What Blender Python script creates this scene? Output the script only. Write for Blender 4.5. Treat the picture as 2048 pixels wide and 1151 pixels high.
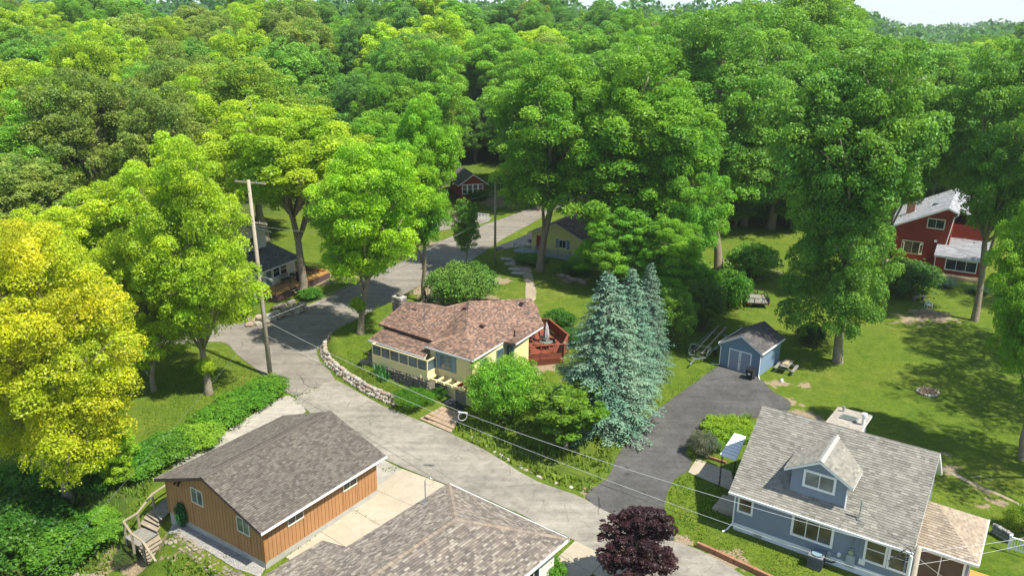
import bpy, math, random
import numpy as np
from mathutils import Vector, Matrix
from mathutils.geometry import delaunay_2d_cdt

for _o in list(bpy.data.objects): bpy.data.objects.remove(_o)
SC = bpy.context.scene
COL = SC.collection
R = math.radians

# ---------------------------------------------------------------- camera
FPX = 1640.0; HORIZON = 30.0; CAMH = 31.0; ROLL = R(-0.75)
PITCH = math.atan((575.5 - HORIZON) / FPX)
FWD = Vector((0, math.cos(PITCH), -math.sin(PITCH)))
_up = Vector((0, math.sin(PITCH), math.cos(PITCH))); _rt = Vector((1, 0, 0))
RGT = _rt * math.cos(ROLL) - _up * math.sin(ROLL)
UPV = _rt * math.sin(ROLL) + _up * math.cos(ROLL)
CAM = Vector((0, 0, CAMH))
cd = bpy.data.cameras.new('camera'); cam = bpy.data.objects.new('camera', cd); COL.objects.link(cam)
cam.matrix_world = Matrix(((RGT.x, UPV.x, -FWD.x, 0), (RGT.y, UPV.y, -FWD.y, 0), (RGT.z, UPV.z, -FWD.z, CAMH), (0, 0, 0, 1)))
cd.sensor_width = 36; cd.lens = 36 * FPX / 2048; cd.clip_end = 6000; cd.clip_start = 0.5
SC.camera = cam

# ---------------------------------------------------------------- world, sun, exposure
SUN_DIR = Vector((0.82, -0.57, 0)).normalized(); SUN_EL = R(58)
SUNV = Vector((SUN_DIR.x * math.cos(SUN_EL), SUN_DIR.y * math.cos(SUN_EL), math.sin(SUN_EL)))
w = bpy.data.worlds.new('World'); SC.world = w; w.use_nodes = True
nt = w.node_tree; nt.nodes.clear()
sky = nt.nodes.new('ShaderNodeTexSky'); sky.sky_type = 'NISHITA'; sky.sun_disc = False
sky.sun_elevation = SUN_EL; sky.sun_rotation = math.atan2(SUN_DIR.x, SUN_DIR.y)
sky.air_density = 0.8; sky.dust_density = 0.2; sky.ozone_density = 2.5; sky.altitude = 1000
bg = nt.nodes.new('ShaderNodeBackground'); bg.inputs[1].default_value = 0.215
wo = nt.nodes.new('ShaderNodeOutputWorld')
gm = nt.nodes.new('ShaderNodeGamma'); gm.inputs[1].default_value = 0.45   # softens the sky's own contrast evenly
nt.links.new(sky.outputs[0], gm.inputs[0]); tn = nt.nodes.new('ShaderNodeMix'); tn.data_type = 'RGBA'; tn.blend_type = 'MULTIPLY'; tn.inputs[0].default_value = 1.0; tn.inputs[7].default_value = (.88, .96, 1.07, 1)
nt.links.new(gm.outputs[0], tn.inputs[6]); nt.links.new(tn.outputs[2], bg.inputs[0]); nt.links.new(bg.outputs[0], wo.inputs[0])
sl = bpy.data.lights.new('sun', 'SUN'); sl.energy = 3.6; sl.angle = R(0.9); sl.color = (1.0, 0.95, 0.86)
so = bpy.data.objects.new('sun', sl); COL.objects.link(so)
so.rotation_euler = SUNV.to_track_quat('Z', 'Y').to_euler()
SC.view_settings.view_transform = 'Standard'; SC.view_settings.look = 'None'
SC.view_settings.exposure = 1.2; SC.view_settings.gamma = 1.0; SC.view_settings.use_curve_mapping = False
SC.render.engine = 'CYCLES'
SC.cycles.max_bounces = 8; SC.cycles.diffuse_bounces = 4; SC.cycles.transmission_bounces = 5; SC.cycles.transparent_max_bounces = 4

# ---------------------------------------------------------------- terrain and pixel helpers
def sstep(a, b, x):
    t = np.clip((x - a) / (b - a), 0, 1); return t * t * (3 - 2 * t)
def at(px, py, z=0.0):
    d = FWD + RGT * ((px - 1024) / FPX) + UPV * ((575.5 - py) / FPX)
    return CAM + d * ((z - CAMH) / d.z)
def P2(px, py, z=0.0):
    q = at(px, py, z); return (q.x, q.y)
# raised yard of the yellow house: outline and target heights
YARD = np.array([P2(*p) for p in [(902, 858), (848, 836), (795, 812), (735, 784), (690, 754), (652, 722), (645, 702), (655, 684), (700, 660), (760, 624), (830, 585), (890, 556), (960, 520), (1010, 505), (1060, 500)]] +
                [(14, 104), (30, 96), (17, 80), (13.5, 70), (9.5, 60), (7.5, 55), (3, 55)])
YT = np.array([(*P2(736, 740, 1.2), 1.45), (*P2(700, 735, .7), .75), (*P2(800, 785, .6), .8), (*P2(868, 800, .3), .45), (*P2(890, 838, .1), .1), (*P2(920, 815), .02), (*P2(940, 840), .1),
               (*P2(780, 640, 1.6), 1.5), (*P2(850, 600, 1.), 1.0), (*P2(920, 580, 1.5), 1.5), (*P2(1080, 600, 1.6), 1.6), (*P2(1150, 600, 1.6), 1.6),
               (*P2(990, 525, .8), .8), (*P2(1110, 520, 1.), 1.0), (2, 66, 1.2), (6, 68, 1.3), (7, 60, .4), (12, 78, 1.1), (4, 58, .3), (-6, 72, 1.5), (-1, 74, 1.6)])
def seg_dist(px, py, poly):
    d = np.full(px.shape, 1e9); inside = np.zeros(px.shape, bool)
    n = len(poly)
    for i in range(n):
        ax, ay = poly[i]; bx, by = poly[(i + 1) % n]
        vx, vy = bx - ax, by - ay
        t = np.clip(((px - ax) * vx + (py - ay) * vy) / (vx * vx + vy * vy), 0, 1)
        d = np.minimum(d, np.hypot(px - ax - t * vx, py - ay - t * vy))
        c = ((ay > py) != (by > py)) & (px < (bx - ax) * (py - ay) / (by - ay + 1e-12) + ax)
        inside ^= c
    return np.where(inside, d, -d)
GU = Vector((0.552, 0.834, 0)).normalized(); GV = Vector((-GU.y, GU.x, 0)); GO = Vector((-14.2, 40.4, 0))
def gz_np(x, y):
    x = np.asarray(x, float); y = np.asarray(y, float)
    r = x / np.maximum(y, 1)
    z = 15.0 * sstep(125, 275, y) * (1 - 0.85 * np.exp(-((r - .49) / .09) ** 2) - .45 * sstep(.52, .62, r))
    # ground falls away below the garage's gable, towards the lower left
    s = -((x - GO.x) * GU.x + (y - GO.y) * GU.y); t = (x - GO.x) * GV.x + (y - GO.y) * GV.y
    z = z - 2.6 * sstep(-.9, 4.0, s + .45 * (10.2 - np.minimum(t, 10.2)) * sstep(7.3, 8.3, t) - 1.25 * sstep(9.2, 8.0, t)) * sstep(-.5, 3.0, t)
    d = seg_dist(x, y, YARD)
    wgt = 0; acc = 0
    for (cx, cy, cz) in YT:
        k = 1.0 / ((x - cx) ** 2 + (y - cy) ** 2 + 0.4) ** 1.6
        wgt = wgt + k; acc = acc + k * cz
    z = z + acc / wgt * sstep(0.05, 0.85, d) * (d > 0)
    # slight hill under the house on the left and the cabin lawn
    z = z + 0.9 * np.exp(-(((x + 30) / 9) ** 2 + ((y - 103) / 9) ** 2))
    z = z + 0.05 * np.sin(x * .35 + 1.3) * np.sin(y * .29) * sstep(0, 3, np.abs(s))
    return z
def gz(x, y): return float(gz_np(np.array([x]), np.array([y]))[0])
def atg(px, py, dz=0.0):
    z = 0.0
    for _ in range(9):
        q = at(px, py, z); z = z * .35 + .65 * gz(q.x, q.y)
    q = at(px, py, z); return Vector((q.x, q.y, gz(q.x, q.y) + dz))
def ray_at_y(px, py, Y):
    d = FWD + RGT * ((px - 1024) / FPX) + UPV * ((575.5 - py) / FPX)
    return CAM + d * (Y / d.y)

# ---------------------------------------------------------------- materials
MATS = {}
def newmat(name):
    m = bpy.data.materials.new(name); m.use_nodes = True; MATS[name] = m
    nt = m.node_tree; b = nt.nodes['Principled BSDF']; return m, nt, b
def N(nt, t, **kw):
    n = nt.nodes.new(t)
    for k, v in kw.items():
        if k.startswith('i_'): n.inputs[int(k[2:])].default_value = v
        else: setattr(n, k, v)
    return n
def ramp(nt, fac, stops):
    r = nt.nodes.new('ShaderNodeValToRGB'); e = r.color_ramp.elements
    while len(e) < len(stops): e.new(0.5)
    for i, (p, c) in enumerate(stops): e[i].position = p; e[i].color = (*c, 1) if len(c) == 3 else c
    nt.links.new(fac, r.inputs[0]); return r.outputs[0]
def noise(nt, scale, detail=6, rough=.6, vec=None, dist=0):
    n = nt.nodes.new('ShaderNodeTexNoise'); n.inputs['Scale'].default_value = scale; n.inputs['Detail'].default_value = detail
    n.inputs['Roughness'].default_value = rough; n.inputs['Distortion'].default_value = dist
    if vec is not None: nt.links.new(vec, n.inputs['Vector'])
    return n.outputs['Fac']
def mixc(nt, fac, a, b, mode='MIX'):
    m = nt.nodes.new('ShaderNodeMix'); m.data_type = 'RGBA'; m.blend_type = mode
    for i, v in ((0, fac), (6, a), (7, b)):
        if isinstance(v, (int, float)): m.inputs[i].default_value = v
        elif isinstance(v, tuple): m.inputs[i].default_value = (*v, 1) if len(v) == 3 else v
        else: nt.links.new(v, m.inputs[i])
    return m.outputs[2]
def wpos(nt): return nt.nodes.new('ShaderNodeNewGeometry').outputs['Position']
def bump(nt, b, h, strength=.3, dist=.02):
    n = nt.nodes.new('ShaderNodeBump'); n.inputs['Strength'].default_value = strength; n.inputs['Distance'].default_value = dist
    nt.links.new(h, n.inputs['Height']); nt.links.new(n.outputs[0], b.inputs['Normal'])
def simple(name, col, rough=.7, var=.25, scale=3.0, fine=40.0, metal=0.0, spec=.3, bmp=.25):
    "painted / plain surface: base colour with large stains and fine grain"
    m, nt, b = newmat(name); p = wpos(nt)
    n1 = noise(nt, scale, 5, .65, p); n2 = noise(nt, fine, 3, .7, p)
    d = tuple(max(0, c * (1 - var)) for c in col); l = tuple(min(1, c * (1 + var)) for c in col)
    c1 = ramp(nt, n1, [(.3, d), (.7, l)])
    c2 = mixc(nt, .35, c1, ramp(nt, n2, [(.3, d), (.7, l)]))
    nt.links.new(c2, b.inputs['Base Color'])
    b.inputs['Roughness'].default_value = rough; b.inputs['Metallic'].default_value = metal; b.inputs['Specular IOR Level'].default_value = spec
    bump(nt, b, n2, bmp, .01); return m
simple('garage_wood', (.385, .20, .085), .75, .16, 1.2, 30)
simple('garage_trim', (.36, .17, .06), .7, .15)
simple('fascia_plum', (.10, .06, .06), .6, .2)
simple('concrete_wall', (.38, .37, .33), .9, .2, 2, 25)
simple('white_trim', (.78, .79, .78), .5, .06, 1.5)
simple('cream_trim', (.68, .64, .50), .55, .08)
simple('blue_siding', (.205, .245, .305), .5, .08, 1.0, 12, bmp=.1)
simple('shed_siding', (.16, .235, .31), .5, .08, 1.0, 12, bmp=.1)
simple('door_panel', (.25, .29, .36), .5, .08, 1.0, 12)
simple('yellow_siding', (.72, .63, .31), .55, .08, 1.2, 14, bmp=.1)
simple('yellow_trim', (.76, .64, .34), .5, .06)
simple('pale_yellow', (.72, .66, .25), .6, .08)
simple('shutter_blue', (.17, .27, .32), .55, .1)
simple('red_paint', (.30, .025, .03), .5, .15)
simple('red_siding', (.24, .032, .014), .7, .2, 1.4, 20)
simple('white_siding', (.66, .64, .56), .6, .12, 1.0)
simple('grey_siding', (.40, .38, .34), .6, .12, 1.0)
simple('red_deck', (.23, .068, .038), .6, .2, 1.5, 20)
simple('grey_rail', (.34, .38, .42), .6, .12)
simple('gold_deck', (.46, .25, .07), .6, .2, 1.5, 25)
simple('tan_deck', (.52, .39, .22), .7, .2, 1.5, 25)
simple('weathered', (.30, .25, .18), .9, .3, 2.5, 30)
simple('weathered_grey', (.22, .21, .18), .9, .3, 2.5, 30)
simple('pole_wood', (.36, .31, .24), .9, .25, 2.0, 25)
simple('bark', (.25, .205, .15), .95, .4, 2.5, 12, bmp=.8)
simple('bark_dark', (.12, .095, .07), .95, .4, 2.5, 12, bmp=.8)
simple('deadwood', (.42, .36, .28), .9, .2, 2.5, 12)
simple('galvanized', (.42, .45, .47), .35, .12, 2, 20, metal=.7)
simple('black_metal', (.02, .02, .022), .5, .2)
simple('black_plastic', (.018, .018, .02), .4, .2)
simple('rubber', (.02, .02, .02), .8, .2)
simple('wire_dark', (.03, .03, .03), .5, .1)
simple('wire_light', (.50, .50, .48), .4, .1)
simple('white_plastic', (.75, .76, .74), .4, .05)
simple('cable_grey', (.22, .23, .24), .6, .1)
simple('umbrella_cloth', (.42, .38, .38), .8, .2, 8, 40)
simple('ac_grey', (.20, .22, .23), .5, .15)
simple('brick_red', (.36, .17, .10), .85, .25, 4)
simple('landscape_timber', (.30, .15, .085), .9, .3, 3)
simple('paver', (.34, .25, .17), .9, .25, 5, 20)
simple('roof_cap', (.105, .09, .075), .9, .2, 3)
simple('soffit', (.5, .48, .42), .7, .1)
simple('interior', (.24, .19, .12), .9, .3, 1.4)
simple('curtain', (.33, .33, .29), .9, .3, 6)
simple('skylight_glass', (.12, .14, .13), .15, .2, spec=.5)
simple('pink_flower', (.42, .30, .33), .8, .2)

def stone_mat(name, stops, scale=1.3):
    m, nt, b = newmat(name); oi = nt.nodes.new('ShaderNodeObjectInfo'); p = wpos(nt)
    n1 = noise(nt, 14, 6, .7, p); n2 = noise(nt, scale, 2, .5, p)
    add = N(nt, 'ShaderNodeMath', operation='MULTIPLY_ADD'); nt.links.new(n2, add.inputs[0]); add.inputs[1].default_value = .35
    nt.links.new(oi.outputs['Random'], add.inputs[2])
    base = ramp(nt, add.outputs[0], stops)
    c = mixc(nt, n1, mixc(nt, .55, base, (.08, .075, .06)), base)
    nt.links.new(c, b.inputs['Base Color']); b.inputs['Roughness'].default_value = .9; bump(nt, b, n1, .6, .03); return m
stone_mat('field_stone', [(.1, (.34, .30, .24)), (.45, (.46, .40, .31)), (.7, (.38, .27, .19)), (1.0, (.52, .49, .43))])
stone_mat('dark_stone', [(.1, (.15, .135, .11)), (.45, (.22, .18, .14)), (.7, (.12, .11, .10)), (1.0, (.30, .26, .21))])
stone_mat('flat_rock', [(.1, (.20, .165, .12)), (.5, (.29, .235, .165)), (.8, (.16, .135, .10)), (1.0, (.34, .29, .21))])
stone_mat('gravel', [(.1, (.16, .155, .145)), (.5, (.25, .24, .225)), (1.0, (.36, .35, .33))], 9)

def glass_mat(name, base, rough=.06):
    m, nt, b = newmat(name); p = wpos(nt)
    n = noise(nt, .9, 3, .5, p)
    c = ramp(nt, n, [(.35, tuple(x * .5 for x in base)), (.65, tuple(x * 1.5 for x in base))])
    nt.links.new(c, b.inputs['Base Color']); b.inputs['Roughness'].default_value = rough; b.inputs['Specular IOR Level'].default_value = .6
    bump(nt, b, n, .03, .05); return m
glass_mat('glass_dark', (.025, .035, .04)); glass_mat('glass_warm', (.10, .085, .055)); glass_mat('glass_blue', (.06, .09, .11)); glass_mat('glass_pale', (.16, .19, .17))

def shingle_mat(name):
    m, nt, b = newmat(name); a = N(nt, 'ShaderNodeAttribute', attribute_name='Col'); p = wpos(nt)
    n1 = noise(nt, .5, 4, .6, p); n2 = noise(nt, 55, 2, .7, p)
    c = mixc(nt, 1.0, a.outputs['Color'], ramp(nt, n1, [(.3, (.9, .9, .91)), (.7, (1.08, 1.07, 1.05))]), 'MULTIPLY')
    c = mixc(nt, 1.0, c, ramp(nt, n2, [(.25, (.72, .72, .72)), (.75, (1.25, 1.25, 1.25))]), 'MULTIPLY')
    nt.links.new(c, b.inputs['Base Color']); b.inputs['Roughness'].default_value = .92; b.inputs['Specular IOR Level'].default_value = .2
    bump(nt, b, n2, .4, .01); return m
shingle_mat('shingle')

def leaf_mat(name, trans=.35, gloss=.35, rough=.45):
    m, nt, b = newmat(name); out = nt.nodes['Material Output']
    oi = nt.nodes.new('ShaderNodeObjectInfo'); a = N(nt, 'ShaderNodeAttribute', attribute_name='v')
    hs = nt.nodes.new('ShaderNodeHueSaturation'); nt.links.new(oi.outputs['Color'], hs.inputs['Color'])
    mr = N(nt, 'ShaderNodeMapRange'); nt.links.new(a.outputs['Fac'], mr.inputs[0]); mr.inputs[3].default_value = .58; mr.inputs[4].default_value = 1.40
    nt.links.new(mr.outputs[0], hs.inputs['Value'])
    mh = N(nt, 'ShaderNodeMapRange'); nt.links.new(a.outputs['Fac'], mh.inputs[0]); mh.inputs[3].default_value = .514; mh.inputs[4].default_value = .490
    nt.links.new(mh.outputs[0], hs.inputs['Hue'])
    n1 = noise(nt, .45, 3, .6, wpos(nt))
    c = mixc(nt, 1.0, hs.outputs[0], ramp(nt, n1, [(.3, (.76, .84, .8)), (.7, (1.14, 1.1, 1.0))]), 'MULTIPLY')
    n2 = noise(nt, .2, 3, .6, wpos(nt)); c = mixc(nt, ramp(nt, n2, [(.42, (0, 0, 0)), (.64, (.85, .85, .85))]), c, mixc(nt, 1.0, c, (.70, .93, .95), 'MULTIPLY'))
    nt.links.new(c, b.inputs['Base Color']); b.inputs['Roughness'].default_value = rough; b.inputs['Specular IOR Level'].default_value = gloss
    t = nt.nodes.new('ShaderNodeBsdfTranslucent'); c2 = mixc(nt, 1.0, c, (1.25, 1.15, .6), 'MULTIPLY'); nt.links.new(c2, t.inputs[0])
    mx = nt.nodes.new('ShaderNodeMixShader'); mx.inputs[0].default_value = trans
    nt.links.new(b.outputs[0], mx.inputs[1]); nt.links.new(t.outputs[0], mx.inputs[2]); nt.links.new(mx.outputs[0], out.inputs[0]); return m
leaf_mat('leaf', .48); leaf_mat('needle', .12, .25, .6)

# ground: lawn with bare and wild areas given by real patches
def ground_mat():
    m, nt, b = newmat('lawn'); p = wpos(nt)
    n1 = noise(nt, .09, 4, .6, p); n2 = noise(nt, .8, 5, .65, p); n3 = noise(nt, 9, 4, .7, p)
    g = ramp(nt, n1, [(.35, (.075, .135, .016)), (.5, (.105, .165, .020)), (.66, (.165, .195, .035))])
    g = mixc(nt, .55, g, ramp(nt, n2, [(.3, (.060, .115, .012)), (.55, (.125, .18, .02)), (.75, (.19, .215, .05))]))
    g = mixc(nt, 1.0, g, ramp(nt, n3, [(.25, (.62, .66, .6)), (.75, (1.3, 1.26, 1.2))]), 'MULTIPLY')
    n5 = noise(nt, 2.6, 4, .7, p, .4); g = mixc(nt, 1.0, g, ramp(nt, n5, [(.32, (.74, .80, .7)), (.5, (1, 1, 1)), (.7, (1.22, 1.16, 1.05))]), 'MULTIPLY')
    n4 = noise(nt, 34, 3, .75, p); g = mixc(nt, 1.0, g, ramp(nt, n4, [(.28, (.6, .64, .55)), (.72, (1.38, 1.32, 1.3))]), 'MULTIPLY')
    a = N(nt, 'ShaderNodeAttribute', attribute_name='dirt')
    s = N(nt, 'ShaderNodeMath', operation='MULTIPLY_ADD'); nt.links.new(n2, s.inputs[0]); s.inputs[1].default_value = 1.3; nt.links.new(a.outputs['Fac'], s.inputs[2])
    k = ramp(nt, s.outputs[0], [(.92, (0, 0, 0)), (1.25, (1, 1, 1))])
    soil = ramp(nt, n3, [(.3, (.20, .145, .085)), (.7, (.40, .32, .21))])
    c = mixc(nt, k, g, soil)
    a2 = N(nt, 'ShaderNodeAttribute', attribute_name='wild')
    c = mixc(nt, a2.outputs['Fac'], c, ramp(nt, n2, [(.3, (.045, .08, .018)), (.7, (.11, .145, .035))]))
    nt.links.new(c, b.inputs['Base Color']); b.inputs['Roughness'].default_value = .95; b.inputs['Specular IOR Level'].default_value = .1
    ad = N(nt, 'ShaderNodeMath', operation='ADD'); nt.links.new(n3, ad.inputs[0]); nt.links.new(n2, ad.inputs[1])
    bump(nt, b, ad.outputs[0], .9, .12)
ground_mat()
def road_mat(name, c0, c1, c2, patch=.25, crack=True, crackcol=.35, scale=1.0):
    m, nt, b = newmat(name); p = wpos(nt)
    n1 = noise(nt, .18 * scale, 6, .62, p, .3); n2 = noise(nt, 1.6 * scale, 8, .72, p, .6); n3 = noise(nt, 28, 3, .75, p)
    c = ramp(nt, n1, [(.3, c0), (.5, c1), (.7, c2)])
    c = mixc(nt, .5, c, ramp(nt, n2, [(.34, c0), (.5, c1), (.66, c2)]))
    c = mixc(nt, 1.0, c, ramp(nt, n3, [(.25, (.75, .75, .75)), (.75, (1.22, 1.22, 1.2))]), 'MULTIPLY')
    if crack:
        mp = N(nt, 'ShaderNodeMapping'); mp.inputs['Rotation'].default_value = (0, 0, R(35)); mp.inputs['Scale'].default_value = (.07, 1.1, 1); nt.links.new(p, mp.inputs['Vector'])
        c = mixc(nt, 1.0, c, ramp(nt, noise(nt, 1.0, 4, .6, mp.outputs[0]), [(.32, (.80, .80, .80)), (.6, (1.08, 1.08, 1.07))]), 'MULTIPLY')
        c = mixc(nt, ramp(nt, noise(nt, .55, 2, .4, p), [(.60, (0, 0, 0)), (.66, (.3, .3, .3))]), c, tuple(x * .62 for x in c1))
        for sc, wd in ((.16, .006), (.42, .008)):
            v = nt.nodes.new('ShaderNodeTexVoronoi'); v.feature = 'DISTANCE_TO_EDGE'; v.inputs['Scale'].default_value = sc
            nn = nt.nodes.new('ShaderNodeTexNoise'); nn.inputs['Scale'].default_value = .9; nn.inputs['Detail'].default_value = 6; nt.links.new(p, nn.inputs['Vector'])
            mv = mixc(nt, .13 if sc < .3 else .1, p, nn.outputs['Color'], 'LINEAR_LIGHT'); nt.links.new(mv, v.inputs['Vector'])
            k = ramp(nt, v.outputs['Distance'], [(wd * .35, (1, 1, 1)), (wd, (0, 0, 0))])
            gate = ramp(nt, noise(nt, .25 + sc, 2, .5, p), [(.53, (0, 0, 0)), (.64, (1, 1, 1))])
            km = mixc(nt, 1.0, k, gate, 'MULTIPLY')
            c = mixc(nt, km, c, tuple(x * crackcol for x in c1))
    nt.links.new(c, b.inputs['Base Color']); b.inputs['Roughness'].default_value = .92; b.inputs['Specular IOR Level'].default_value = .2
    bump(nt, b, n3, .5, .01)
road_mat('old_road', (.14, .128, .106), (.265, .242, .200), (.36, .33, .275))
road_mat('asphalt_grey', (.145, .130, .108), (.22, .198, .166), (.29, .263, .222))
road_mat('asphalt_dark', (.050, .049, .046), (.088, .086, .080), (.135, .132, .123), crackcol=.3, scale=2.2)
road_mat('asphalt_black', (.02, .025, .03), (.03, .036, .042), (.045, .05, .055), crack=False)
road_mat('concrete', (.33, .275, .195), (.40, .345, .255), (.46, .40, .31), crack=False)
road_mat('concrete_old', (.26, .24, .20), (.36, .33, .28), (.44, .41, .35))
road_mat('dirt_path', (.22, .17, .11), (.33, .27, .19), (.42, .36, .27), crack=False, scale=3)

# ---------------------------------------------------------------- object helpers
def origin_of(o):
    v = Vector((0, 0, 0))
    while o is not None: v += o.location; o = o.parent
    return v
def tag(o, label=None, cat=None, group=None, kind=None):
    if label: o['label'] = label
    if cat: o['category'] = cat
    if group: o['group'] = group
    if kind: o['kind'] = kind
    return o
def thing(name, label, cat, loc=(0, 0, 0), group=None):
    o = bpy.data.objects.new(name, None); COL.objects.link(o); o.location = Vector(loc); o.empty_display_size = .3
    return tag(o, label, cat, group)
def link(name, me, parent=None, loc=None):
    o = bpy.data.objects.new(name, me); COL.objects.link(o); o.parent = parent
    if loc is not None: o.location = loc
    return o
SPLIT = {'support_post', 'rail_post', 'corner_post', 'gutter', 'drip_edge', 'porch_post', 'batten', 'awning_rib', 'rail', 'deck_frame', 'bench_edge', 'leg_frame', 'bunk_bracket', 'guide', 'stair_rail', 'porch_panel', 'rail_frame', 'casement', 'frame', 'ramp_gate', 'step_rail', 'tongue', 'entry_step', 'porch_step', 'conduit', 'lattice_bar', 'bunk'}
class MB:
    def __init__(s): s.v = []; s.f = []; s.pc = []
    def add(s, vs, fs):
        k = len(s.v); s.pc.append((k, len(s.f))); s.v += [tuple(v) for v in vs]; s.f += [tuple(i + k for i in f) for f in fs]; return s
    def box(s, c, sx, sy, sz, ux=None, uy=None, uz=None):
        "oriented box centred at c"
        c = Vector(c); ux = Vector(ux) if ux is not None else Vector((1, 0, 0)); uy = Vector(uy) if uy is not None else Vector((-ux.y, ux.x, 0)).normalized()
        uz = Vector(uz) if uz is not None else ux.cross(uy)
        vs = [c + ux * (a * sx / 2) + uy * (b * sy / 2) + uz * (d * sz / 2) for d in (-1, 1) for a, b in ((-1, -1), (1, -1), (1, 1), (-1, 1))]
        return s.add(vs, [(0, 3, 2, 1), (4, 5, 6, 7), (0, 1, 5, 4), (1, 2, 6, 5), (2, 3, 7, 6), (3, 0, 4, 7)])
    def bar(s, a, b, w, h=None, up=(0, 0, 1)):
        "rectangular bar between two points"
        a, b = Vector(a), Vector(b); h = h or w; d = (b - a); L = d.length; d.normalize()
        up = Vector(up)
        if abs(d.dot(up)) > .98: up = Vector((1, 0, 0))
        y = up.cross(d).normalized(); z = d.cross(y)
        return s.box((a + b) / 2, L, w, h, d, y, z)
    def prism(s, bottom, top):
        n = len(bottom); return s.add(list(bottom) + list(top), [tuple(reversed(range(n))), tuple(range(n, 2 * n))] + [(i, (i + 1) % n, n + (i + 1) % n, n + i) for i in range(n)])
    def slab(s, pts, t):
        pts = [Vector(p) for p in pts]; return s.prism([p - Vector((0, 0, t)) for p in pts], pts)
    def tube(s, pts, rad, n=8, cap=True):
        pts = [Vector(p) for p in pts]; m = len(pts); rad = [rad] * m if isinstance(rad, (int, float)) else list(rad); vs = []
        prev = None
        for i, p in enumerate(pts):
            d = (pts[min(i + 1, m - 1)] - pts[max(i - 1, 0)]).normalized()
            a = prev if prev is not None else (Vector((1, 0, 0)) if abs(d.x) < .9 else Vector((0, 1, 0)))
            x = (a - d * a.dot(d)).normalized(); prev = x; y = d.cross(x)
            vs += [p + (x * math.cos(2 * math.pi * k / n) + y * math.sin(2 * math.pi * k / n)) * rad[i] for k in range(n)]
        fs = [(i * n + k, i * n + (k + 1) % n, (i + 1) * n + (k + 1) % n, (i + 1) * n + k) for i in range(m - 1) for k in range(n)]
        if cap: fs += [tuple(reversed(range(n))), tuple((m - 1) * n + k for k in range(n))]
        return s.add(vs, fs)
    def quad(s, *p): return s.add(p, [tuple(range(len(p)))])
    def build(s, name, mat, parent=None, smooth=False):
        if name in SPLIT and len(s.pc) > 1:      # every separate piece becomes a part of its own
            out = None; e = s.pc + [(len(s.v), len(s.f))]
            for (v0, f0), (v1, f1) in zip(e, e[1:]):
                m = MB(); m.add(s.v[v0:v1], [tuple(i - v0 for i in f) for f in s.f[f0:f1]]); o = m.build(name, mat, parent, smooth); out = out or o
            return out
        o0 = origin_of(parent); me = bpy.data.meshes.new(name)
        me.from_pydata([(x - o0.x, y - o0.y, z - o0.z) for x, y, z in s.v], [], s.f)
        me.materials.append(MATS[mat])
        if smooth: me.polygons.foreach_set('use_smooth', [True] * len(me.polygons))
        me.update(); return link(name, me, parent)
class Frame:
    "ground-plan frame: a along u, b along v (u turned left), z up"
    def __init__(s, o, u):
        s.o = Vector(o); s.u = Vector((u[0], u[1], 0)).normalized(); s.v = Vector((-s.u.y, s.u.x, 0))
    def p(s, a, b, z=0): return s.o + s.u * a + s.v * b + Vector((0, 0, z))
    def box(s, mb, a0, a1, b0, b1, z0, z1): return mb.box(s.p((a0 + a1) / 2, (b0 + b1) / 2, (z0 + z1) / 2), a1 - a0, b1 - b0, z1 - z0, s.u, s.v)
def face_attr(me, name, vals, color=False):
    if color:
        at_ = me.attributes.new(name, 'FLOAT_COLOR', 'FACE'); at_.data.foreach_set('color', np.asarray(vals, np.float32).ravel())
    else:
        at_ = me.attributes.new(name, 'FLOAT', 'FACE'); at_.data.foreach_set('value', np.asarray(vals, np.float32))

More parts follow.
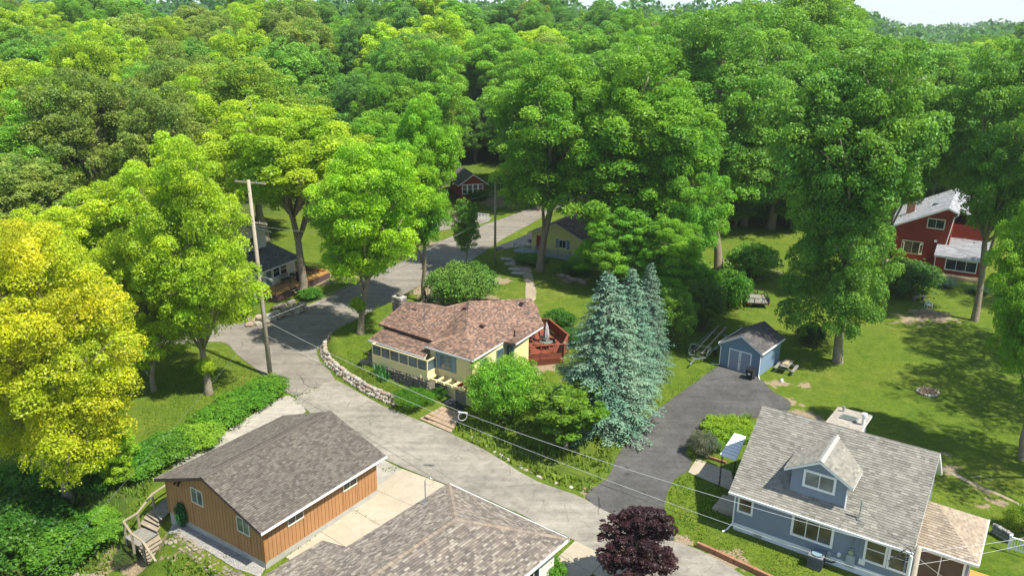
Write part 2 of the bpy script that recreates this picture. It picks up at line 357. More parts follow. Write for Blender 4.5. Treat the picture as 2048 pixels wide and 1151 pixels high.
def clip_poly(pts, poly):
    out = pts; n = len(poly)
    for i in range(n):
        ax, ay = poly[i]; bx, by = poly[(i + 1) % n]; inp = out; out = []
        if not inp: return []
        for j in range(len(inp)):
            p = inp[j]; q = inp[(j + 1) % len(inp)]
            dp = (bx - ax) * (p[1] - ay) - (by - ay) * (p[0] - ax); dq = (bx - ax) * (q[1] - ay) - (by - ay) * (q[0] - ax)
            if dp >= 0: out.append(p)
            if (dp >= 0) != (dq >= 0):
                t = dp / (dp - dq); out.append((p[0] + (q[0] - p[0]) * t, p[1] + (q[1] - p[1]) * t))
    return out
def shingles(parent, planes, palette, course=.15, tw=(.15, .32), seed=1, name='shingles', lift=.022):
    "every plane: convex 3D polygon, first edge the eave; tabs as real lifted pieces, one mesh"
    rng = random.Random(seed); V = []; Fc = []; C = []; o0 = origin_of(parent)
    for poly in planes:
        poly = [Vector(p) for p in poly]; e = (poly[1] - poly[0]).normalized()
        n = Vector((0, 0, 0))
        for i in range(1, len(poly) - 1): n += (poly[i] - poly[0]).cross(poly[i + 1] - poly[0])
        n.normalize()
        if n.z < 0: n = -n
        sdir = n.cross(e).normalized()
        q2 = [((p - poly[0]).dot(e), (p - poly[0]).dot(sdir)) for p in poly]
        area = sum(q2[i][0] * q2[(i + 1) % len(q2)][1] - q2[(i + 1) % len(q2)][0] * q2[i][1] for i in range(len(q2)))
        if area < 0: q2 = q2[::-1]
        x0 = min(q[0] for q in q2); x1 = max(q[0] for q in q2); y0 = min(q[1] for q in q2); y1 = max(q[1] for q in q2)
        y = y0
        while y < y1:
            x = x0 - rng.random() * .3
            while x < x1:
                wd = rng.uniform(*tw); cp = clip_poly([(x, y), (x + wd - .006, y), (x + wd - .006, y + course), (x, y + course)], q2)
                x += wd
                if len(cp) < 3: continue
                k = len(V); ex = rng.random() * .008
                for (a, b) in cp:
                    V.append(poly[0] + e * a + sdir * b + n * (.006 + (lift + ex) * (1 - (b - y) / course)))
                col = rng.choice(palette); j = rng.uniform(.88, 1.12); col = (col[0] * j, col[1] * j, col[2] * j, 1)
                Fc.append(tuple(range(k, k + len(cp)))); C.append(col)
                bt = [i for i, (a, b) in enumerate(cp) if abs(b - y) < 1e-5]
                if len(bt) == 2:
                    a, b = sorted(bt, key=lambda i: cp[i][0]); kk = len(V)
                    for i in (a, b): V.append(poly[0] + e * cp[i][0] + sdir * cp[i][1])
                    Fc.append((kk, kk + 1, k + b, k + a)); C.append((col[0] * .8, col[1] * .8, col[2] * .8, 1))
            y += course
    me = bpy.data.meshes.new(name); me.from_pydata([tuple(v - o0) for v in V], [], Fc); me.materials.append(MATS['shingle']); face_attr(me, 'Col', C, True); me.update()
    o = link(name, me, parent); o['kind'] = 'stuff'; return o
def lap(parent, rows, mat, name='siding', expo=.13, out=.022):
    "rows: list of (p, u, n, z0, z1, left(z), right(z)); clapboard courses as real sloping strips, one mesh"
    mb = MB()
    for (p, u, n, z0, z1, lf, rf) in rows:
        z = z0
        while z < z1 - .01:
            zt = min(z + expo, z1); zm = (z + zt) / 2; a, b = lf(zm), rf(zm)
            if b - a > .03:
                A = p + u * a; B = p + u * b; Z0 = Vector((0, 0, z)); Z1 = Vector((0, 0, zt))
                mb.quad(A + Z0 + n * out, B + Z0 + n * out, B + Z1 + n * .003, A + Z1 + n * .003)
                mb.quad(A + Z0, B + Z0, B + Z0 + n * out, A + Z0 + n * out)
            z += expo
    o = mb.build(name, mat, parent); o['kind'] = 'stuff'; return o
def cst(v): return lambda z: v
def window(parent, c, u, n, w, h, frame='white_trim', glass='glass_dark', cols=2, rows=1, fw=.11, label=None, depth=.07):
    "c: centre on the wall face; frame is the part, panes sub-parts"
    c = Vector(c); u = Vector(u).normalized(); n = Vector(n).normalized(); Z = Vector((0, 0, 1)); mb = MB()
    for s in (-1, 1):
        mb.box(c + u * (s * (w / 2 - fw / 2)) + n * (depth / 2), fw, depth, h, u, n, Z)
        mb.box(c + Z * (s * (h / 2 - fw / 2)) + n * (depth / 2 + .002), w - .002, depth, fw, u, n, Z)
    iw = w - 2 * fw; ih = h - 2 * fw; t = .05
    for i in range(1, cols): mb.box(c + u * (-iw / 2 + iw * i / cols) + n * .03, t, .05, ih, u, n, Z)
    for j in range(1, rows): mb.box(c + Z * (-ih / 2 + ih * j / rows) + n * .027, iw, .044, t, u, n, Z)
    o = mb.build('window', frame, parent)
    if label: o['label'] = label
    for i in range(cols):
        for j in range(rows):
            k = MB(); k.box(c + u * (-iw / 2 + iw * (i + .5) / cols) + Z * (-ih / 2 + ih * (j + .5) / rows) + n * .012, iw / cols - .01, .02, ih / rows - .01, u, n, Z)
            k.build('pane', glass, o)
    return o
def drape(name, pts, mat, dz=.03, step=1.2, kind='structure', parent=None, jitter=.0, seed=0):
    "polygon laid on the terrain as a fine sheet"
    rng = random.Random(seed); P = []
    for i in range(len(pts)):
        a = Vector(pts[i][:2]); b = Vector(pts[(i + 1) % len(pts)][:2]); m = max(1, int((b - a).length / step))
        for k in range(m):
            q = a.lerp(b, k / m); P.append(Vector((q.x + rng.uniform(-jitter, jitter), q.y + rng.uniform(-jitter, jitter))))
    nb = len(P); arr = np.array([(p.x, p.y) for p in P])
    gx = np.arange(arr[:, 0].min(), arr[:, 0].max(), step); gy = np.arange(arr[:, 1].min(), arr[:, 1].max(), step)
    X, Y = np.meshgrid(gx, gy); X = X.ravel(); Y = Y.ravel(); d = seg_dist(X, Y, arr); ok = d > step * .45
    pts2 = P + [Vector((x, y)) for x, y in zip(X[ok], Y[ok])]
    res = delaunay_2d_cdt(pts2, [(i, (i + 1) % nb) for i in range(nb)], [list(range(nb))], 1, 1e-5)
    co = np.array([(v.x, v.y) for v in res[0]]); z = gz_np(co[:, 0], co[:, 1]) + dz
    o0 = origin_of(parent); me = bpy.data.meshes.new(name)
    fs = [f if (co[f[1]] - co[f[0]])[0] * (co[f[2]] - co[f[0]])[1] - (co[f[1]] - co[f[0]])[1] * (co[f[2]] - co[f[0]])[0] > 0 else f[::-1] for f in res[2]]
    me.from_pydata([(a - o0.x, b - o0.y, c - o0.z) for (a, b), c in zip(co, z)], [], fs); me.materials.append(MATS[mat]); me.update()
    o = link(name, me, parent)
    if kind and parent is None: o['kind'] = kind
    return o
def smooth_path(pts, n=4, closed=True):
    "Catmull-Rom resample of 2D points"
    out = []; m = len(pts); pts = [Vector(p[:2]) for p in pts]
    for i in range(m if closed else m - 1):
        p0, p1, p2, p3 = (pts[(i - 1) % m], pts[i], pts[(i + 1) % m], pts[(i + 2) % m]) if closed else (pts[max(i - 1, 0)], pts[i], pts[i + 1], pts[min(i + 2, m - 1)])
        for k in range(n):
            t = k / n; out.append(.5 * ((2 * p1) + (p2 - p0) * t + (2 * p0 - 5 * p1 + 4 * p2 - p3) * t * t + (3 * p1 - p0 - 3 * p2 + p3) * t ** 3))
    if not closed: out.append(pts[-1])
    return out

# ---------------------------------------------------------------- stone prototypes (shared meshes)
def stone_mesh(seed):
    import bmesh
    rng = random.Random(seed); bm = bmesh.new(); bmesh.ops.create_icosphere(bm, subdivisions=2 if seed < 3 else 1, radius=1)
    ph = [rng.uniform(0, 6) for _ in range(6)]
    for v in bm.verts:
        c = v.co; k = 1 + .16 * math.sin(2.3 * c.x + ph[0]) + .14 * math.sin(2.7 * c.y + ph[1]) + .12 * math.sin(3.1 * c.z + ph[2]) + rng.uniform(-.07, .07)
        m = max(abs(c.x), abs(c.y), abs(c.z)); v.co = c * k * (.55 + .45 / m * .8)
    me = bpy.data.meshes.new('stone'); bm.to_mesh(me); bm.free(); me.materials.append(MATS['field_stone']); return me
STONES = [stone_mesh(i) for i in range(7)]
def set_mat(o, mat):
    o.material_slots[0].link = 'OBJECT'; o.material_slots[0].material = MATS[mat]
def stone_line(name, label, path, courses, size, mat='field_stone', seed=1, back=.25, cat='stone wall', flat=1.0, zoff=0, skip=0.0):
    "dry-laid wall: individual stones in staggered courses along a world-space path of (x,y)"
    rng = random.Random(seed); pts = [Vector(p[:2]) for p in path]
    t = thing(name, label, cat, (pts[0].x, pts[0].y, gz(pts[0].x, pts[0].y)))
    o0 = origin_of(t); seg = [(pts[i + 1] - pts[i]).length for i in range(len(pts) - 1)]; tot = sum(seg)
    def pos(s):
        for i, l in enumerate(seg):
            if s <= l or i == len(seg) - 1: d = (pts[i + 1] - pts[i]).normalized(); return pts[i] + d * min(s, l), d
            s -= l
    for c in range(courses):
        s = rng.random() * size
        while s < tot:
            w = size * rng.uniform(.65, 1.45)
            if rng.random() < skip: s += w; continue
            p, d = pos(min(s + w / 2, tot)); n = Vector((-d.y, d.x))
            q = p + n * (back * (c - (courses - 1) / 2) * .5 + rng.uniform(-.05, .05))
            h = size * flat * rng.uniform(.6, .9)
            base = min(gz(q.x, q.y), gz(*(p - n * .5))) + zoff
            o = link('stone', STONES[rng.randrange(len(STONES))], t, Vector((q.x, q.y, base + size * flat * (.3 + .55 * c) + rng.uniform(-.03, .03))) - o0)
            o.scale = (w * .56, size * rng.uniform(.4, .62), h * .62); o.rotation_euler = (rng.uniform(-.2, .2), rng.uniform(-.2, .2), math.atan2(d.y, d.x) + rng.uniform(-.3, .3))
            if mat != 'field_stone': set_mat(o, mat)
            s += w * .97
    return t

# ================================================================ SETTING
def axis_vals(a, b, fine, lo, hi, grow=1.25):
    v = list(np.arange(a, b + 1e-6, fine)); s = fine
    while v[-1] < hi: s *= grow; v.append(v[-1] + s)
    s = fine
    while v[0] > lo: s *= grow; v.insert(0, v[0] - s)
    return np.array(v)
def make_ground():
    xs = axis_vals(-34, 40, .5, -1150, 1150); ys = axis_vals(30, 112, .5, -60, 1700)
    X, Y = np.meshgrid(xs, ys); Z = gz_np(X.ravel(), Y.ravel()); nx, ny = len(xs), len(ys)
    co = np.stack([X.ravel(), Y.ravel(), Z], 1)
    i = np.arange(nx - 1)[None, :] + np.arange(ny - 1)[:, None] * nx
    F = np.stack([i, i + 1, i + 1 + nx, i + nx], -1).reshape(-1, 4)
    me = bpy.data.meshes.new('ground'); me.vertices.add(len(co)); me.vertices.foreach_set('co', co.ravel())
    me.loops.add(F.size); me.loops.foreach_set('vertex_index', F.ravel()); me.polygons.add(len(F))
    me.polygons.foreach_set('loop_start', np.arange(0, F.size, 4)); me.polygons.foreach_set('use_smooth', np.ones(len(F), bool))
    me.update(); me.validate(); me.materials.append(MATS['lawn'])
    dirt = np.zeros(len(co)); x, y = co[:, 0], co[:, 1]
    for px, py, r, a in [(866, 578, 2.5, .7), (900, 590, 3, .5), (905, 560, 2, .6), (870, 490, 3, .7), (1010, 400, 5, .7), (1040, 395, 5, .6), (640, 560, 2.5, .5), (740, 605, 2, .4), (1857, 630, 2.6, .62), (1820, 640, 3, .35), (1900, 640, 3, .3),
                         (1610, 835, 1.8, .62), (1640, 845, 1.7, .6), (1555, 765, 1.3, .45), (1610, 770, .9, .5), (1570, 800, 1.0, .5), (1905, 940, 1.6, .33), (1950, 970, 1.6, .33), (1890, 905, 1.3, .3), (1990, 1000, 1.6, .3), (1420, 755, .8, .5), (1500, 540, 6, .3),
                         (990, 560, 2.2, .55), (960, 600, 2.5, .5), (1060, 740, 1.6, .6), (1085, 728, 1.5, .6), (190, 920, 2.2, .6), (60, 980, 3, .5), (170, 870, 2, .5), (470, 620, 2, .5), (600, 640, 1.5, .5), (1135, 560, 3, .35), (280, 1110, 1.5, .6), (230, 1115, 1.5, .5), (340, 1125, 1.2, .4),
                         (1370, 1085, 1.0, .5), (1450, 1120, 1.4, .6), (1180, 985, 1.0, .4), (700, 560, 1.5, .5)]:
        c = atg(px, py); dirt = np.maximum(dirt, a * np.exp(-(((x - c.x) ** 2 + (y - c.y) ** 2) / (r * r))))
    wild = .9 * sstep(125, 145, y) * (1 - np.exp(-((x / np.maximum(y, 1) + .01) / .06) ** 2) * sstep(185, 165, y)) + .8 * sstep(34, 46, -x) * sstep(75, 85, y)
    wp = np.array([P2(*p) for p in [(-150, 1000), (100, 960), (280, 920), (330, 940), (250, 1010), (180, 1080), (60, 1151), (-200, 1250)]])
    wild = np.maximum(wild, .75 * sstep(-1, 1.5, seg_dist(x, y, wp)))
    wild = np.maximum(wild, .45 * np.exp(-((x - 3) ** 2 / 30 + (y - 53.5) ** 2 / 8)))
    for nm, arr in (('dirt', dirt), ('wild', np.clip(wild, 0, 1))):
        a = me.attributes.new(nm, 'FLOAT', 'POINT'); a.data.foreach_set('value', arr.astype(np.float32))
    o = link('ground', me); o['kind'] = 'structure'
make_ground()

def pxs(pts, n=3, sm=True):
    q = [P2(*p) for p in pts]; return smooth_path(q, n) if sm else [Vector(p) for p in q]
# upper road (grey asphalt) with lane to the left and up past the cottage
drape('upper_road', pxs([(150, 742), (210, 706), (300, 676), (420, 652), (490, 646), (560, 632), (640, 600), (700, 574), (760, 547), (800, 524), (870, 486), (940, 459), (1000, 439), (1060, 419), (1115, 400), (1190, 374), (1300, 350), (1310, 364), (1200, 392), (1125, 416), (1060, 448), (1000, 482), (945, 520), (890, 545), (838, 572), (760, 615), (700, 650), (650, 680), (634, 702), (640, 724), (672, 760), (630, 776), (588, 790), (545, 764), (470, 704), (440, 683), (330, 694), (240, 738), (170, 775)], 2), 'asphalt_grey', .03, 1.5, jitter=.05, seed=2)
drape('side_lane', pxs([(800, 452), (870, 428), (935, 422), (985, 436), (950, 452), (900, 458), (820, 475)], 2), 'asphalt_grey', .022, 1.5, jitter=.05)
# main road: old pale paving
drape('main_road', pxs([(590, 792), (632, 777), (672, 761), (735, 795), (795, 824), (850, 846), (900, 866), (960, 895), (1010, 925), (1075, 965), (1150, 988), (1240, 1032), (1330, 1076), (1400, 1100), (1470, 1140), (1560, 1200), (1700, 1300), (1500, 1330), (1290, 1165), (1190, 1100), (1130, 1072), (1010, 1015), (890, 966), (803, 934), (745, 905), (680, 865), (620, 825)], 2), 'old_road', .034, 1.2, jitter=.07, seed=5)
drape('garage_side_strip', pxs([(560, 795), (586, 793), (612, 822), (560, 850), (470, 890), (380, 935), (345, 930), (440, 868), (500, 832)], 2), 'concrete_old', .026, 1.0, jitter=.06, seed=6)
drape('old_asphalt_patch', pxs([(747, 908), (802, 936), (775, 958), (748, 978), (735, 960), (738, 925)], 1, False), 'concrete_old', .026, .8, jitter=.03, seed=8)
drape('driveway', pxs([(1170, 994), (1215, 955), (1240, 902), (1285, 847), (1340, 800), (1390, 765), (1438, 733), (1478, 740), (1517, 754), (1545, 782), (1582, 806), (1562, 832), (1510, 834), (1460, 833), (1420, 850), (1388, 878), (1371, 905), (1383, 922), (1377, 940), (1350, 957), (1335, 985), (1329, 1012), (1330, 1040), (1348, 1072), (1332, 1080), (1250, 1040)], 3), 'asphalt_dark', .040, .8, jitter=.02, seed=9)
drape('cottage_parking', pxs([(985, 497), (1030, 480), (1075, 462), (1085, 490), (1055, 500), (1010, 502)], 2), 'asphalt_black', .045, 1.2)
drape('blue_house_walk', pxs([(1393, 917), (1462, 943), (1470, 985), (1440, 972), (1376, 944)], 1, False), 'concrete', .046, .8)
drape('back_path', pxs([(1046, 530), (1062, 555), (1068, 590), (1072, 625), (1052, 625), (1050, 590), (1042, 560), (1020, 535)], 3), 'dirt_path', .03, .8, jitter=.08, seed=12)
drape('tyre_track', pxs([(1895, 938), (1960, 969), (2050, 1011), (2047, 1015), (1957, 975), (1890, 942)], 3), 'dirt_path', .012, .6, jitter=.16, seed=13)
drape('far_drive', pxs([(1940, 352), (1990, 342), (2060, 345), (2070, 372), (2000, 372), (1950, 366)], 1, False), 'concrete', .05, 3)

# concrete apron beside the garage, each slab its own piece
apron = link('concrete_apron', None) ; apron['kind'] = 'structure'
def slab_piece(pxl, z=.05, mat='concrete', parent=None, name='slab', gap=.02, t=.12):
    pts = [at(*p, z) for p in pxl]; c = sum(pts, Vector()) / len(pts)
    pts = [p + (c - p).normalized() * gap for p in pts]
    mb = MB(); mb.slab(pts, t); return mb.build(name, mat, parent)
J = [((748, 977), (803, 936), (890, 968), (826, 1011)), ((703, 1016), (748, 977), (826, 1011), (771, 1056)), ((642, 1062), (703, 1016), (771, 1056), (708, 1103)), ((571, 1113), (642, 1062), (708, 1103), (640, 1160))]
for q in J: slab_piece(q, parent=apron)
for q in [((826, 1011), (890, 968), (960, 990), (900, 1035)), ((771, 1056), (826, 1011), (900, 1035), (850, 1085))]: slab_piece(q, parent=apron)
step_blk = slab_piece(((582, 1122), (600, 1117), (625, 1135), (606, 1142)), .35, 'concrete', None, 'concrete_block', t=.4)
tag(step_blk, 'low concrete block at the end of the apron beside the garage', 'block')
apron2 = link('concrete_drive', None); apron2['kind'] = 'structure'
for q in [((1118, 1110), (1150, 1080), (1215, 1112), (1185, 1145)), ((1085, 1140), (1118, 1110), (1185, 1145), (1150, 1180)), ((1185, 1145), (1215, 1112), (1290, 1165), (1262, 1200))]: slab_piece(q, .06, parent=apron2)
# paved threshold of the yellow house
pv = link('paver_walk', None); pv['kind'] = 'structure'
pa, pb, pc, pd = (838, 836), (902, 864), (926, 826), (884, 812)
def bil(u, v):
    return tuple(pa[i] * (1 - u) * (1 - v) + pb[i] * u * (1 - v) + pc[i] * u * v + pd[i] * (1 - u) * v for i in (0, 1))
for i in range(6):
    for j in range(5):
        g = .012; q = [bil((i + a) / 6, (j + b) / 5) for a, b in ((g, g), (1 - g, g), (1 - g, 1 - g), (g, 1 - g))]
        z0 = max(gz(*P2(*p, .06)) for p in q) + .075
        slab_piece(q, z0, 'paver', pv, 'paver', .015, .1)
drape('door_landing', pxs([(884, 812), (906, 800), (930, 815), (926, 827)], 1, False), 'asphalt_black', .06, .7)
# flat stepping stones up to the cottage
ss = link('garden_steps', None); ss['kind'] = 'structure'
for k, (px, py) in enumerate([(1012, 519), (1022, 529), (1030, 539), (1036, 547)]):
    q = atg(px, py); f = Frame(q, (.9, -.4)); m = MB(); f.box(m, -.8, .8, -.45, .45, -.1, .16 - .02 * k); m.build('step', 'concrete_old', ss)

# ================================================================ BUILDINGS
GARAGE_PAL = [(.112, .097, .080), (.128, .111, .092), (.147, .129, .107), (.100, .086, .072), (.160, .142, .118)]
BROWN_PAL = [(.145, .124, .102), (.19, .163, .132), (.235, .205, .165), (.125, .108, .093), (.29, .26, .21), (.165, .14, .117), (.215, .182, .147)]
BLUE_PAL = [(.225, .213, .178), (.25, .237, .198), (.275, .26, .218), (.19, .18, .152), (.235, .222, .186)]
TAN_PAL = [(.31, .25, .18), (.35, .285, .205), (.28, .225, .165), (.37, .305, .23)]
RED_PAL = [(.225, .14, .10), (.27, .17, .12), (.165, .108, .083), (.12, .09, .076), (.31, .205, .15), (.20, .125, .092)]
SHED_PAL = [(.075, .072, .07), (.10, .095, .09), (.13, .12, .11), (.09, .085, .085)]
GREY_PAL = [(.10, .10, .098), (.14, .138, .13), (.18, .175, .165)]
PALE_PAL = [(.25, .255, .27), (.29, .295, .31), (.33, .335, .345)]
def roof_slab(parent, planes, mat, t=.14, name='roof'):
    "solid deck under the shingles: every plane thickened downwards"
    mb = MB()
    for pl in planes:
        pl = [Vector(p) for p in pl]; mb.prism([p - Vector((0, 0, t)) for p in pl], pl)
    return mb.build(name, mat, parent)
def boards(parent, F, fixed, horiz, lo, hi, ztop, z0, mat, w=.3, holes=(), nrm=1, name='board', proud=.03):
    "vertical boards on a wall; horiz 'a' or 'b'; ztop(x); holes (x0,x1,z0,z1)"
    x = lo
    while x < hi - .02:
        x1 = min(x + w, hi); segs = [(z0, min(ztop(x + .01), ztop(x1 - .01)))]
        spans = [(x, x1, segs)]
        for (h0, h1, hz0, hz1) in holes:
            new = []
            for (s0, s1, sg) in spans:
                if s1 <= h0 or s0 >= h1: new.append((s0, s1, sg)); continue
                if s0 < h0: new.append((s0, h0, sg))
                if s1 > h1: new.append((h1, s1, sg))
                c0, c1 = max(s0, h0), min(s1, h1)
                new.append((c0, c1, [t for (a, b) in sg for t in ((a, min(b, hz0)), (max(a, hz1), b)) if t[1] - t[0] > .02]))
            spans = new
        for (s0, s1, sg) in spans:
            if s1 - s0 < .03: continue
            for (a, b) in sg:
                m = MB(); g = .016
                za, zb = (ztop(s0 + .01), ztop(s1 - .01)) if b >= min(ztop(x + .01), ztop(x1 - .01)) - .001 else (b, b)
                n0, n1 = (fixed, fixed + nrm * proud)
                if horiz == 'a': f = lambda s, n, z: F.p(s, n, z)
                else: f = lambda s, n, z: F.p(n, s, z)
                bot = [f(s0 + g, n0, a), f(s1 - g, n0, a), f(s1 - g, n1, a), f(s0 + g, n1, a)]
                top = [f(s0 + g, n0, za), f(s1 - g, n0, zb), f(s1 - g, n1, zb), f(s0 + g, n1, za)]
                if (horiz == 'a') == (nrm < 0): bot, top = bot[::-1], top[::-1]
                m.prism(bot, top); m.build(name, mat, parent)
        x = x1

# ---- orange garage
def garage():
    F = Frame(GO, GU); L, Wd = 9.55, 9.15; ze, zr = 2.98, 4.65
    t = thing('garage', 'orange wood-sided garage with a brown shingled gable roof beside the concrete apron', 'garage', GO)
    m = MB(); F.box(m, 0, L, 0, Wd, -1.2, .42); m.build('foundation', 'concrete_wall', t)
    m = MB(); g0 = .03
    c = [F.p(g0, g0, .42), F.p(L - g0, g0, .42), F.p(L - g0, Wd - g0, .42), F.p(g0, Wd - g0, .42)]
    m.prism(c, [p + Vector((0, 0, ze - .42)) for p in c])
    for a in (g0, L - g0 - .1):
        m.prism([F.p(a, g0, ze), F.p(a + .1, g0, ze), F.p(a + .1, Wd - g0, ze), F.p(a, Wd - g0, ze)], [F.p(a, Wd / 2 - .02, zr - .06), F.p(a + .1, Wd / 2 - .02, zr - .06), F.p(a + .1, Wd / 2 + .02, zr - .06), F.p(a, Wd / 2 + .02, zr - .06)])
    m.build('wall', 'garage_trim', t)
    ov, ro = .48, .5; sl = (zr - ze) / (Wd / 2); zE = ze - ov * sl + .1; zR = zr + .1
    holeR = [(1.8, 3.05, 1.85, 2.78), (6.4, 7.65, 1.85, 2.78)]
    boards(t, F, .03, 'a', 0, L, cst(ze - .02), .42, 'garage_wood', .3, holeR, -1)
    top = lambda x: ze + sl * min(x, Wd - x) - .06
    holeG = [(1.15, 2.3, 1.75, 2.8), (5.4, 6.55, 2.15, 3.25)]
    boards(t, F, .03, 'b', 0, Wd, top, .42, 'garage_wood', .3, holeG, -1)
    for (x0, x1, z0, z1) in holeR: window(t, F.p((x0 + x1) / 2, .02, (z0 + z1) / 2), F.u, -F.v, x1 - x0, z1 - z0, 'cream_trim', 'glass_dark', 2, 1, .06)
    for (x0, x1, z0, z1) in holeG: window(t, F.p(.02, (x0 + x1) / 2, (z0 + z1) / 2), -F.v, -F.u, x1 - x0, z1 - z0, 'cream_trim', 'glass_pale', 2, 1, .06)
    for b in (-.02, Wd + .0): m = MB(); F.box(m, -.035, .06, b - .02, b + .05, .42, ze); m.build('corner_board', 'garage_trim', t)
    right = [F.p(-ro, -ov, zE), F.p(L + ro, -ov, zE), F.p(L + ro, Wd / 2, zR), F.p(-ro, Wd / 2, zR)]
    left = [F.p(L + ro, Wd + ov, zE), F.p(-ro, Wd + ov, zE), F.p(-ro, Wd / 2, zR), F.p(L + ro, Wd / 2, zR)]
    r = roof_slab(t, [right, left], 'fascia_plum', .2)
    shingles(r, [right, left], GARAGE_PAL, .15, seed=3)
    m = MB()
    for i in range(36):
        a = -ro + i * (L + 2 * ro) / 36
        for sd in (-1, 1): m.quad(F.p(a, Wd / 2, zR + .055), F.p(a + .31, Wd / 2, zR + .05), F.p(a + .31, Wd / 2 + sd * .17, zR - .17 * sl + .05), F.p(a, Wd / 2 + sd * .17, zR - .17 * sl + .055))
    m.build('ridge_cap', 'roof_cap', r)
    m = MB(); F.box(m, .8, L - .2, Wd / 2 + .55, Wd / 2 + .62, zR - .24, zR - .08); m.build('ridge_vent', 'roof_cap', r)
    m = MB(); F.box(m, -ro - .01, L + ro + .01, -ov - .05, -ov - .001, zE - .13, zE + .015); m.build('drip_edge', 'white_trim', r)
    m = MB(); F.box(m, -ro - .01, L + ro + .01, Wd + ov + .001, Wd + ov + .04, zE - .12, zE + .015); m.build('drip_edge', 'white_trim', r)
    m = MB(); m.tube([F.p(-.02, 7.6, 3.2), F.p(-.18, 7.6, 3.18)], .04); m.tube([F.p(-.16, 7.72, 3.18), F.p(-.3, 7.8, 3.08)], [.05, .09]); m.tube([F.p(-.16, 7.5, 3.18), F.p(-.3, 7.42, 3.08)], [.05, .09]); m.box(F.p(-.03, 7.6, 3.2), .05, .16, .16, F.u, F.v); m.build('flood_light', 'black_metal', t)
garage()

# ---- foreground house, only its multi-brown hip roof is in view
def brown_house():
    zE, zR = 3.0, 4.75
    A = at(897, 966, zE); B = at(1139, 1077, zE); u = (B - A).normalized()
    F = Frame((A.x, A.y, 0), u)          # u along the street eave, v pointing away; house extends towards -v
    Wd = (B - A).length; D = 17.0; t = thing('hip_roofed_house', 'house under a multi-brown shingled hip roof cropped by the bottom edge', 'house', F.p(Wd / 2, -4, 0))
    hw = Wd / 2; hip = hw * .98
    ap = F.p(hw, -hip, zR); rb = F.p(hw, -D, zR)
    wing = 2.7
    front = [B, A, ap]
    # left side eave jogs outwards for a wing
    left = [A, F.p(0, -D, zE), rb, ap]; right = [F.p(Wd, -D, zE), B, ap, rb]
    wgl = 7.4
    wl = [F.p(-wing + wing, -wgl, zE), F.p(-1.9, -wgl - 1.9, zE - .02)]
    W1 = [F.p(-1.9, -wgl - 1.1, zE - .35), F.p(-1.9, -D, zE - .35), F.p(1.2, -D, zE + .40), F.p(1.2, -wgl - 1.1, zE + .40)]
    r = roof_slab(t, [front, left, right, W1], 'soffit', .18)
    shingles(r, [front, left, right, W1], BROWN_PAL, .145, (.14, .36), seed=5)
    m = MB(); rr = random.Random(4)
    def caps(a, b, n):
        for i in range(n):
            p, q = a.lerp(b, i / n), a.lerp(b, (i + .97) / n); d = (b - a).normalized(); s = d.cross(Vector((0, 0, 1))).normalized(); lift = Vector((0, 0, .06))
            for k in (-1, 1): m.quad(p + lift, q + lift * .8, q + s * k * .16 - Vector((0, 0, .02)), p + s * k * .16 - Vector((0, 0, .005)))
    caps(A, ap, 26); caps(B, ap, 26); caps(rb, ap, 34); 
    cap = m.build('hip_cap', 'shingle', r); cols = []
    for i in range(len(m.f) // 2):
        c = rr.choice([(.24, .20, .155), (.27, .225, .17), (.21, .17, .13), (.25, .195, .145)]); cols += [(*c, 1)] * 2
    face_attr(cap.data, 'Col', cols, True)
    m = MB(); m.bar(A + Vector((0, 0, -.04)), B + Vector((0, 0, -.04)), .05, .16); m.bar(B + Vector((0, 0, -.045)), F.p(Wd, -D, zE - .045), .05, .16); m.bar(A + Vector((0, 0, -.05)), F.p(0, -wgl, zE - .05), .05, .14); m.build('drip_edge', 'white_trim', r)
    m = MB(); F.box(m, .6, Wd - .6, -D, -.6, 0, zE - .1); m.build('wall', 'white_siding', t)
    window(t, F.p(Wd - .6, -2.6, 1.6), -F.v, F.u, 1.2, 1.2, 'white_trim')
    # mast and plumbing vent
    b = at(851, 1006, 3.3); m = MB(); m.tube([b, b + Vector((0, 0, 1.55))], .035); m.tube([b + Vector((0, 0, 1.5)) + Vector((.25 * math.cos(a) + .25, 0, .25 * math.sin(a))) for a in np.linspace(0, 6.28, 15)], .012, 5); m.build('mast', 'galvanized', r)
    m = MB(); m.box(b, .35, .3, .05, F.u, F.v); m.build('mast_flashing', 'galvanized', r)
    b = at(733, 1135, 3.8); m = MB(); m.tube([b - Vector((0, 0, .1)), b + Vector((0, 0, .35))], .06); m.tube([b - Vector((0, 0, .08)), b + Vector((0, 0, .03))], .13); m.build('vent_pipe', 'black_plastic', r)
brown_house()

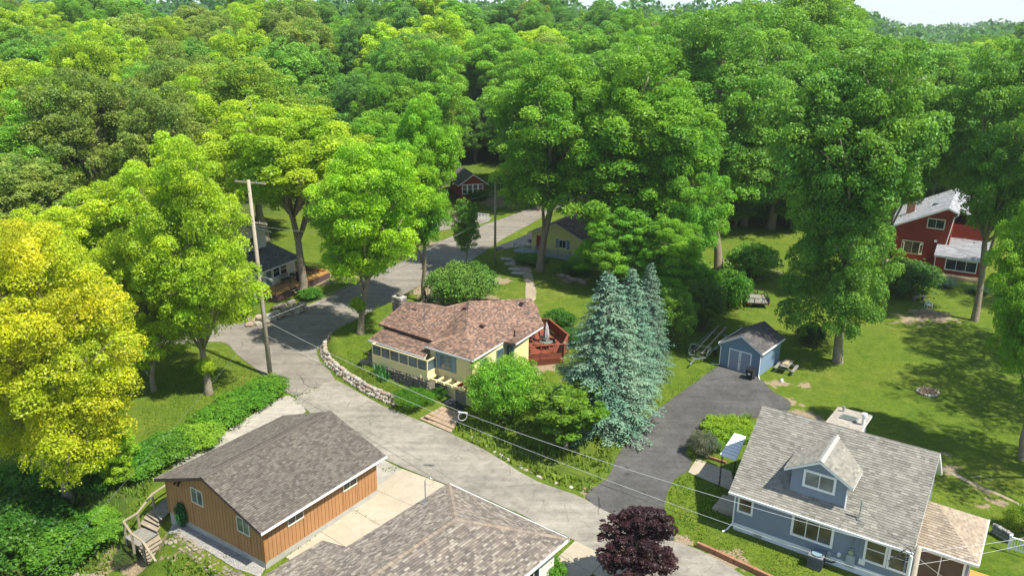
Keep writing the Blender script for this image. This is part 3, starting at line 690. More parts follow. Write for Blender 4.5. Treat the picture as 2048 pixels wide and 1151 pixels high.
# ---- blue house with dormer, rear addition, sunroom and deck
BH = Frame((14.35, 45.0, 0), (.826, -.563))
def blue_house():
    F = BH; L, D = 9.95, 9.2; ze, zr = 3.1, 6.55; t = thing('blue_house', 'blue-grey clapboard house with tan shingled roof and front dormer', 'house', F.o)
    ov, ro = .55, .35; sl = (zr - ze) / (D / 2)
    m = MB(); F.box(m, -.02, L + .02, -.03, D + .02, -.3, .5); m.build('foundation', 'white_trim', t)
    m = MB(); g0 = .0
    F.box(m, 0, L, 0, D, .5, ze)
    for a in (0, L - .1): m.prism([F.p(a, 0, ze), F.p(a + .1, 0, ze), F.p(a + .1, D, ze), F.p(a, D, ze)], [F.p(a, D / 2 - .02, zr - .05), F.p(a + .1, D / 2 - .02, zr - .05), F.p(a + .1, D / 2 + .02, zr - .05), F.p(a, D / 2 + .02, zr - .05)])
    m.build('wall', 'blue_siding', t)
    top = lambda b: 0
    gl = lambda z: max(0, (z - ze) / sl); gr = lambda z: D - max(0, (z - ze) / sl)
    lap(t, [(F.p(0, 0), F.u, -F.v, .5, ze, cst(0), cst(L)), (F.p(0, D), -F.v, -F.u, .5, zr - .1, gl, gr)], 'blue_siding')
    m = MB()
    for a, b in ((0, 0), (L, 0), (0, D)): F.box(m, a - .05, a + .05, b - .05, b + .05, .5, ze)
    m.build('corner_post', 'blue_siding', t)
    m = MB(); F.box(m, -.05, L + .05, -.07, -.031, .36, .52); m.build('skirt_board', 'white_trim', t)
    zE = ze - ov * sl + .22; zR = zr + .22
    fr = [F.p(-ro, -ov, zE), F.p(L + ro, -ov, zE), F.p(L + ro, D / 2, zR), F.p(-ro, D / 2, zR)]
    bk = [F.p(L + ro, D + ov, zE), F.p(-ro, D + ov, zE), F.p(-ro, D / 2, zR), F.p(L + ro, D / 2, zR)]
    r = roof_slab(t, [fr, bk], 'white_trim', .2); shingles(r, [fr, bk], BLUE_PAL, .16, (.2, .4), seed=7)
    m = MB(); m.bar(F.p(-ro, -ov - .06, zE - .05), F.p(L + ro, -ov - .06, zE - .05), .11, .12); m.build('gutter', 'white_trim', r)
    # windows on the front wall
    window(t, F.p(.62, -.02, 2.15), F.u, -F.v, 1.0, 1.5, 'white_trim', 'glass_warm', 1, 1, .12)
    window(t, F.p(4.75, -.02, 1.95), F.u, -F.v, 2.5, 1.75, 'white_trim', 'glass_warm', 3, 1, .15)
    window(t, F.p(8.35, -.02, 1.9), F.u, -F.v, 1.25, 1.75, 'white_trim', 'glass_warm', 1, 2, .13)
    window(t, F.p(9.6, -.02, 1.9), F.u, -F.v, 1.2, 1.75, 'white_trim', 'glass_warm', 1, 2, .13)
    # dormer
    d0, d1 = 3.0, 6.2; bf = .5; zb = ze + bf * sl + .1; dz = 5.35; dp = 6.25; mid = (d0 + d1) / 2
    bb = lambda z: (z - ze - .22) / sl
    m = MB(); m.prism([F.p(d0, bf, zb - .4), F.p(d1, bf, zb - .4), F.p(d1, bf + 3.3, zb - .4), F.p(d0, bf + 3.3, zb - .4)], [F.p(d0, bf, dz), F.p(d1, bf, dz), F.p(d1, bf + 3.3, dz), F.p(d0, bf + 3.3, dz)])
    m.prism([F.p(d0, bf, dz), F.p(d1, bf, dz), F.p(d1, bf + .1, dz), F.p(d0, bf + .1, dz)], [F.p(mid - .02, bf, dp - .05), F.p(mid + .02, bf, dp - .05), F.p(mid + .02, bf + .1, dp - .05), F.p(mid - .02, bf + .1, dp - .05)])
    dm = m.build('dormer', 'blue_siding', t); dsl = (dp - dz) / ((d1 - d0) / 2)
    lap(dm, [(F.p(d0, bf), F.u, -F.v, zb - .1, dp - .1, lambda z: max(0, (z - dz) / dsl), lambda z: (d1 - d0) - max(0, (z - dz) / dsl)), (F.p(d0, bf + 3.3), -F.v, -F.u, zb - .1, dz, lambda z: max(0, 3.3 + bf - bb(z)), cst(3.3))], 'blue_siding')
    o2 = .4; e = dz - o2 * dsl + .12; pk = dp + .12; bl = bb(e) + .2; bp = bb(pk) + .2; fo = bf - .35
    Lp = [F.p(d0 - o2, bl, e), F.p(d0 - o2, fo, e), F.p(mid, fo, pk), F.p(mid, bp, pk)]; Rp = [F.p(d1 + o2, fo, e), F.p(d1 + o2, bl, e), F.p(mid, bp, pk), F.p(mid, fo, pk)]
    dr = roof_slab(dm, [Lp, Rp], 'white_trim', .16, 'dormer_roof'); sh = shingles(dm, [Lp, Rp], BLUE_PAL, .16, (.2, .4), seed=8)
    m = MB(); n = 15
    for i in range(n):
        b0 = fo + (bp - fo) * i / n; b1 = fo + (bp - fo) * (i + .97) / n
        for k in (-1, 1): m.quad(F.p(mid, b0, pk + .06), F.p(mid, b1, pk + .05), F.p(mid + k * .2, b1, pk - .2 * dsl + .05), F.p(mid + k * .2, b0, pk - .2 * dsl + .06))
    m.build('ridge_cap', 'concrete_wall', dm)
    wn = window(dm, F.p(mid + .05, bf - .02, 4.88), F.u, -F.v, 1.9, 1.15, 'white_trim', 'glass_pale', 2, 1, .14)
    m = MB(); m.tube([F.p(d1 + .3, bf - .3, e - .1), F.p(d1 + .05, bf - .05, e - .35), F.p(d1 + .05, bf - .05, zb + .1)], .05, 6); m.build('downspout', 'white_trim', dm)
    # mast on the roof, downspouts, meter, vents
    b = F.p(7.15, .2, ze + .2 * sl + .2); m = MB(); m.tube([b, b + Vector((0, 0, 1.25))], .045); m.tube([b + Vector((0, 0, .85)), b + Vector((.2, -.15, .95))], .03, 6); m.tube([b - Vector((0, 0, .03)), b + Vector((0, 0, .06))], .16); m.build('service_mast', 'galvanized', r)
    m = MB(); m.tube([F.p(-.02, -.5, zE - .1), F.p(-.06, -.06, zE - .35), F.p(-.06, -.06, .45), F.p(-.25, -.45, .12), F.p(-.45, -.75, .05)], .05, 6); m.build('downspout', 'white_trim', t)
    m = MB(); m.tube([F.p(7.10, -.08, ze - .1), F.p(7.10, -.08, 1.6)], .035, 6); m.tube([F.p(7.45, -.06, ze - .1), F.p(7.45, -.06, 1.5)], .018, 5); m.build('conduit', 'cable_grey', t)
    m = MB(); F.box(m, 6.87, 7.35, -.24, -.02, .35, 1.15); m.build('meter_box', 'grey_rail', t)
    m = MB(); m.tube([F.p(7.10, -.04, 1.38), F.p(7.10, -.3, 1.38)], .15, 14); F.box(m, 6.98, 7.22, -.16, -.02, 1.18, 1.58); m.build('electric_meter', 'galvanized', t)
    m = MB(); F.box(m, 7.55, 7.90, -.14, -.02, .75, 1.1); m.build('utility_box', 'white_plastic', t)
    m = MB(); F.box(m, 5.80, 6.02, -.16, -.02, .55, .85); m.build('utility_box', 'grey_rail', t)
    m = MB(); F.box(m, 6.35, 6.55, -.16, -.02, .82, 1.0); m.tube([F.p(6.45, -.15, .9), F.p(6.45, -.28, .86)], .06, 8); m.build('dryer_vent', 'white_plastic', t)
    m = MB(); F.box(m, 1.35, 1.85, -.075, -.04, .08, .32); m.build('foundation_vent', 'grey_siding', t)
    # rear addition with skylight
    q0 = at(1678, 806, 3.2) - F.o; q1 = at(1745, 826, 3.2) - F.o; a0, a1, b1 = q0.dot(F.u) + .25, q1.dot(F.u) - .25, (q0.dot(F.v) + q1.dot(F.v)) / 2 - .3; print('addition', a0, a1, b1)
    m = MB(); F.box(m, a0, a1, D, b1, -.2, 2.9); add = m.build('rear_addition', 'blue_siding', t)
    P = [F.p(a0 - .25, b1 + .3, 2.95), F.p(a0 - .25, D - .3, 3.55), F.p(a1 + .25, D - .3, 3.55), F.p(a1 + .25, b1 + .3, 2.95)]
    PP = [P[3], P[0], P[1], P[2]]
    roof_slab(add, [PP], 'white_trim', .16, 'addition_roof'); shingles(add, [PP], [(.33, .30, .25), (.37, .34, .29), (.30, .27, .23)], .16, seed=9)
    am = (a0 + a1) / 2; SKY4 = ((am - .6, b1 - 2.1), (am + .6, b1 - 2.1), (am + .6, b1 - 1.2), (am - .6, b1 - 1.2)); SKY3 = ((am - .5, b1 - 2.0), (am + .5, b1 - 2.0), (am + .5, b1 - 1.3), (am - .5, b1 - 1.3))
    zs = lambda b: 3.55 - (b - D + .3) * .6 / (b1 - D + .6)
    m = MB(); m.prism([F.p(a, b, zs(b) - .02) for a, b in SKY4], [F.p(a, b, zs(b) + .13) for a, b in SKY4]); sk = m.build('skylight', 'ac_grey', add)
    m = MB(); m.prism([F.p(a, b, zs(b) + .12) for a, b in SKY3], [F.p(a, b, zs(b) + .145) for a, b in SKY3]); m.build('skylight_pane', 'skylight_glass', add)
    m = MB(); b = F.p(a0 + .3, b1 - .5, zs(b1 - .5)); m.tube([b, b + Vector((0, 0, .4))], .08); m.tube([b + Vector((0, 0, .36)), b + Vector((0, 0, .46))], .13); m.build('vent_pipe', 'galvanized', add)
    m = MB(); b = F.p(a1 + .1, b1 - 2.2, 2.0); m.tube([b, b + Vector((0, 0, 2.0))], .13, 12); m.tube([b + Vector((0, 0, 1.9)), b + Vector((0, 0, 2.12))], .2, 12); m.build('flue', 'white_trim', add)
    # sunroom with hip roof on the right
    s1 = 13.0; sb0, sb1 = .75, 5.2; se = 2.85; sp = 4.35
    m = MB(); F.box(m, L, s1, sb0, sb1, .0, se); sr = m.build('sunroom', 'blue_siding', t)
    lap(sr, [(F.p(L, sb0), F.u, -F.v, .1, se, cst(0), cst(s1 - L))], 'blue_siding')
    e0 = .4; A = F.p(L - .02, sb0 - e0, se); B = F.p(s1 + e0, sb0 - e0, se); C = F.p(s1 + e0, sb1 + e0, se); Dd = F.p(L - .02, sb1 + e0, se); mb_ = (sb0 + sb1) / 2; ap = F.p(L + .75, mb_, sp); ap0 = F.p(L - .02, mb_, sp)
    pl = [[A, B, ap, ap0], [B, C, ap], [C, Dd, ap0, ap]]
    roof_slab(sr, pl, 'white_trim', .14, 'sunroom_roof'); shingles(sr, pl, TAN_PAL, .16, seed=11)
    m = MB(); m.bar(A + Vector((0, 0, -.02)), B + Vector((0, 0, -.02)), .1, .12); m.bar(B + Vector((0, 0, -.025)), C + Vector((0, 0, -.025)), .1, .12); m.build('gutter', 'white_trim', sr)
    window(sr, F.p(L + 1.65, sb0 - .02, 1.42), F.u, -F.v, 2.5, 2.35, 'white_trim', 'glass_dark', 2, 1, .12, label='white framed sliding glass door')
    # metal awning over the side entrance with iron posts
    q = [at(1440, 907, 2.75), at(1472, 919, 2.8), at(1492, 872, 2.95), at(1469, 865, 2.9)]
    m = MB(); m.slab(q, .1); aw = m.build('awning', 'white_trim', t)
    m = MB()
    for i in range(1, 8): m.bar(q[0].lerp(q[3], i / 8) + Vector((0, 0, .015)), q[1].lerp(q[2], i / 8) + Vector((0, 0, .015)), .03, .03)
    m.build('awning_rib', 'grey_siding', aw)
    for p in (q[0].lerp(q[2], .1), q[1].lerp(q[3], .08)):
        m = MB(); p = Vector((p.x, p.y, 2.7)); s = .11
        for dx in (-s, s): m.bar(p + F.v * dx, Vector((p.x, p.y, .05)) + F.v * dx, .03)
        for k in range(6): m.bar(Vector((p.x, p.y, .2 + k * .4)) - F.v * s, Vector((p.x, p.y, .6 + k * .4)) + F.v * s, .015); m.bar(Vector((p.x, p.y, .2 + k * .4)) + F.v * s, Vector((p.x, p.y, .6 + k * .4)) - F.v * s, .015)
        m.build('iron_post', 'black_metal', aw)
    st = at(1480, 968, 0); m = MB()
    F.box(m, -1.5, -.1, 1.2, 3.2, 0, .35); F.box(m, -1.9, -1.5, 1.2, 3.2, 0, .18); m.build('entry_step', 'concrete', t)
    # low golden deck
    dk = link('deck', None, t); n = 0
    m = MB(); F.box(m, L + .05, 19, -3.2, sb0 - .05, .02, .2); m.build('deck_frame', 'gold_deck', dk)
    for i in range(21):
        m = MB(); b0 = -3.2 + i * .187; F.box(m, L + .0, 15.2 if b0 > -.2 else 19, b0 + .006, b0 + .178, .2, .24); m.build('deck_board', 'gold_deck', dk)
    m = MB(); F.box(m, s1 + .05, 19, sb0 - .03, 4.0, .0, .2); m.build('deck_frame', 'gold_deck', dk)
    for i in range(17):
        m = MB(); b0 = sb0 + i * .187; F.box(m, s1 + .03, 19, b0 + .006, b0 + .178, .2, .24); m.build('deck_board', 'gold_deck', dk)
    m = MB(); ry = 2.6
    p0 = at(2022, 1072, 1.15); p0 = Vector((p0.x, p0.y, 0)); p1 = p0 + F.u * 3.5
    for p in (p0, p0 + F.u * 1.75, p1): m.box(p + Vector((0, 0, .72)), .13, .13, 1.0, F.u, F.v); m.box(p + Vector((0, 0, 1.24)), .17, .17, .05, F.u, F.v)
    m.build('rail_post', 'white_trim', dk)
    m = MB(); m.bar(p0 + Vector((0, 0, 1.12)), p1 + Vector((0, 0, 1.12)), .08, .06); m.bar(p0 + Vector((0, 0, .36)), p1 + Vector((0, 0, .36)), .06, .05); m.build('rail', 'white_trim', dk)
    for i in range(1, 27):
        if i == 13: continue
        m = MB(); p = p0.lerp(p1, i / 26.); m.bar(p + Vector((0, 0, .385)), p + Vector((0, 0, 1.09)), .035); m.build('baluster', 'white_trim', dk)
blue_house()

# ---- blue shed
def shed():
    A = at(1440, 731); B = at(1516, 753); F = Frame((A + B) / 2, (B - A)); hw = (B - A).length / 2; D = 4.7; ze, zr = 2.35, 3.45
    F.o = F.o.copy(); t = thing('garden_shed', 'small blue-grey clapboard shed with double doors at the end of the driveway', 'shed', F.o)
    m = MB(); F.box(m, -hw, hw, 0, D, -.1, ze)
    for b in (0, D - .1): m.prism([F.p(-hw, b, ze), F.p(hw, b, ze), F.p(hw, b + .1, ze), F.p(-hw, b + .1, ze)], [F.p(-.02, b, zr - .04), F.p(.02, b, zr - .04), F.p(.02, b + .1, zr - .04), F.p(-.02, b + .1, zr - .04)])
    m.build('wall', 'shed_siding', t); sl = (zr - ze) / hw
    lap(t, [(F.p(-hw, 0), F.u, -F.v, .0, zr - .08, lambda z: max(0, (z - ze) / sl), lambda z: 2 * hw - max(0, (z - ze) / sl)), (F.p(hw, 0), F.v, F.u, .0, ze, cst(0), cst(D))], 'shed_siding', expo=.12)
    m = MB()
    for a in (-hw, hw): F.box(m, a - .045, a + .045, -.045, .045, 0, ze)
    m.build('corner_post', 'shed_siding', t)
    ov = .22; zE = ze - ov * sl + .12; zR = zr + .12
    Lp = [F.p(-hw - ov, D + .2, zE), F.p(-hw - ov, -.22, zE), F.p(0, -.22, zR), F.p(0, D + .2, zR)]; Rp = [F.p(hw + ov, -.22, zE), F.p(hw + ov, D + .2, zE), F.p(0, D + .2, zR), F.p(0, -.22, zR)]
    r = roof_slab(t, [Lp, Rp], 'white_trim', .14); shingles(r, [Lp, Rp], SHED_PAL, .16, seed=13)
    m = MB()
    for s in (-1, 1): m.bar(F.p(s * (hw + ov + .05), -.22, zE - .05), F.p(s * (hw + ov + .05), D + .2, zE - .05), .1, .1)
    m.build('gutter', 'white_trim', r)
    for s in (-1, 1):
        m = MB(); m.tube([F.p(s * (hw + ov + .03), -.15, zE - .1), F.p(s * (hw + .06), -.07, zE - .32), F.p(s * (hw + .06), -.07, .16), F.p(s * (hw + (.75 if s < 0 else .45)), -.25 if s < 0 else -.65, .06)], .045, 6); m.build('downspout', 'white_trim', t)
    dw, dh = 2.0, 1.95; m = MB()
    F.box(m, -dw / 2 - .1, -dw / 2, -.08, -.02, .02, dh + .1); F.box(m, dw / 2, dw / 2 + .1, -.08, -.02, .02, dh + .1); F.box(m, -dw / 2 - .1, dw / 2 + .1, -.083, -.02, dh, dh + .1); F.box(m, -dw / 2, dw / 2, -.083, -.02, .0, .09)
    m.build('door_frame', 'white_trim', t)
    for s in (-1, 1):
        m = MB(); F.box(m, min(0, s * dw / 2) + .005, max(0, s * dw / 2) - .005, -.05, -.02, .09, dh); d = m.build('door', 'door_panel', t)
        lap(d, [(F.p(min(0, s * dw / 2), -.05), F.u, -F.v, .1, dh, cst(.07), cst(dw / 2 - .07))], 'door_panel', 'door_siding', .1, .018)
        m = MB(); F.box(m, s * .02 if s > 0 else -.11, .11 if s > 0 else -.02, -.09, -.051, .1, dh - .01); m.build('door_stile', 'white_trim', d)
        if s > 0: m = MB(); F.box(m, .03, .07, -.13, -.09, .95, 1.1); m.build('handle', 'black_metal', d)
shed()

# ---- yellow house
YU = Vector((.823, -.568, 0)).normalized(); YV = Vector((-YU.y, YU.x, 0))
def yellow_house():
    base = at(854, 760, 1.9); t = thing('yellow_house', 'yellow house with reddish shingled roof, screened porch and stone foundation', 'house', (-3, 66, 0))
    zE = 4.45
    A = at(848, 691, zE); B = at(945, 720, zE); C = at(1006, 683, zE); D = at(1031, 687, zE); E = at(1086, 652, zE); Fp = at(1060, 597, 5.5); G = at(936, 603, 6.15); J1 = at(885, 616, 5.75); L1 = at(812, 602, 5.75); L2 = at(757, 647, zE); K = at(934, 662, 5.4)
    # join front left wing eave onto the bay
    A2 = at(868, 682, zE)
    backs = [L1 + YV * 3.6 + Vector((0, 0, -1.3)), J1 + YV * 3.6 + Vector((0, 0, -1.3)), G + YV * 3.2 + Vector((0, 0, -1.6)), Fp + YV * 1.2 + Vector((0, 0, -1.0))]
    planes = [[A, B, K], [B, C, G, K], [C, D, E], [C, E, Fp], [C, Fp, G], [L2, A2, L1], [A2, J1, L1], [A2, A, K], [A2, K, G], [A2, G, J1],
              [backs[1], backs[0], L1, J1], [backs[2], backs[1], J1, G], [backs[3], backs[2], G, Fp], [E, backs[3], Fp]]
    r = roof_slab(t, planes, 'fascia_plum', .16); shingles(r, planes, RED_PAL, .16, (.16, .34), seed=15)
    m = MB(); rr = random.Random(2)
    for a, b in ((B, K), (K, G), (A, K), (G, Fp), (J1, L1), (E, Fp), (G, J1)):
        n = max(3, int((b - a).length / .3)); d = (b - a).normalized(); sd = d.cross(Vector((0, 0, 1))).normalized()
        for i in range(n):
            p, q = a.lerp(b, i / n), a.lerp(b, (i + .97) / n)
            for k in (-1, 1): m.quad(p + Vector((0, 0, .06)), q + Vector((0, 0, .05)), q + sd * k * .15 - Vector((0, 0, .0)), p + sd * k * .15 + Vector((0, 0, .01)))
    hc = m.build('hip_cap', 'shingle', r); cl = []
    for i in range(len(m.f) // 2): cl += [(*rr.choice(RED_PAL), 1)] * 2
    face_attr(hc.data, 'Col', cl, True)
    # porch roof
    pz0, pz1 = 3.72, 4.2
    p0 = at(737, 679, pz0); p1 = at(850, 715, pz0); p2 = at(868, 680, pz1); p3 = at(772, 651, pz1)
    pr = roof_slab(t, [[p0, p1, p2, p3]], 'cream_trim', .14, 'porch_roof'); shingles(pr, [[p0, p1, p2, p3]], RED_PAL, .16, (.16, .34), seed=16)
    m = MB(); m.bar(p0 + Vector((0, 0, -.06)), p1 + Vector((0, 0, -.06)), .1, .12); m.bar(A + Vector((0, 0, -.08)), B + Vector((0, 0, -.08)), .1, .12); m.bar(B + Vector((0, 0, -.085)), C + Vector((0, 0, -.085)), .1, .12); m.bar(D + Vector((0, 0, -.08)), E + Vector((0, 0, -.08)), .1, .12); m.build('gutter', 'white_trim', r)
    # porch: stone base, panel, posts, screens
    F = Frame(at(745, 724, 1.95), YU); F.o.z = 0
    Lp = (at(855, 760, 1.95) - at(745, 724, 1.95)).length; zf = 1.95; zt = 3.62; zs = 2.72
    dep = 2.6
    m = MB(); F.box(m, 0, Lp, .06, dep, -.3, zf); m.build('stone_core', 'dark_stone', t)
    rs = random.Random(3); x = 0.0
    base_o = link('stone_foundation', None, t)
    for row in range(7):
        x = rs.random() * .2 - .1; z0 = zf - .30 * (row + 1)
        while x < Lp - .05:
            wd = rs.uniform(.22, .5); h = rs.uniform(.22, .3); c = F.p(x + wd / 2, .04, z0 + .15)
            if c.z + .16 > gz(c.x, c.y) - .05:
                o = link('stone', STONES[rs.randrange(len(STONES))], base_o, c - origin_of(t)); o.scale = (wd * .56, .14, h * .56); o.rotation_euler = (0, rs.uniform(-.15, .15), math.atan2(YU.y, YU.x))
                o.material_slots[0].link = 'OBJECT'; o.material_slots[0].material = MATS['dark_stone']
            x += wd
    m = MB(); F.box(m, 0, Lp, 0, .08, zf, zs); F.box(m, 0, .08, .08, dep, zf, zs); F.box(m, Lp - .08, Lp, .08, dep, zf, zs); m.build('porch_panel', 'yellow_trim', t)
    m = MB(); F.box(m, .1, Lp - .1, dep - .1, dep, zf, 4.1); m.build('inner_wall', 'yellow_siding', t)
    m = MB(); F.box(m, .05, Lp - .05, .05, dep, zf - .02, zf + .1); m.build('porch_floor', 'weathered_grey', t)
    m = MB()
    for i in range(7): F.box(m, i * (Lp - .09) / 6, i * (Lp - .09) / 6 + .09, .005, .085, zs, zt)
    F.box(m, 0, Lp, -.002, .087, zt, zt + .12); F.box(m, 0, Lp, -.01, .085, zs - .04, zs + .04)
    F.box(m, Lp - .09, Lp - .002, 1.15, 1.25, zs, zt + .1); F.box(m, Lp - .088, Lp - .004, .09, dep, zt, zt + .1); F.box(m, .003, .085, .09, dep, zt, zt + .1); m.build('porch_post', 'yellow_trim', t)
    for i in range(6):
        a0 = i * (Lp - .09) / 6 + .09; a1 = (i + 1) * (Lp - .09) / 6
        m = MB(); F.box(m, a0, a1, .035, .05, zs + .04, zt); s = m.build('porch_screen', 'glass_blue', t)
        if i > 1:
            m = MB(); F.box(m, a0, a1, .025, .033, zs + .3, zs + .34); m.build('screen_bar', 'shutter_blue', s)
    m = MB(); F.box(m, Lp - .05, Lp - .035, .09, 1.15, zs, zt); m.build('porch_screen', 'glass_blue', t)
    m = MB(); F.box(m, .035, .05, .09, dep, zs, zt); m.build('porch_screen', 'glass_blue', t)
    # bay block: walls under the eaves, set in by the overhang
    Fb = Frame(A, YU); Fb.o.z = 0; Wb = (B - A).length; o_ = .35
    db = (C - B).dot(YV)
    m = MB(); Fb.box(m, o_, Wb - o_, o_ + .02, 7.5, -.2, zE - .05)
    ex = (D - A).dot(YU); bd = (D - A).dot(YV); be = (E - A).dot(YV)
    bw = bd + o_ + (be - bd) * .45; Fb.box(m, o_, ex - o_, bd + o_, bw, .3, zE - .05)
    # left wing body
    lw = (L2 - A).dot(YU); lb = (L2 - A).dot(YV)
    Fb.box(m, lw + .4, o_ + .01, lb + .45, lb + 5.0, .3, zE - .05)
    m.build('wall', 'yellow_siding', t)
    lap(t, [(Fb.p(o_, o_), Fb.u, -Fb.v, .0, zE - .1, cst(0), cst(Wb - 2 * o_)), (Fb.p(Wb - o_, o_), Fb.v, Fb.u, .0, zE - .1, cst(0), cst(bd)), (Fb.p(Wb - o_, bd + o_), Fb.u, -Fb.v, .3, zE - .1, cst(0), cst(ex - Wb)), (Fb.p(ex - o_, bd + o_), Fb.v, Fb.u, .3, zE - .1, cst(0), cst(bw - bd - o_))], 'yellow_siding')
    # main bay window with shutters
    wc = Fb.p(o_ + 1.75, o_ - .02, 3.35)
    wn = window(t, wc, Fb.u, -Fb.v, 1.35, 1.35, 'shutter_blue', 'glass_pale', 2, 2, .07)
    for s in (-1, 1): m = MB(); m.box(wc + Fb.u * s * .89 - Fb.v * .03, .4, .05, 1.4, Fb.u, Fb.v); m.build('shutter', 'shutter_blue', t)
    # basement window, red valance, door
    window(t, Fb.p(o_ + 1.35, o_ - .02, 1.05), Fb.u, -Fb.v, 1.3, 1.2, 'cream_trim', 'glass_blue', 1, 2, .07)
    m = MB(); Fb.box(m, o_ + 2.75, o_ + 3.85, o_ - .05, o_ - .025, .0, 1.35); m.build('basement_door', 'weathered_grey', t)
    m = MB(); Fb.box(m, o_ + 2.7, o_ + 3.9, o_ - .055, o_ - .024, 1.35, 1.95); m.build('door_light', 'red_paint', t)
    # pergola over the basement entrance
    zp = 2.0
    m = MB(); Fb.box(m, o_ - .3, Wb - .1, o_ - 1.3, o_ - 1.18, zp, zp + .2); pg = m.build('pergola_beam', 'yellow_trim', t)
    m = MB(); Fb.box(m, o_ - .2, Wb - .2, o_ - .06, o_ - .03, zp, zp + .2); m.build('pergola_ledger', 'yellow_trim', pg)
    for i in range(6):
        a = o_ + .05 + i * (Wb - 1.0) / 5; m = MB(); Fb.box(m, a, a + .1, o_ - 1.42, o_ - .061, zp + .02, zp + .19 + .02); m.build('pergola_rafter', 'yellow_trim', pg)
    m = MB(); Fb.box(m, o_ - .12, o_ + .0, o_ - 1.3, o_ - 1.18, zp + .2, 3.6); m.build('pergola_post', 'yellow_trim', pg)
    # right side windows
    for k, (bb, ww, hh, z) in enumerate([(1.6, 1.0, 1.1, 3.3), (3.9, 1.0, 1.5, 3.2)]):
        if bb < bd: window(t, Fb.p(Wb - o_ + .02, o_ + bb, z), Fb.v, Fb.u, ww, hh, 'shutter_blue', 'glass_blue', 1, 1, .07)
    window(t, Fb.p(Wb + (ex - Wb) / 2 - o_, bd + o_ - .02, 3.4), Fb.u, -Fb.v, .7, 1.5, 'shutter_blue', 'glass_blue', 1, 1, .06)
    m = MB(); m.tube([B + Vector((-.25, .1, -.15)), Fb.p(Wb - o_ + .05, o_ - .05, zE - .45), Fb.p(Wb - o_ + .05, o_ - .05, .2)], .045, 6); m.build('downspout', 'weathered', t)
    # roof vents
    for px, py, z in ((830, 619, 5.45), (931, 616, 6.0), (965, 651, 5.4), (1044, 606, 5.65)):
        c = at(px, py, z); m = MB(); m.box(c, .38, .3, .16, YU, YV); m.box(c + Vector((0, 0, .1)), .46, .36, .04, YU, YV); m.build('roof_vent', 'fascia_plum', r)
    c = at(1029, 672, 4.9); m = MB(); m.tube([c, c + Vector((0, 0, .55))], .05); m.tube([c, c + Vector((0, 0, .1))], .11); m.build('vent_pipe', 'black_plastic', r)
    # stone chimney
    c = at(799, 612, 5.2); m = MB(); Fc = Frame((c.x, c.y, 0), YU); Fc.box(m, -.5, .5, -.35, .35, .3, 6.05); ch = m.build('chimney', 'dark_stone', t)
    rs = random.Random(8)
    for zz in np.arange(3.6, 6.1, .26):
        for side in range(4):
            for k in range(3):
                a = (-.33 + .33 * k) + rs.uniform(-.05, .05)
                p = Fc.p(a, -.36, zz) if side == 0 else Fc.p(a, .36, zz) if side == 1 else Fc.p(-.51, a * .8, zz) if side == 2 else Fc.p(.51, a * .8, zz)
                o = link('stone', STONES[rs.randrange(len(STONES))], ch, p - origin_of(ch)); o.scale = (.2, .1, .15) if side < 2 else (.1, .2, .15); o.rotation_euler = (0, 0, math.atan2(YU.y, YU.x)); o.material_slots[0].link = 'OBJECT'; o.material_slots[0].material = MATS['dark_stone']
    m = MB(); Fc.box(m, -.56, .56, -.42, .42, 6.05, 6.17); m.build('chimney_cap', 'concrete_wall', ch)
    m = MB(); Fc.box(m, -.2, .2, -.18, .18, 6.17, 6.45); m.build('flue_tile', 'dark_stone', ch)
    # porch side steps / walkway edging
    m = MB(); F.box(m, -1.5, -.1, .4, 1.9, 1.15, 1.75); F.box(m, -1.9, -1.5, .4, 1.9, 1.15, 1.55); m.build('porch_step', 'weathered_grey', t)
    m = MB()
    for a in (-1.5, -.8): m.bar(F.p(a, .42, 1.7), F.p(a, .42, 2.5), .06)
    m.bar(F.p(-1.5, .42, 2.5), F.p(0, .42, 2.5), .06); m.build('step_rail', 'weathered_grey', t)
    # ---- red deck, built on the right of the house
    zd = 2.1
    dk = thing('red_deck', 'red stained wooden deck with sunburst railing behind the yellow house', 'deck', at(1090, 700, zd))
    pol = [at(1037, 716, zd), at(1126, 709, zd), at(1136, 690, zd), at(1098, 658, zd), at(1060, 655, zd)]
    pol2 = [(p.x, p.y) for p in pol]
    bx = Frame(pol[0], YU); qs = [((p - pol[0]).dot(YU), (p - pol[0]).dot(YV)) for p in pol]
    ar = sum(qs[i][0] * qs[(i + 1) % 5][1] - qs[(i + 1) % 5][0] * qs[i][1] for i in range(5))
    if ar < 0: qs = qs[::-1]
    x = min(q[0] for q in qs); x1 = max(q[0] for q in qs); y0 = min(q[1] for q in qs); y1 = max(q[1] for q in qs)
    while x < x1:
        cp = clip_poly([(x + .008, y0), (x + .14, y0), (x + .14, y1), (x + .008, y1)], qs)
        if len(cp) >= 3: m = MB(); m.slab([bx.p(a, b, 0) for a, b in cp], .05); m.build('deck_board', 'red_deck', dk)
        x += .148
    m = MB(); m.slab([p - Vector((0, 0, .055)) for p in pol], .25); m.build('deck_frame', 'red_deck', dk)
    hr = 1.05; Z = Vector((0, 0, 1)); edges = [(pol[0], pol[1]), (pol[1], pol[2]), (pol[2], pol[3]), (pol[3], pol[4])]
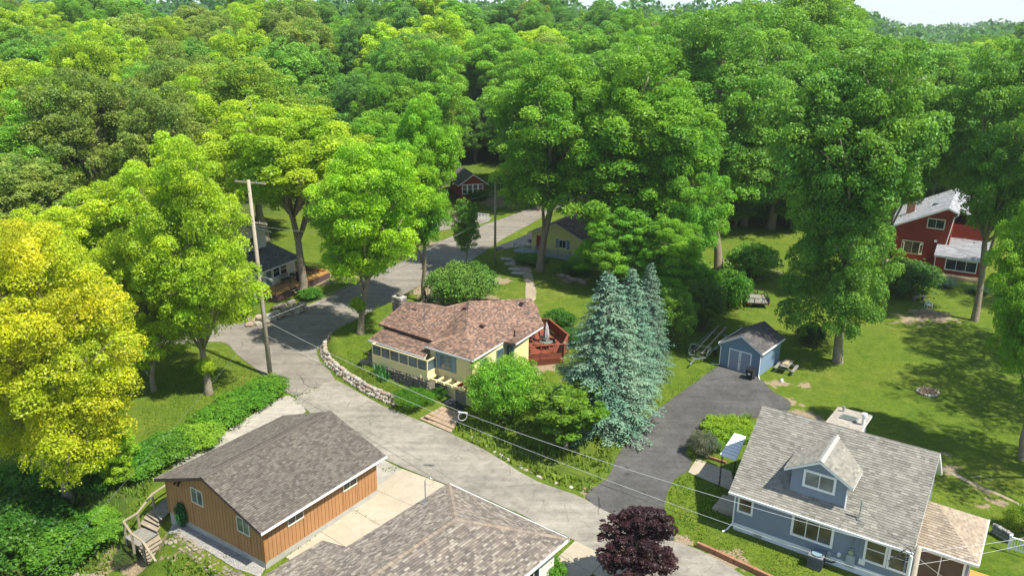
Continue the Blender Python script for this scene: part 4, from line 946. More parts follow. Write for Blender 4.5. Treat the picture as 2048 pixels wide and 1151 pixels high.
    for ei, (a, b) in enumerate(edges):
        m = MB(); m.bar(a + Z * hr, b + Z * hr, .18, .05); m.build('top_rail', 'red_deck', dk)
        n = max(1, round((b - a).length / 1.9)); m = MB()
        for i in range(n + 1): q = a.lerp(b, i / n); m.bar(q - Z * .3, q + Z * (hr - .025), .1)
        m.build('rail_post', 'red_deck', dk)
        d = (b - a).normalized()
        if ei == 0:
            # sunburst balusters: fans rising from the foot of every second bay
            nb = 2; Lb = (b - a).length / nb
            m = MB(); m.bar(a + Z * .12, b + Z * .12, .05, .09); m.build('bottom_rail', 'red_deck', dk)
            for j in range(nb):
                s = a + d * (Lb * j + (.35 if j == 0 else Lb * .5))
                for k in range(13):
                    an = R(8 + k * 13.6); L = min((hr - .17) / max(math.sin(an), .01), Lb * .62)
                    e = s + d * (math.cos(an) * L) + Z * (.14 + math.sin(an) * L)
                    q = (e - a).dot(d)
                    if q < 0 or q > (b - a).length: continue
                    m = MB(); m.bar(s + Z * .15 + (e - s - Z * .14).normalized() * .12, e, .05, .03, up=d.cross(Z)); m.build('baluster', 'red_deck', dk)
            for k in range(4): m = MB(); q = a + d * (.1 + k * .13); m.bar(q + Z * .16, q + Z * (hr - .03), .035); m.build('baluster', 'red_deck', dk)
        else:
            n = max(2, int((b - a).length / .145))
            for i in range(n): m = MB(); q = a + d * ((i + .5) * (b - a).length / n); m.box(q + Z * .52, .13, .022, .95, d, Vector((-d.y, d.x, 0))); m.build('rail_board', 'red_deck', dk)
    # lattice skirt
    m = MB(); a, b = pol[0] - Z * .3, pol[1] - Z * .3; d = (b - a).normalized(); n = int((b - a).length / .14); hsk = .85
    for i in range(n + 6):
        for s in (-1, 1):
            p = a + d * (i * .14 - (0 if s > 0 else 0)); q = p + d * (s * hsk) - Z * hsk
            t0 = 0; ln = (b - a).length; x0 = (p - a).dot(d); x1_ = (q - a).dot(d)
            if x0 < 0 or x0 > ln: continue
            f = 1.0
            if x1_ < 0: f = x0 / (x0 - x1_)
            if x1_ > ln: f = (ln - x0) / (x1_ - x0)
            m.bar(p, p.lerp(q, f), .035, .012, up=d.cross(Z))
    o = m.build('lattice', 'red_deck', dk); o['kind'] = 'stuff'
    m = MB()
    for p in pol[:3]: m.bar(Vector((p.x, p.y, gz(p.x, p.y) - .1)), p - Z * .2, .14)
    m.build('support_post', 'red_deck', dk)
    # patio table, closed umbrella, grill, planter
    c = at(1092, 696, zd); 
    tb = thing('patio_table', 'glass-topped round patio table on the red deck', 'table', c)
    m = MB(); m.tube([c + Z * .70, c + Z * .725], .62, 20); m.build('table_top', 'glass_pale', tb)
    for k in range(4): m = MB(); an = k * 1.57 + .4; m.tube([c + Vector((.5 * math.cos(an), .5 * math.sin(an), .7)), c + Vector((.56 * math.cos(an), .56 * math.sin(an), 0))], .02, 6); m.build('leg', 'black_metal', tb)
    um = thing('patio_umbrella', 'closed pale patio umbrella standing through the deck table', 'umbrella', c)
    m = MB(); m.tube([c + Z * .05, c + Z * 2.55], .025, 8); m.build('pole', 'white_plastic', um)
    m = MB(); m.tube([c, c + Z * .06, c + Z * .1], [.3, .28, .06], 16); m.build('base', 'black_metal', um)
    m = MB(); zs_ = [1.05, 1.15, 1.5, 1.9, 2.2, 2.42, 2.5]; rs_ = [.20, .23, .22, .17, .12, .05, .02]; vs = []; n = 24
    for z, rr in zip(zs_, rs_):
        vs += [c + Vector((rr * (1 + .22 * math.cos(6 * q)) * math.cos(q), rr * (1 + .22 * math.cos(6 * q)) * math.sin(q), z)) for q in np.linspace(0, 2 * math.pi, n, endpoint=False)]
    m.add(vs, [(i * n + k, i * n + (k + 1) % n, (i + 1) * n + (k + 1) % n, (i + 1) * n + k) for i in range(len(zs_) - 1) for k in range(n)]); m.build('canopy', 'umbrella_cloth', um, True)
    for k, (px, py, lab) in enumerate([(1064, 684, 'dark patio chair on the red deck nearest the yellow wall'), (1085, 682, 'dark patio chair behind the deck table'), (1106, 692, 'dark patio chair right of the deck table')]):
        q = at(px, py, zd); f = Frame(q, (math.cos(k * 1.4), math.sin(k * 1.4))); ch_ = thing('patio_chair', lab, 'chair', q, 'patio chairs on the red deck')
        m = MB(); f.box(m, -.26, .26, -.25, .25, .4, .44); m.build('seat', 'black_metal', ch_)
        m = MB(); m.bar(f.p(-.24, .25, .44), f.p(-.24, .36, .95), .03); m.bar(f.p(.24, .25, .44), f.p(.24, .36, .95), .03); m.bar(f.p(-.24, .36, .95), f.p(.24, .36, .95), .03); m.prism([f.p(-.22, .26, .5), f.p(.22, .26, .5), f.p(.22, .34, .92), f.p(-.22, .34, .92)], [f.p(-.22, .275, .5), f.p(.22, .275, .5), f.p(.22, .355, .92), f.p(-.22, .355, .92)]); m.build('backrest', 'black_metal', ch_)
        for a, b in ((-.23, -.22), (.23, -.22), (.23, .22), (-.23, .22)): m = MB(); m.bar(f.p(a, b, 0), f.p(a, b, .4), .03); m.build('leg', 'black_metal', ch_)
yellow_house()

def gable_house(name, label, F, L, D, ze, zr, wall, pal, base=0, ridge='a', ov=.4, seed=20, trim='white_trim', sh=True, wallmat=None):
    "plain gabled body: a 0..L, b 0..D; ridge along 'a' or 'b'"
    t = thing(name, label, 'house', F.p(L / 2, D / 2, base)); m = MB(); F.box(m, 0, L, 0, D, base - .5, ze)
    if ridge == 'a':
        for a in (0, L - .1): m.prism([F.p(a, 0, ze), F.p(a + .1, 0, ze), F.p(a + .1, D, ze), F.p(a, D, ze)], [F.p(a, D / 2 - .02, zr), F.p(a + .1, D / 2 - .02, zr), F.p(a + .1, D / 2 + .02, zr), F.p(a, D / 2 + .02, zr)])
        sl = (zr - ze) / (D / 2); e = ze - ov * sl + .12; k = zr + .12
        pl = [[F.p(-ov, -ov, e), F.p(L + ov, -ov, e), F.p(L + ov, D / 2, k), F.p(-ov, D / 2, k)], [F.p(L + ov, D + ov, e), F.p(-ov, D + ov, e), F.p(-ov, D / 2, k), F.p(L + ov, D / 2, k)]]
    else:
        for b in (0, D - .1): m.prism([F.p(0, b, ze), F.p(L, b, ze), F.p(L, b + .1, ze), F.p(0, b + .1, ze)], [F.p(L / 2 - .02, b, zr), F.p(L / 2 + .02, b, zr), F.p(L / 2 + .02, b + .1, zr), F.p(L / 2 - .02, b + .1, zr)])
        sl = (zr - ze) / (L / 2); e = ze - ov * sl + .12; k = zr + .12
        pl = [[F.p(-ov, D + ov, e), F.p(-ov, -ov, e), F.p(L / 2, -ov, k), F.p(L / 2, D + ov, k)], [F.p(L + ov, -ov, e), F.p(L + ov, D + ov, e), F.p(L / 2, D + ov, k), F.p(L / 2, -ov, k)]]
    m.build('wall', wall, t); r = roof_slab(t, pl, trim, .16); shingles(r, pl, pal, .2 if sh else .35, (.3, .6), seed=seed)
    return t, r

# ---- red house on the right: tall gable towards us, long left slope
def red_house():
    b0 = at(1787, 519, .4); b1 = at(1877, 532, .4); F = Frame((b0.x, b0.y, 0), b1 - b0); W = (b1 - b0).length; z0 = .2
    t = thing('red_house', 'red wood-sided house with pale grey roof behind the right-hand trees', 'house', F.p(W / 2, 3, z0))
    pk = 5.45; zl, zp = 5.25, 8.1; D = 15; Wt = 6.2; zw = zp - (Wt - pk) * .44
    prof = [(-.2, z0), (Wt, z0), (Wt, zw), (pk, zp), (-.2, zl)]
    m = MB(); m.prism([F.p(a, 0, z) for a, z in prof], [F.p(a, D, z) for a, z in prof]); m.build('wall', 'red_siding', t)
    boards(t, F, 0, 'a', -.2, Wt, lambda x: zl + (zp - zl) * (x + .2) / (pk + .2) - .05 if x < pk else zp - .44 * (x - pk) - .05, z0, 'red_siding', .4, (), -1, 'board', .025)
    ov = .45; sl = (zp - zl) / (pk + .2)
    left = [F.p(-1.6, D + .4, zl - 1.4 * sl + .15), F.p(-1.6, -ov, zl - 1.4 * sl + .15), F.p(pk, -ov, zp + .15), F.p(pk, D + .4, zp + .15)]
    right = [F.p(pk + 5.2, -ov, zp - 2.15), F.p(pk + 5.2, D + .4, zp - 2.15), F.p(pk, D + .4, zp + .15), F.p(pk, -ov, zp + .15)]
    rt2 = [F.p(W + .55, -ov, zp - (W + .55 - pk) * .44 + .15), F.p(pk + 5.2, 2.6, zp - 2.15), F.p(pk + 5.2, D + .4, zp - 2.15), F.p(pk, D + .4, zp + .15), F.p(pk, -ov, zp + .15)]
    rt2 = [F.p(pk + 5.2, 2.4, zp - 2.15), F.p(pk + 5.2, D + .4, zp - 2.15), F.p(pk, D + .4, zp + .15), F.p(pk, 2.4, zp + .15)]
    rt3 = [F.p(Wt + .5, -ov, zp - (Wt + .5 - pk) * .44 + .15), F.p(Wt + .5, 2.39, zp - (Wt + .5 - pk) * .44 + .15), F.p(pk, 2.39, zp + .15), F.p(pk, -ov, zp + .15)]
    r = roof_slab(t, [left, rt2, rt3], 'white_trim', .2); shingles(r, [left, rt2, rt3], PALE_PAL, .25, (.4, .9), seed=31)
    m = MB(); F.box(m, Wt + .01, W + 4.6, 2.4, D, z0, 5.7); m.build('wall', 'red_siding', t)
    # low wing with big window
    m = MB(); F.box(m, W - .3, W + 4.9, -2.9, 2.4, z0, 2.7); wg = m.build('front_wing', 'red_siding', t)
    wr = [F.p(W - .6, -3.3, 2.65), F.p(W + 5.3, -3.3, 2.65), F.p(W + 5.3, 2.5, 3.9), F.p(W - .6, 2.5, 3.9)]
    roof_slab(wg, [wr], 'white_trim', .18, 'wing_roof'); shingles(wg, [wr], PALE_PAL, .25, (.4, .9), seed=32)
    window(wg, F.p(W + 2.6, -2.9, 1.6), F.u, -F.v, 3.6, 1.5, 'white_trim', 'glass_dark', 3, 1, .12)
    window(t, F.p(4.3, -.03, 5.95), F.u, -F.v, 2.1, 1.35, 'cream_trim', 'glass_dark', 2, 1, .12)
    lw = window(t, F.p(1.95, -.03, 2.45), F.u, -F.v, 2.6, 1.75, 'cream_trim', 'glass_warm', 2, 1, .1)
    for s in (-1, 1):
        m = MB(); h = F.p(1.95 + s * 1.25, -.1, 2.45); d = (-F.v + F.u * (-s * .55)).normalized()
        for zz in (-.65, .65): m.bar(h + Vector((0, 0, zz)), h + d * .62 + Vector((0, 0, zz)), .05)
        for k in (0, .62): m.bar(h + d * k + Vector((0, 0, -.65)), h + d * k + Vector((0, 0, .65)), .05)
        m.build('casement', 'cream_trim', lw)
    m = MB(); F.box(m, 4.45, 4.75, -.12, -.025, 3.55, 3.8); m.build('vent', 'white_trim', t)
    m = MB(); m.tube([F.p(Wt + .5, -.3, zw - .3), F.p(Wt + .05, -.12, zw - .8), F.p(Wt - .35, -.12, 3.4), F.p(W - .45, -.25, 2.9), F.p(W - .4, -3.0, 2.4), F.p(W - .4, -3.05, z0)], .06, 6); m.build('downspout', 'white_trim', t)
    m = MB(); c = F.p(.6, 6, 6.0); m.box(c, 1.0, .8, 2.4, F.u, F.v); m.build('chimney', 'brick_red', r)
    m = MB(); c = F.p(4.0, 6.5, 7.45); m.box(c, 1.2, 2.0, .25, F.u, F.v); m.build('skylight', 'ac_grey', r)
    dk = thing('tan_deck', 'low tan wooden deck along the front of the red house', 'deck', F.p(3, -1.5, z0))
    for i in range(9):
        m = MB(); F.box(m, -1.0, W - .35, -2.5 + i * .27, -2.5 + i * .27 + .255, z0 + .12, z0 + .2); m.build('deck_board', 'tan_deck', dk)
    for i in range(5):
        m = MB(); F.box(m, W - .34, W + 5.2, -4.3 + i * .27, -4.3 + i * .27 + .255, z0 + .12, z0 + .2); m.build('deck_board', 'tan_deck', dk)
    m = MB(); F.box(m, -1.0, W - .4, -2.5, -.05, z0 - .3, z0 + .118); F.box(m, W - .33, W + 5.2, -4.3, -2.95, z0 - .3, z0 + .118); m.build('deck_frame', 'tan_deck', dk)
red_house()

# ---- yellow cottage with grey railing
def cottage():
    z0 = 1.1; b0 = at(1063, 497, z0); b1 = at(1150, 512, z0); F = Frame((b0.x, b0.y, 0), b1 - b0); W = 7.6
    t, r = gable_house('yellow_cottage', 'pale yellow cottage with red door behind the grey railing', F, W, 9, z0 + 2.35, z0 + 4.0, 'pale_yellow', [(.12, .09, .07), (.16, .12, .09), (.10, .075, .06)], z0, 'b', .45, 41, 'cream_trim')
    m = MB(); F.box(m, .75, 1.65, -.06, -.005, z0 + .05, z0 + 2.0); d = m.build('door', 'red_paint', t)
    m = MB(); F.box(m, 1.5, 1.56, -.1, -.06, z0 + .95, z0 + 1.05); m.build('handle', 'galvanized', d)
    wc = F.p(4.7, -.01, z0 + 1.35); window(t, wc, F.u, -F.v, 1.1, 1.15, 'white_trim', 'glass_dark', 2, 1, .08)
    for s in (-1, 1): m = MB(); m.box(wc + F.u * s * .8 - F.v * .03, .4, .05, 1.2, F.u, F.v); m.build('shutter', 'shutter_blue', t)
    m = MB()
    for i in range(16): F.box(m, .2 + i * .47, .23 + i * .47, -.02, -.001, z0, z0 + 2.3 + 1.6 * (1 - abs(i * .47 - 3.6) / 3.9) * .9)
    o = m.build('batten', 'pale_yellow', t)
    dk = thing('grey_porch_deck', 'grey painted deck and railing along the yellow cottage', 'deck', F.p(3, -1.5, z0))
    m = MB(); F.box(m, -1.6, 8.4, -2.0, -.1, z0 - .55, z0 - .02); m.build('deck_frame', 'grey_rail', dk)
    Z = Vector((0, 0, 1)); a = F.p(-1.6, -1.95, z0); b = F.p(8.4, -1.95, z0); m = MB()
    for k in range(7): m = MB(); q = a.lerp(b, k / 6); m.bar(q - Z * .5, q + Z * 1.05, .12); m.box(q + Z * 1.08, .16, .16, .05, F.u, F.v); m.build('rail_post', 'grey_rail', dk)
    m = MB(); m.bar(a + Z * .95, b + Z * .95, .1, .06); m.bar(a + Z * .12, b + Z * .12, .06, .06)
    m.bar(a + Z * .95, F.p(-1.6, -.1, z0 + .95), .1, .06); m.build('rail', 'grey_rail', dk)
    for k in range(80):
        q = a.lerp(b, (k + .5) / 80); m = MB(); m.bar(q + Z * .15, q + Z * .92, .04); m.build('baluster', 'grey_rail', dk)
cottage()

# ---- white two storey house on the left with golden deck
def white_house():
    z0 = 1.0; b0 = at(543, 570, z0); b1 = at(592, 550, z0); F = Frame((b0.x, b0.y, 0), b1 - b0); Z = Vector((0, 0, 1))
    t = thing('white_house', 'white two-storey house with dark roofs half hidden by lime-green trees', 'house', F.p(2, 4, z0))
    L = (b1 - b0).length; m = MB(); F.box(m, -3.2, L, 0, 4.2, z0 - .9, z0 + 2.3); m.build('wall', 'white_siding', t)
    pl = [[F.p(-3.8, -.6, z0 + 2.2), F.p(L + .5, -.6, z0 + 2.2), F.p(L + .5, 4.3, z0 + 3.5), F.p(-3.8, 4.3, z0 + 3.5)]]
    r = roof_slab(t, pl, 'white_trim', .15, 'porch_roof'); shingles(r, pl, GREY_PAL, .2, (.3, .6), seed=51)
    m = MB(); F.box(m, -4.2, L - .7, 3.6, 11.5, z0 - .9, z0 + 5.2); m.prism([F.p(-4.2, 3.6, z0 + 5.2), F.p(L - .7, 3.6, z0 + 5.2), F.p(L - .7, 3.7, z0 + 5.2), F.p(-4.2, 3.7, z0 + 5.2)], [F.p(-.8, 3.6, z0 + 6.9), F.p(-.7, 3.6, z0 + 6.9), F.p(-.7, 3.7, z0 + 6.9), F.p(-.8, 3.7, z0 + 6.9)]); m.build('upper_wall', 'white_siding', t)
    md = (L - 4.9) / 2; pl = [[F.p(-4.7, 12, z0 + 5.1), F.p(-4.7, 3.1, z0 + 5.1), F.p(md, 3.1, z0 + 7.1), F.p(md, 12, z0 + 7.1)], [F.p(L - .2, 3.1, z0 + 5.1), F.p(L - .2, 12, z0 + 5.1), F.p(md, 12, z0 + 7.1), F.p(md, 3.1, z0 + 7.1)]]
    r = roof_slab(t, pl, 'white_trim', .18); shingles(r, pl, GREY_PAL, .2, (.3, .6), seed=52)
    window(t, F.p(.95, -.01, z0 + 1.4), F.u, -F.v, 1.25, 1.35, 'white_trim', 'glass_dark', 1, 2, .1); window(t, F.p(2.2, -.01, z0 + 1.4), F.u, -F.v, 1.25, 1.35, 'white_trim', 'glass_dark', 1, 2, .1)
    window(t, F.p(-1.9, -.01, z0 + 1.4), F.u, -F.v, 1.2, 1.35, 'white_trim', 'glass_dark', 1, 2, .1)
    window(t, F.p(1.0, 3.59, z0 + 4.35), F.u, -F.v, 1.4, 1.3, 'white_trim', 'glass_dark', 1, 2, .1)
    m = MB(); F.box(m, -.75, .1, -.05, -.005, z0 + .02, z0 + 2.05); d = m.build('door', 'shutter_blue', t); m = MB(); F.box(m, -.6, -.05, -.062, -.051, z0 + 1.0, z0 + 1.85); m.build('door_glass', 'glass_pale', d)
    m = MB()
    for i in range(22): F.box(m, -3.2 + i * .33, -3.17 + i * .33, -.016, -.001, z0, z0 + 2.2) if -3.2 + i * .33 < L - .05 else None
    m.build('batten', 'white_siding', t)
    dz = z0 - .05; dk = thing('golden_deck', 'golden wooden deck with dark stair rail in front of the white house', 'deck', F.p(2, -2, dz))
    pol = [at(545, 568, dz), at(566, 577, dz), at(587, 586, dz), at(668, 556, dz), at(664, 547, dz), at(600, 532, dz), at(592, 552, dz)]
    qs = [((p - F.o).dot(F.u), (p - F.o).dot(F.v)) for p in pol]; ar = sum(qs[i][0] * qs[(i + 1) % 7][1] - qs[(i + 1) % 7][0] * qs[i][1] for i in range(7))
    hull = [qs[0], qs[2], qs[3], qs[4], qs[5]]; hull = [(-2.4, -.05), (-2.4, -2.7), (7.2, -2.7), (7.2, 3.0), (L + .05, 3.0), (L + .05, -.05)]
    for i in range(40):
        a0 = -2.4 + i * .243
        b1_ = -.06 if a0 < L + .03 else 3.0; m = MB(); F.box(m, a0 + .008, a0 + .236, -2.7, b1_, dz - .05, dz); m.build('deck_board', 'gold_deck', dk)
    m = MB(); F.box(m, -2.4, 7.3, -2.72, -.1, dz - .9, dz - .06); F.box(m, L + .1, 7.3, -.09, 3.0, dz - .9, dz - .06); m.build('deck_frame', 'fascia_plum', dk)
    m = MB(); st = [(0.2, 1.8)]
    for k in range(4):
        m = MB(); F.box(m, .1, 1.9, -2.75 - .3 * (k + 1), -2.75 - .3 * k - .02, dz - .2 * (k + 1) - .05, dz - .2 * (k + 1)); m.build('stair_tread', 'weathered', dk)
    for a in (.05, 1.95):
        m = MB(); m.bar(F.p(a, -2.7, dz + .9), F.p(a, -3.9, dz + .15), .07); m.bar(F.p(a, -2.7, dz - .2), F.p(a, -2.7, dz + 1.0), .09); m.bar(F.p(a, -3.9, dz - .8), F.p(a, -3.9, dz + .25), .09); m.build('stair_rail', 'fascia_plum', dk)
    m = MB(); m.bar(F.p(-2.4, -2.65, dz + .9), F.p(.05, -2.65, dz + .9), .07); m.bar(F.p(-2.4, -2.65, dz + .45), F.p(.05, -2.65, dz + .45), .05); m.bar(F.p(-2.4, -2.65, dz), F.p(-2.4, -2.65, dz + .95), .09); m.build('rail', 'fascia_plum', dk)
    m = MB(); F.box(m, 6.9, 7.15, -2.7, 3.0, dz, dz + .3); F.box(m, 2.2, 7.1, -2.7, -2.5, dz, dz + .22); m.build('bench_edge', 'gold_deck', dk)
    # deck furniture
    def chair(a, b, rot, lab):
        f = Frame(F.p(a, b, dz), (math.cos(rot), math.sin(rot))); c = thing('deck_chair', lab, 'chair', f.o, 'dark chairs on the golden deck')
        m = MB(); f.box(m, -.3, .3, -.28, .28, .38, .43); m.build('seat', 'black_metal', c)
        for k in range(5): m = MB(); m.bar(f.p(-.26 + k * .13, .28, .43), f.p(-.26 + k * .13, .42, 1.02), .07, .02); m.build('back_slat', 'black_metal', c)
        for s in (-1, 1): m = MB(); f.box(m, s * .33 - .05, s * .33 + .05, -.3, .32, .6, .63); m.bar(f.p(s * .33, -.26, 0), f.p(s * .33, -.26, .6), .05); m.bar(f.p(s * .33, .28, 0), f.p(s * .33, .28, .6), .05); m.build('armrest', 'black_metal', c)
    chair(6.0, .6, .4, 'dark slatted chair at the far end of the golden deck'); chair(5.8, -.9, 2.2, 'dark slatted chair at the outer corner of the golden deck'); chair(3.6, -.3, 1.2, 'dark slatted chair beside the trunk on the golden deck')
    f = Frame(F.p(1.75, -.65, dz), F.u); bn = thing('porch_bench', 'dark bench under the white house window', 'bench', f.o); m = MB(); f.box(m, -.7, .7, -.22, .22, .4, .45); m.build('seat', 'black_metal', bn); m = MB()
    for k in range(8): m.bar(f.p(-.65 + k * .185, .22, .45), f.p(-.65 + k * .185, .28, .95), .04)
    m.bar(f.p(-.7, .28, .95), f.p(.7, .28, .95), .05); m.build('backrest', 'black_metal', bn)
    for a in (-.62, .62):
        for b in (-.18, .18): m = MB(); m.bar(f.p(a, b, 0), f.p(a, b, .4), .05); m.build('leg', 'black_metal', bn)
    f = Frame(F.p(3.0, -1.7, dz), F.u); gr = thing('barbecue_grill', 'black lidded barbecue grill near the deck stairs', 'grill', f.o); m = MB(); m.tube([f.p(-.4, 0, .95), f.p(.4, 0, .95)], .26, 14); m.build('hood', 'black_metal', gr); m = MB(); f.box(m, -.4, .4, -.25, .25, .1, .75); f.box(m, -.75, -.42, -.22, .22, .8, .84); f.box(m, .42, .75, -.22, .22, .8, .84); m.build('cabinet', 'black_metal', gr)
white_house()

# ---- red cabin and glimpsed houses in the wood
def cabin():
    b0 = atg(921, 403); F = Frame((b0.x, b0.y, 0), (.93, .3)); z0 = b0.z
    t, r = gable_house('red_cabin', 'small red cabin with a row of white windows at the far road', F, 4.4, 7.5, z0 + 3.1, z0 + 4.6, 'red_siding', GREY_PAL, z0, 'b', .5, 61)
    for i in range(4): window(t, F.p(.75 + i * .95, -.01, z0 + 2.1), F.u, -F.v, .95, 1.7, 'white_trim', 'glass_dark', 1, 2, .12)
    m = MB(); q = atg(952, 440); f = Frame((q.x, q.y, 0), (.9, -.35)); 
    wl = thing('timber_garden_wall', 'low timber garden wall with white lattice by the red cabin', 'wall', q); f.box(m, -7, 0, -.15, .15, q.z - .3, q.z + .7); m.build('timber', 'weathered', wl)
    m = MB()
    for k in range(9): m.bar(f.p(.2 + k * .25, 0, q.z), f.p(.2 + k * .25, 0, q.z + 1.2), .06)
    for k in range(3): m.bar(f.p(.2, 0, q.z + .25 + k * .45), f.p(2.3, 0, q.z + .25 + k * .45), .05)
    m.build('lattice', 'white_trim', wl)
    q = ray_at_y(985, 292, 175); F = Frame((q.x - 9, q.y, 0), (.95, .25)); z0 = gz(q.x, q.y)
    t, r = gable_house('pale_house', 'pale blue-white house glimpsed between crowns beyond the red cabin', F, 14, 8, z0 + 3, z0 + 6.0, 'white_siding', [(.45, .5, .55), (.5, .55, .6)], z0, 'a', .5, 62, sh=False)
    for i in range(4): window(t, F.p(1.6 + i * 3.4, -.01, z0 + 1.7), F.u, -F.v, 1.5, 1.4, 'white_trim', 'glass_dark', 2, 1, .1)
    q = ray_at_y(935, 235, 205); F = Frame((q.x - 5, q.y, 0), (.96, -.2)); z0 = gz(q.x, q.y)
    t, r = gable_house('tan_house', 'tan gabled house with dark windows deep in the wood', F, 10, 9, z0 + 5.2, z0 + 8, 'grey_siding', [(.14, .10, .09), (.18, .13, .11)], z0, 'b', .5, 63, sh=False)
    for i in range(3): window(t, F.p(2 + i * 3, -.01, z0 + 4), F.u, -F.v, 1.5, 1.4, 'white_trim', 'glass_dark', 2, 1, .1)
    q = ray_at_y(120, 350, 118); F = Frame((q.x - 6, q.y, 0), (.9, .35)); z0 = gz(q.x, q.y)
    t, r = gable_house('grey_roofed_house', 'grey-roofed house glimpsed through crowns on the far left', F, 12, 9, z0 + 3, z0 + 5.6, 'white_siding', GREY_PAL, z0, 'a', .5, 64, sh=False)
    window(t, F.p(4, -.01, z0 + 1.7), F.u, -F.v, 1.5, 1.4, 'white_trim', 'glass_dark', 2, 1, .1)
cabin()

# ================================================================ WALLS, STAIRS, STREET FURNITURE
stone_line('stone_retaining_wall', 'pale fieldstone retaining wall along the road below the yellow house', [P2(*p) for p in [(800, 815), (768, 800), (735, 785), (690, 756), (662, 733), (647, 712), (648, 694), (665, 678), (700, 658), (726, 646)]], 3, .40, seed=2, back=-.3)
stone_line('boulder_edge', 'rough boulders edging the road below the white house', [P2(*p) for p in [(487, 652), (510, 650), (535, 646), (560, 636), (590, 627), (612, 620)]], 2, .75, seed=3, back=.8)
stone_line('garden_boulders', 'dark rocks in the planting bed by the deck stairs', [P2(*p) for p in [(540, 622), (560, 615), (585, 608)]], 1, .6, 'dark_stone', seed=4)
stone_line('flat_rock_wall', 'weathered flat-rock retaining wall beside the gravel bed of the garage', [P2(*p, -.7) for p in [(330, 1062), (338, 1078), (356, 1092), (385, 1108), (415, 1130), (450, 1156), (480, 1180)]], 4, .34, 'flat_rock', seed=5, back=.4, flat=.5)
stone_line('rock_edge', 'low edge of flat rocks in the rough grass at the foot of the stairs', [P2(*p, -1.6) for p in [(105, 1135), (150, 1125), (200, 1128), (240, 1140), (285, 1148)]], 1, .45, 'flat_rock', seed=6, flat=.6)
stone_line('yellow_yard_stones', 'scattered pale stones along the drive edge behind the trunk', [P2(*p, .9) for p in [(830, 612), (850, 606), (880, 590), (930, 572), (960, 560)]], 1, .35, seed=7)
stone_line('bank_stones', 'stones half buried in the weedy bank along the main road', [P2(*p, .1) for p in [(930, 862), (975, 890), (1030, 925), (1090, 958), (1150, 975)]], 1, .30, seed=9, zoff=-.12, skip=.55)
stone_line('terrace_edge', 'grey stone terrace edge on the lawn below the cottage', [P2(*p, 1.2) for p in [(1112, 548), (1140, 560), (1170, 570)]], 1, .5, 'field_stone', seed=10)

# timber edging along the blue house lawn
te = thing('timber_edging', 'reddish landscape timber edging between lawn and road', 'edging', at(1400, 1100))
pp = [at(1393, 1092), at(1430, 1108), at(1468, 1126), at(1505, 1143), at(1545, 1162)]
for i in range(4):
    for k in range(2):
        m = MB(); a, b = pp[i], pp[i + 1]; d = (b - a).normalized(); m.bar(a + d * .02 + Vector((0, 0, .10 + .17 * k)), b - d * .02 + Vector((0, 0, .10 + .17 * k)), .2, .165); m.build('timber', 'landscape_timber', te)
be = thing('brick_edging', 'red brick edging at the corner of the awning bed', 'edging', at(1420, 920)); a, b = at(1412, 915), at(1452, 928); n = 14
for i in range(n):
    m = MB(); m.bar(a.lerp(b, i / n) + Vector((0, 0, .12)), a.lerp(b, (i + .93) / n) + Vector((0, 0, .12)), .12, .22); m.build('brick', 'brick_red', be)

# wooden stairs on the slope beside the garage
def stairs():
    t = thing('wooden_stairs', 'weathered wooden walkway and stairs going down beside the garage', 'stairs', at(300, 1060, -.8)); Z = Vector((0, 0, 1))
    def tread(px4, z, nb, nm='stair_tread'):
        q = [at(*p, z) for p in px4]
        for i in range(nb):
            a = [q[0].lerp(q[3], i / nb), q[1].lerp(q[2], i / nb), q[1].lerp(q[2], (i + .95) / nb), q[0].lerp(q[3], (i + .95) / nb)]
            m = MB(); m.slab(a, .06); m.build(nm, 'weathered_grey' if nm == 'deck_plank' else 'weathered', t)
    tread([(305, 1018), (322, 1038), (358, 1006), (357, 972)], .08, 9, 'deck_plank')
    tread([(293, 1026), (316, 1042), (324, 1035), (304, 1018)], -.18, 2)
    tread([(287, 1035), (317, 1050), (322, 1043), (294, 1026)], -.36, 2)
    tread([(280, 1046), (314, 1062), (320, 1052), (287, 1036)], -.54, 2)
    tread([(277, 1092), (318, 1064), (281, 1053), (250, 1073)], -.75, 6, 'deck_plank')
    for k in range(7):
        l = (275 + 3.7 * k, 1093 + 5.4 * k); r = (317 + 3.6 * k, 1066 + 6.6 * k); z = -.93 - .17 * k
        tread([(l[0] + 4.2, l[1] + 9), (r[0] + 4.2, r[1] + 10), r, l], z, 2)
    m = MB()
    for (px, py, z) in [(270, 1085, -1), (252, 1075, -1), (300, 1132, -2)]: q = at(px, py, z); m.bar(Vector((q.x, q.y, -3)), Vector((q.x, q.y, z + .2)), .14)
    m.build('support_post', 'weathered', t)
    posts = [(308, 1014, 0, 1.0), (279, 1052, -.6, 1.0), (251, 1069, -.75, 1.0), (268, 1098, -.8, 1.15), (290, 1112, -1.3, 1.1), (317, 1147, -2.0, 1.0)]; tops = []
    for px, py, z, h in posts:
        q = at(px, py, z); m = MB(); m.bar(q - Z * .3, q + Z * h, .11); m.build('rail_post', 'weathered', t); tops.append(q + Z * (h - .02))
    s0 = at(354, 955, 1.0)
    for a, b in [(s0, tops[0]), (tops[0], tops[1]), (tops[1], tops[2]), (tops[2], tops[3]), (tops[3], tops[4]), (tops[4], tops[5] - Z * .2)]: m = MB(); m.bar(a + Z * .03, b + Z * .03, .14, .06); m.build('handrail', 'weathered', t)
    tm = thing('landscape_timber', 'weathered landscape timber lying at the foot of the stairs', 'timber', at(340, 1110, -1.2)); m = MB(); m.bar(at(306, 1136, -1.5), at(362, 1104, -1.0), .25, .22); m.build('beam', 'weathered', tm)
stairs()

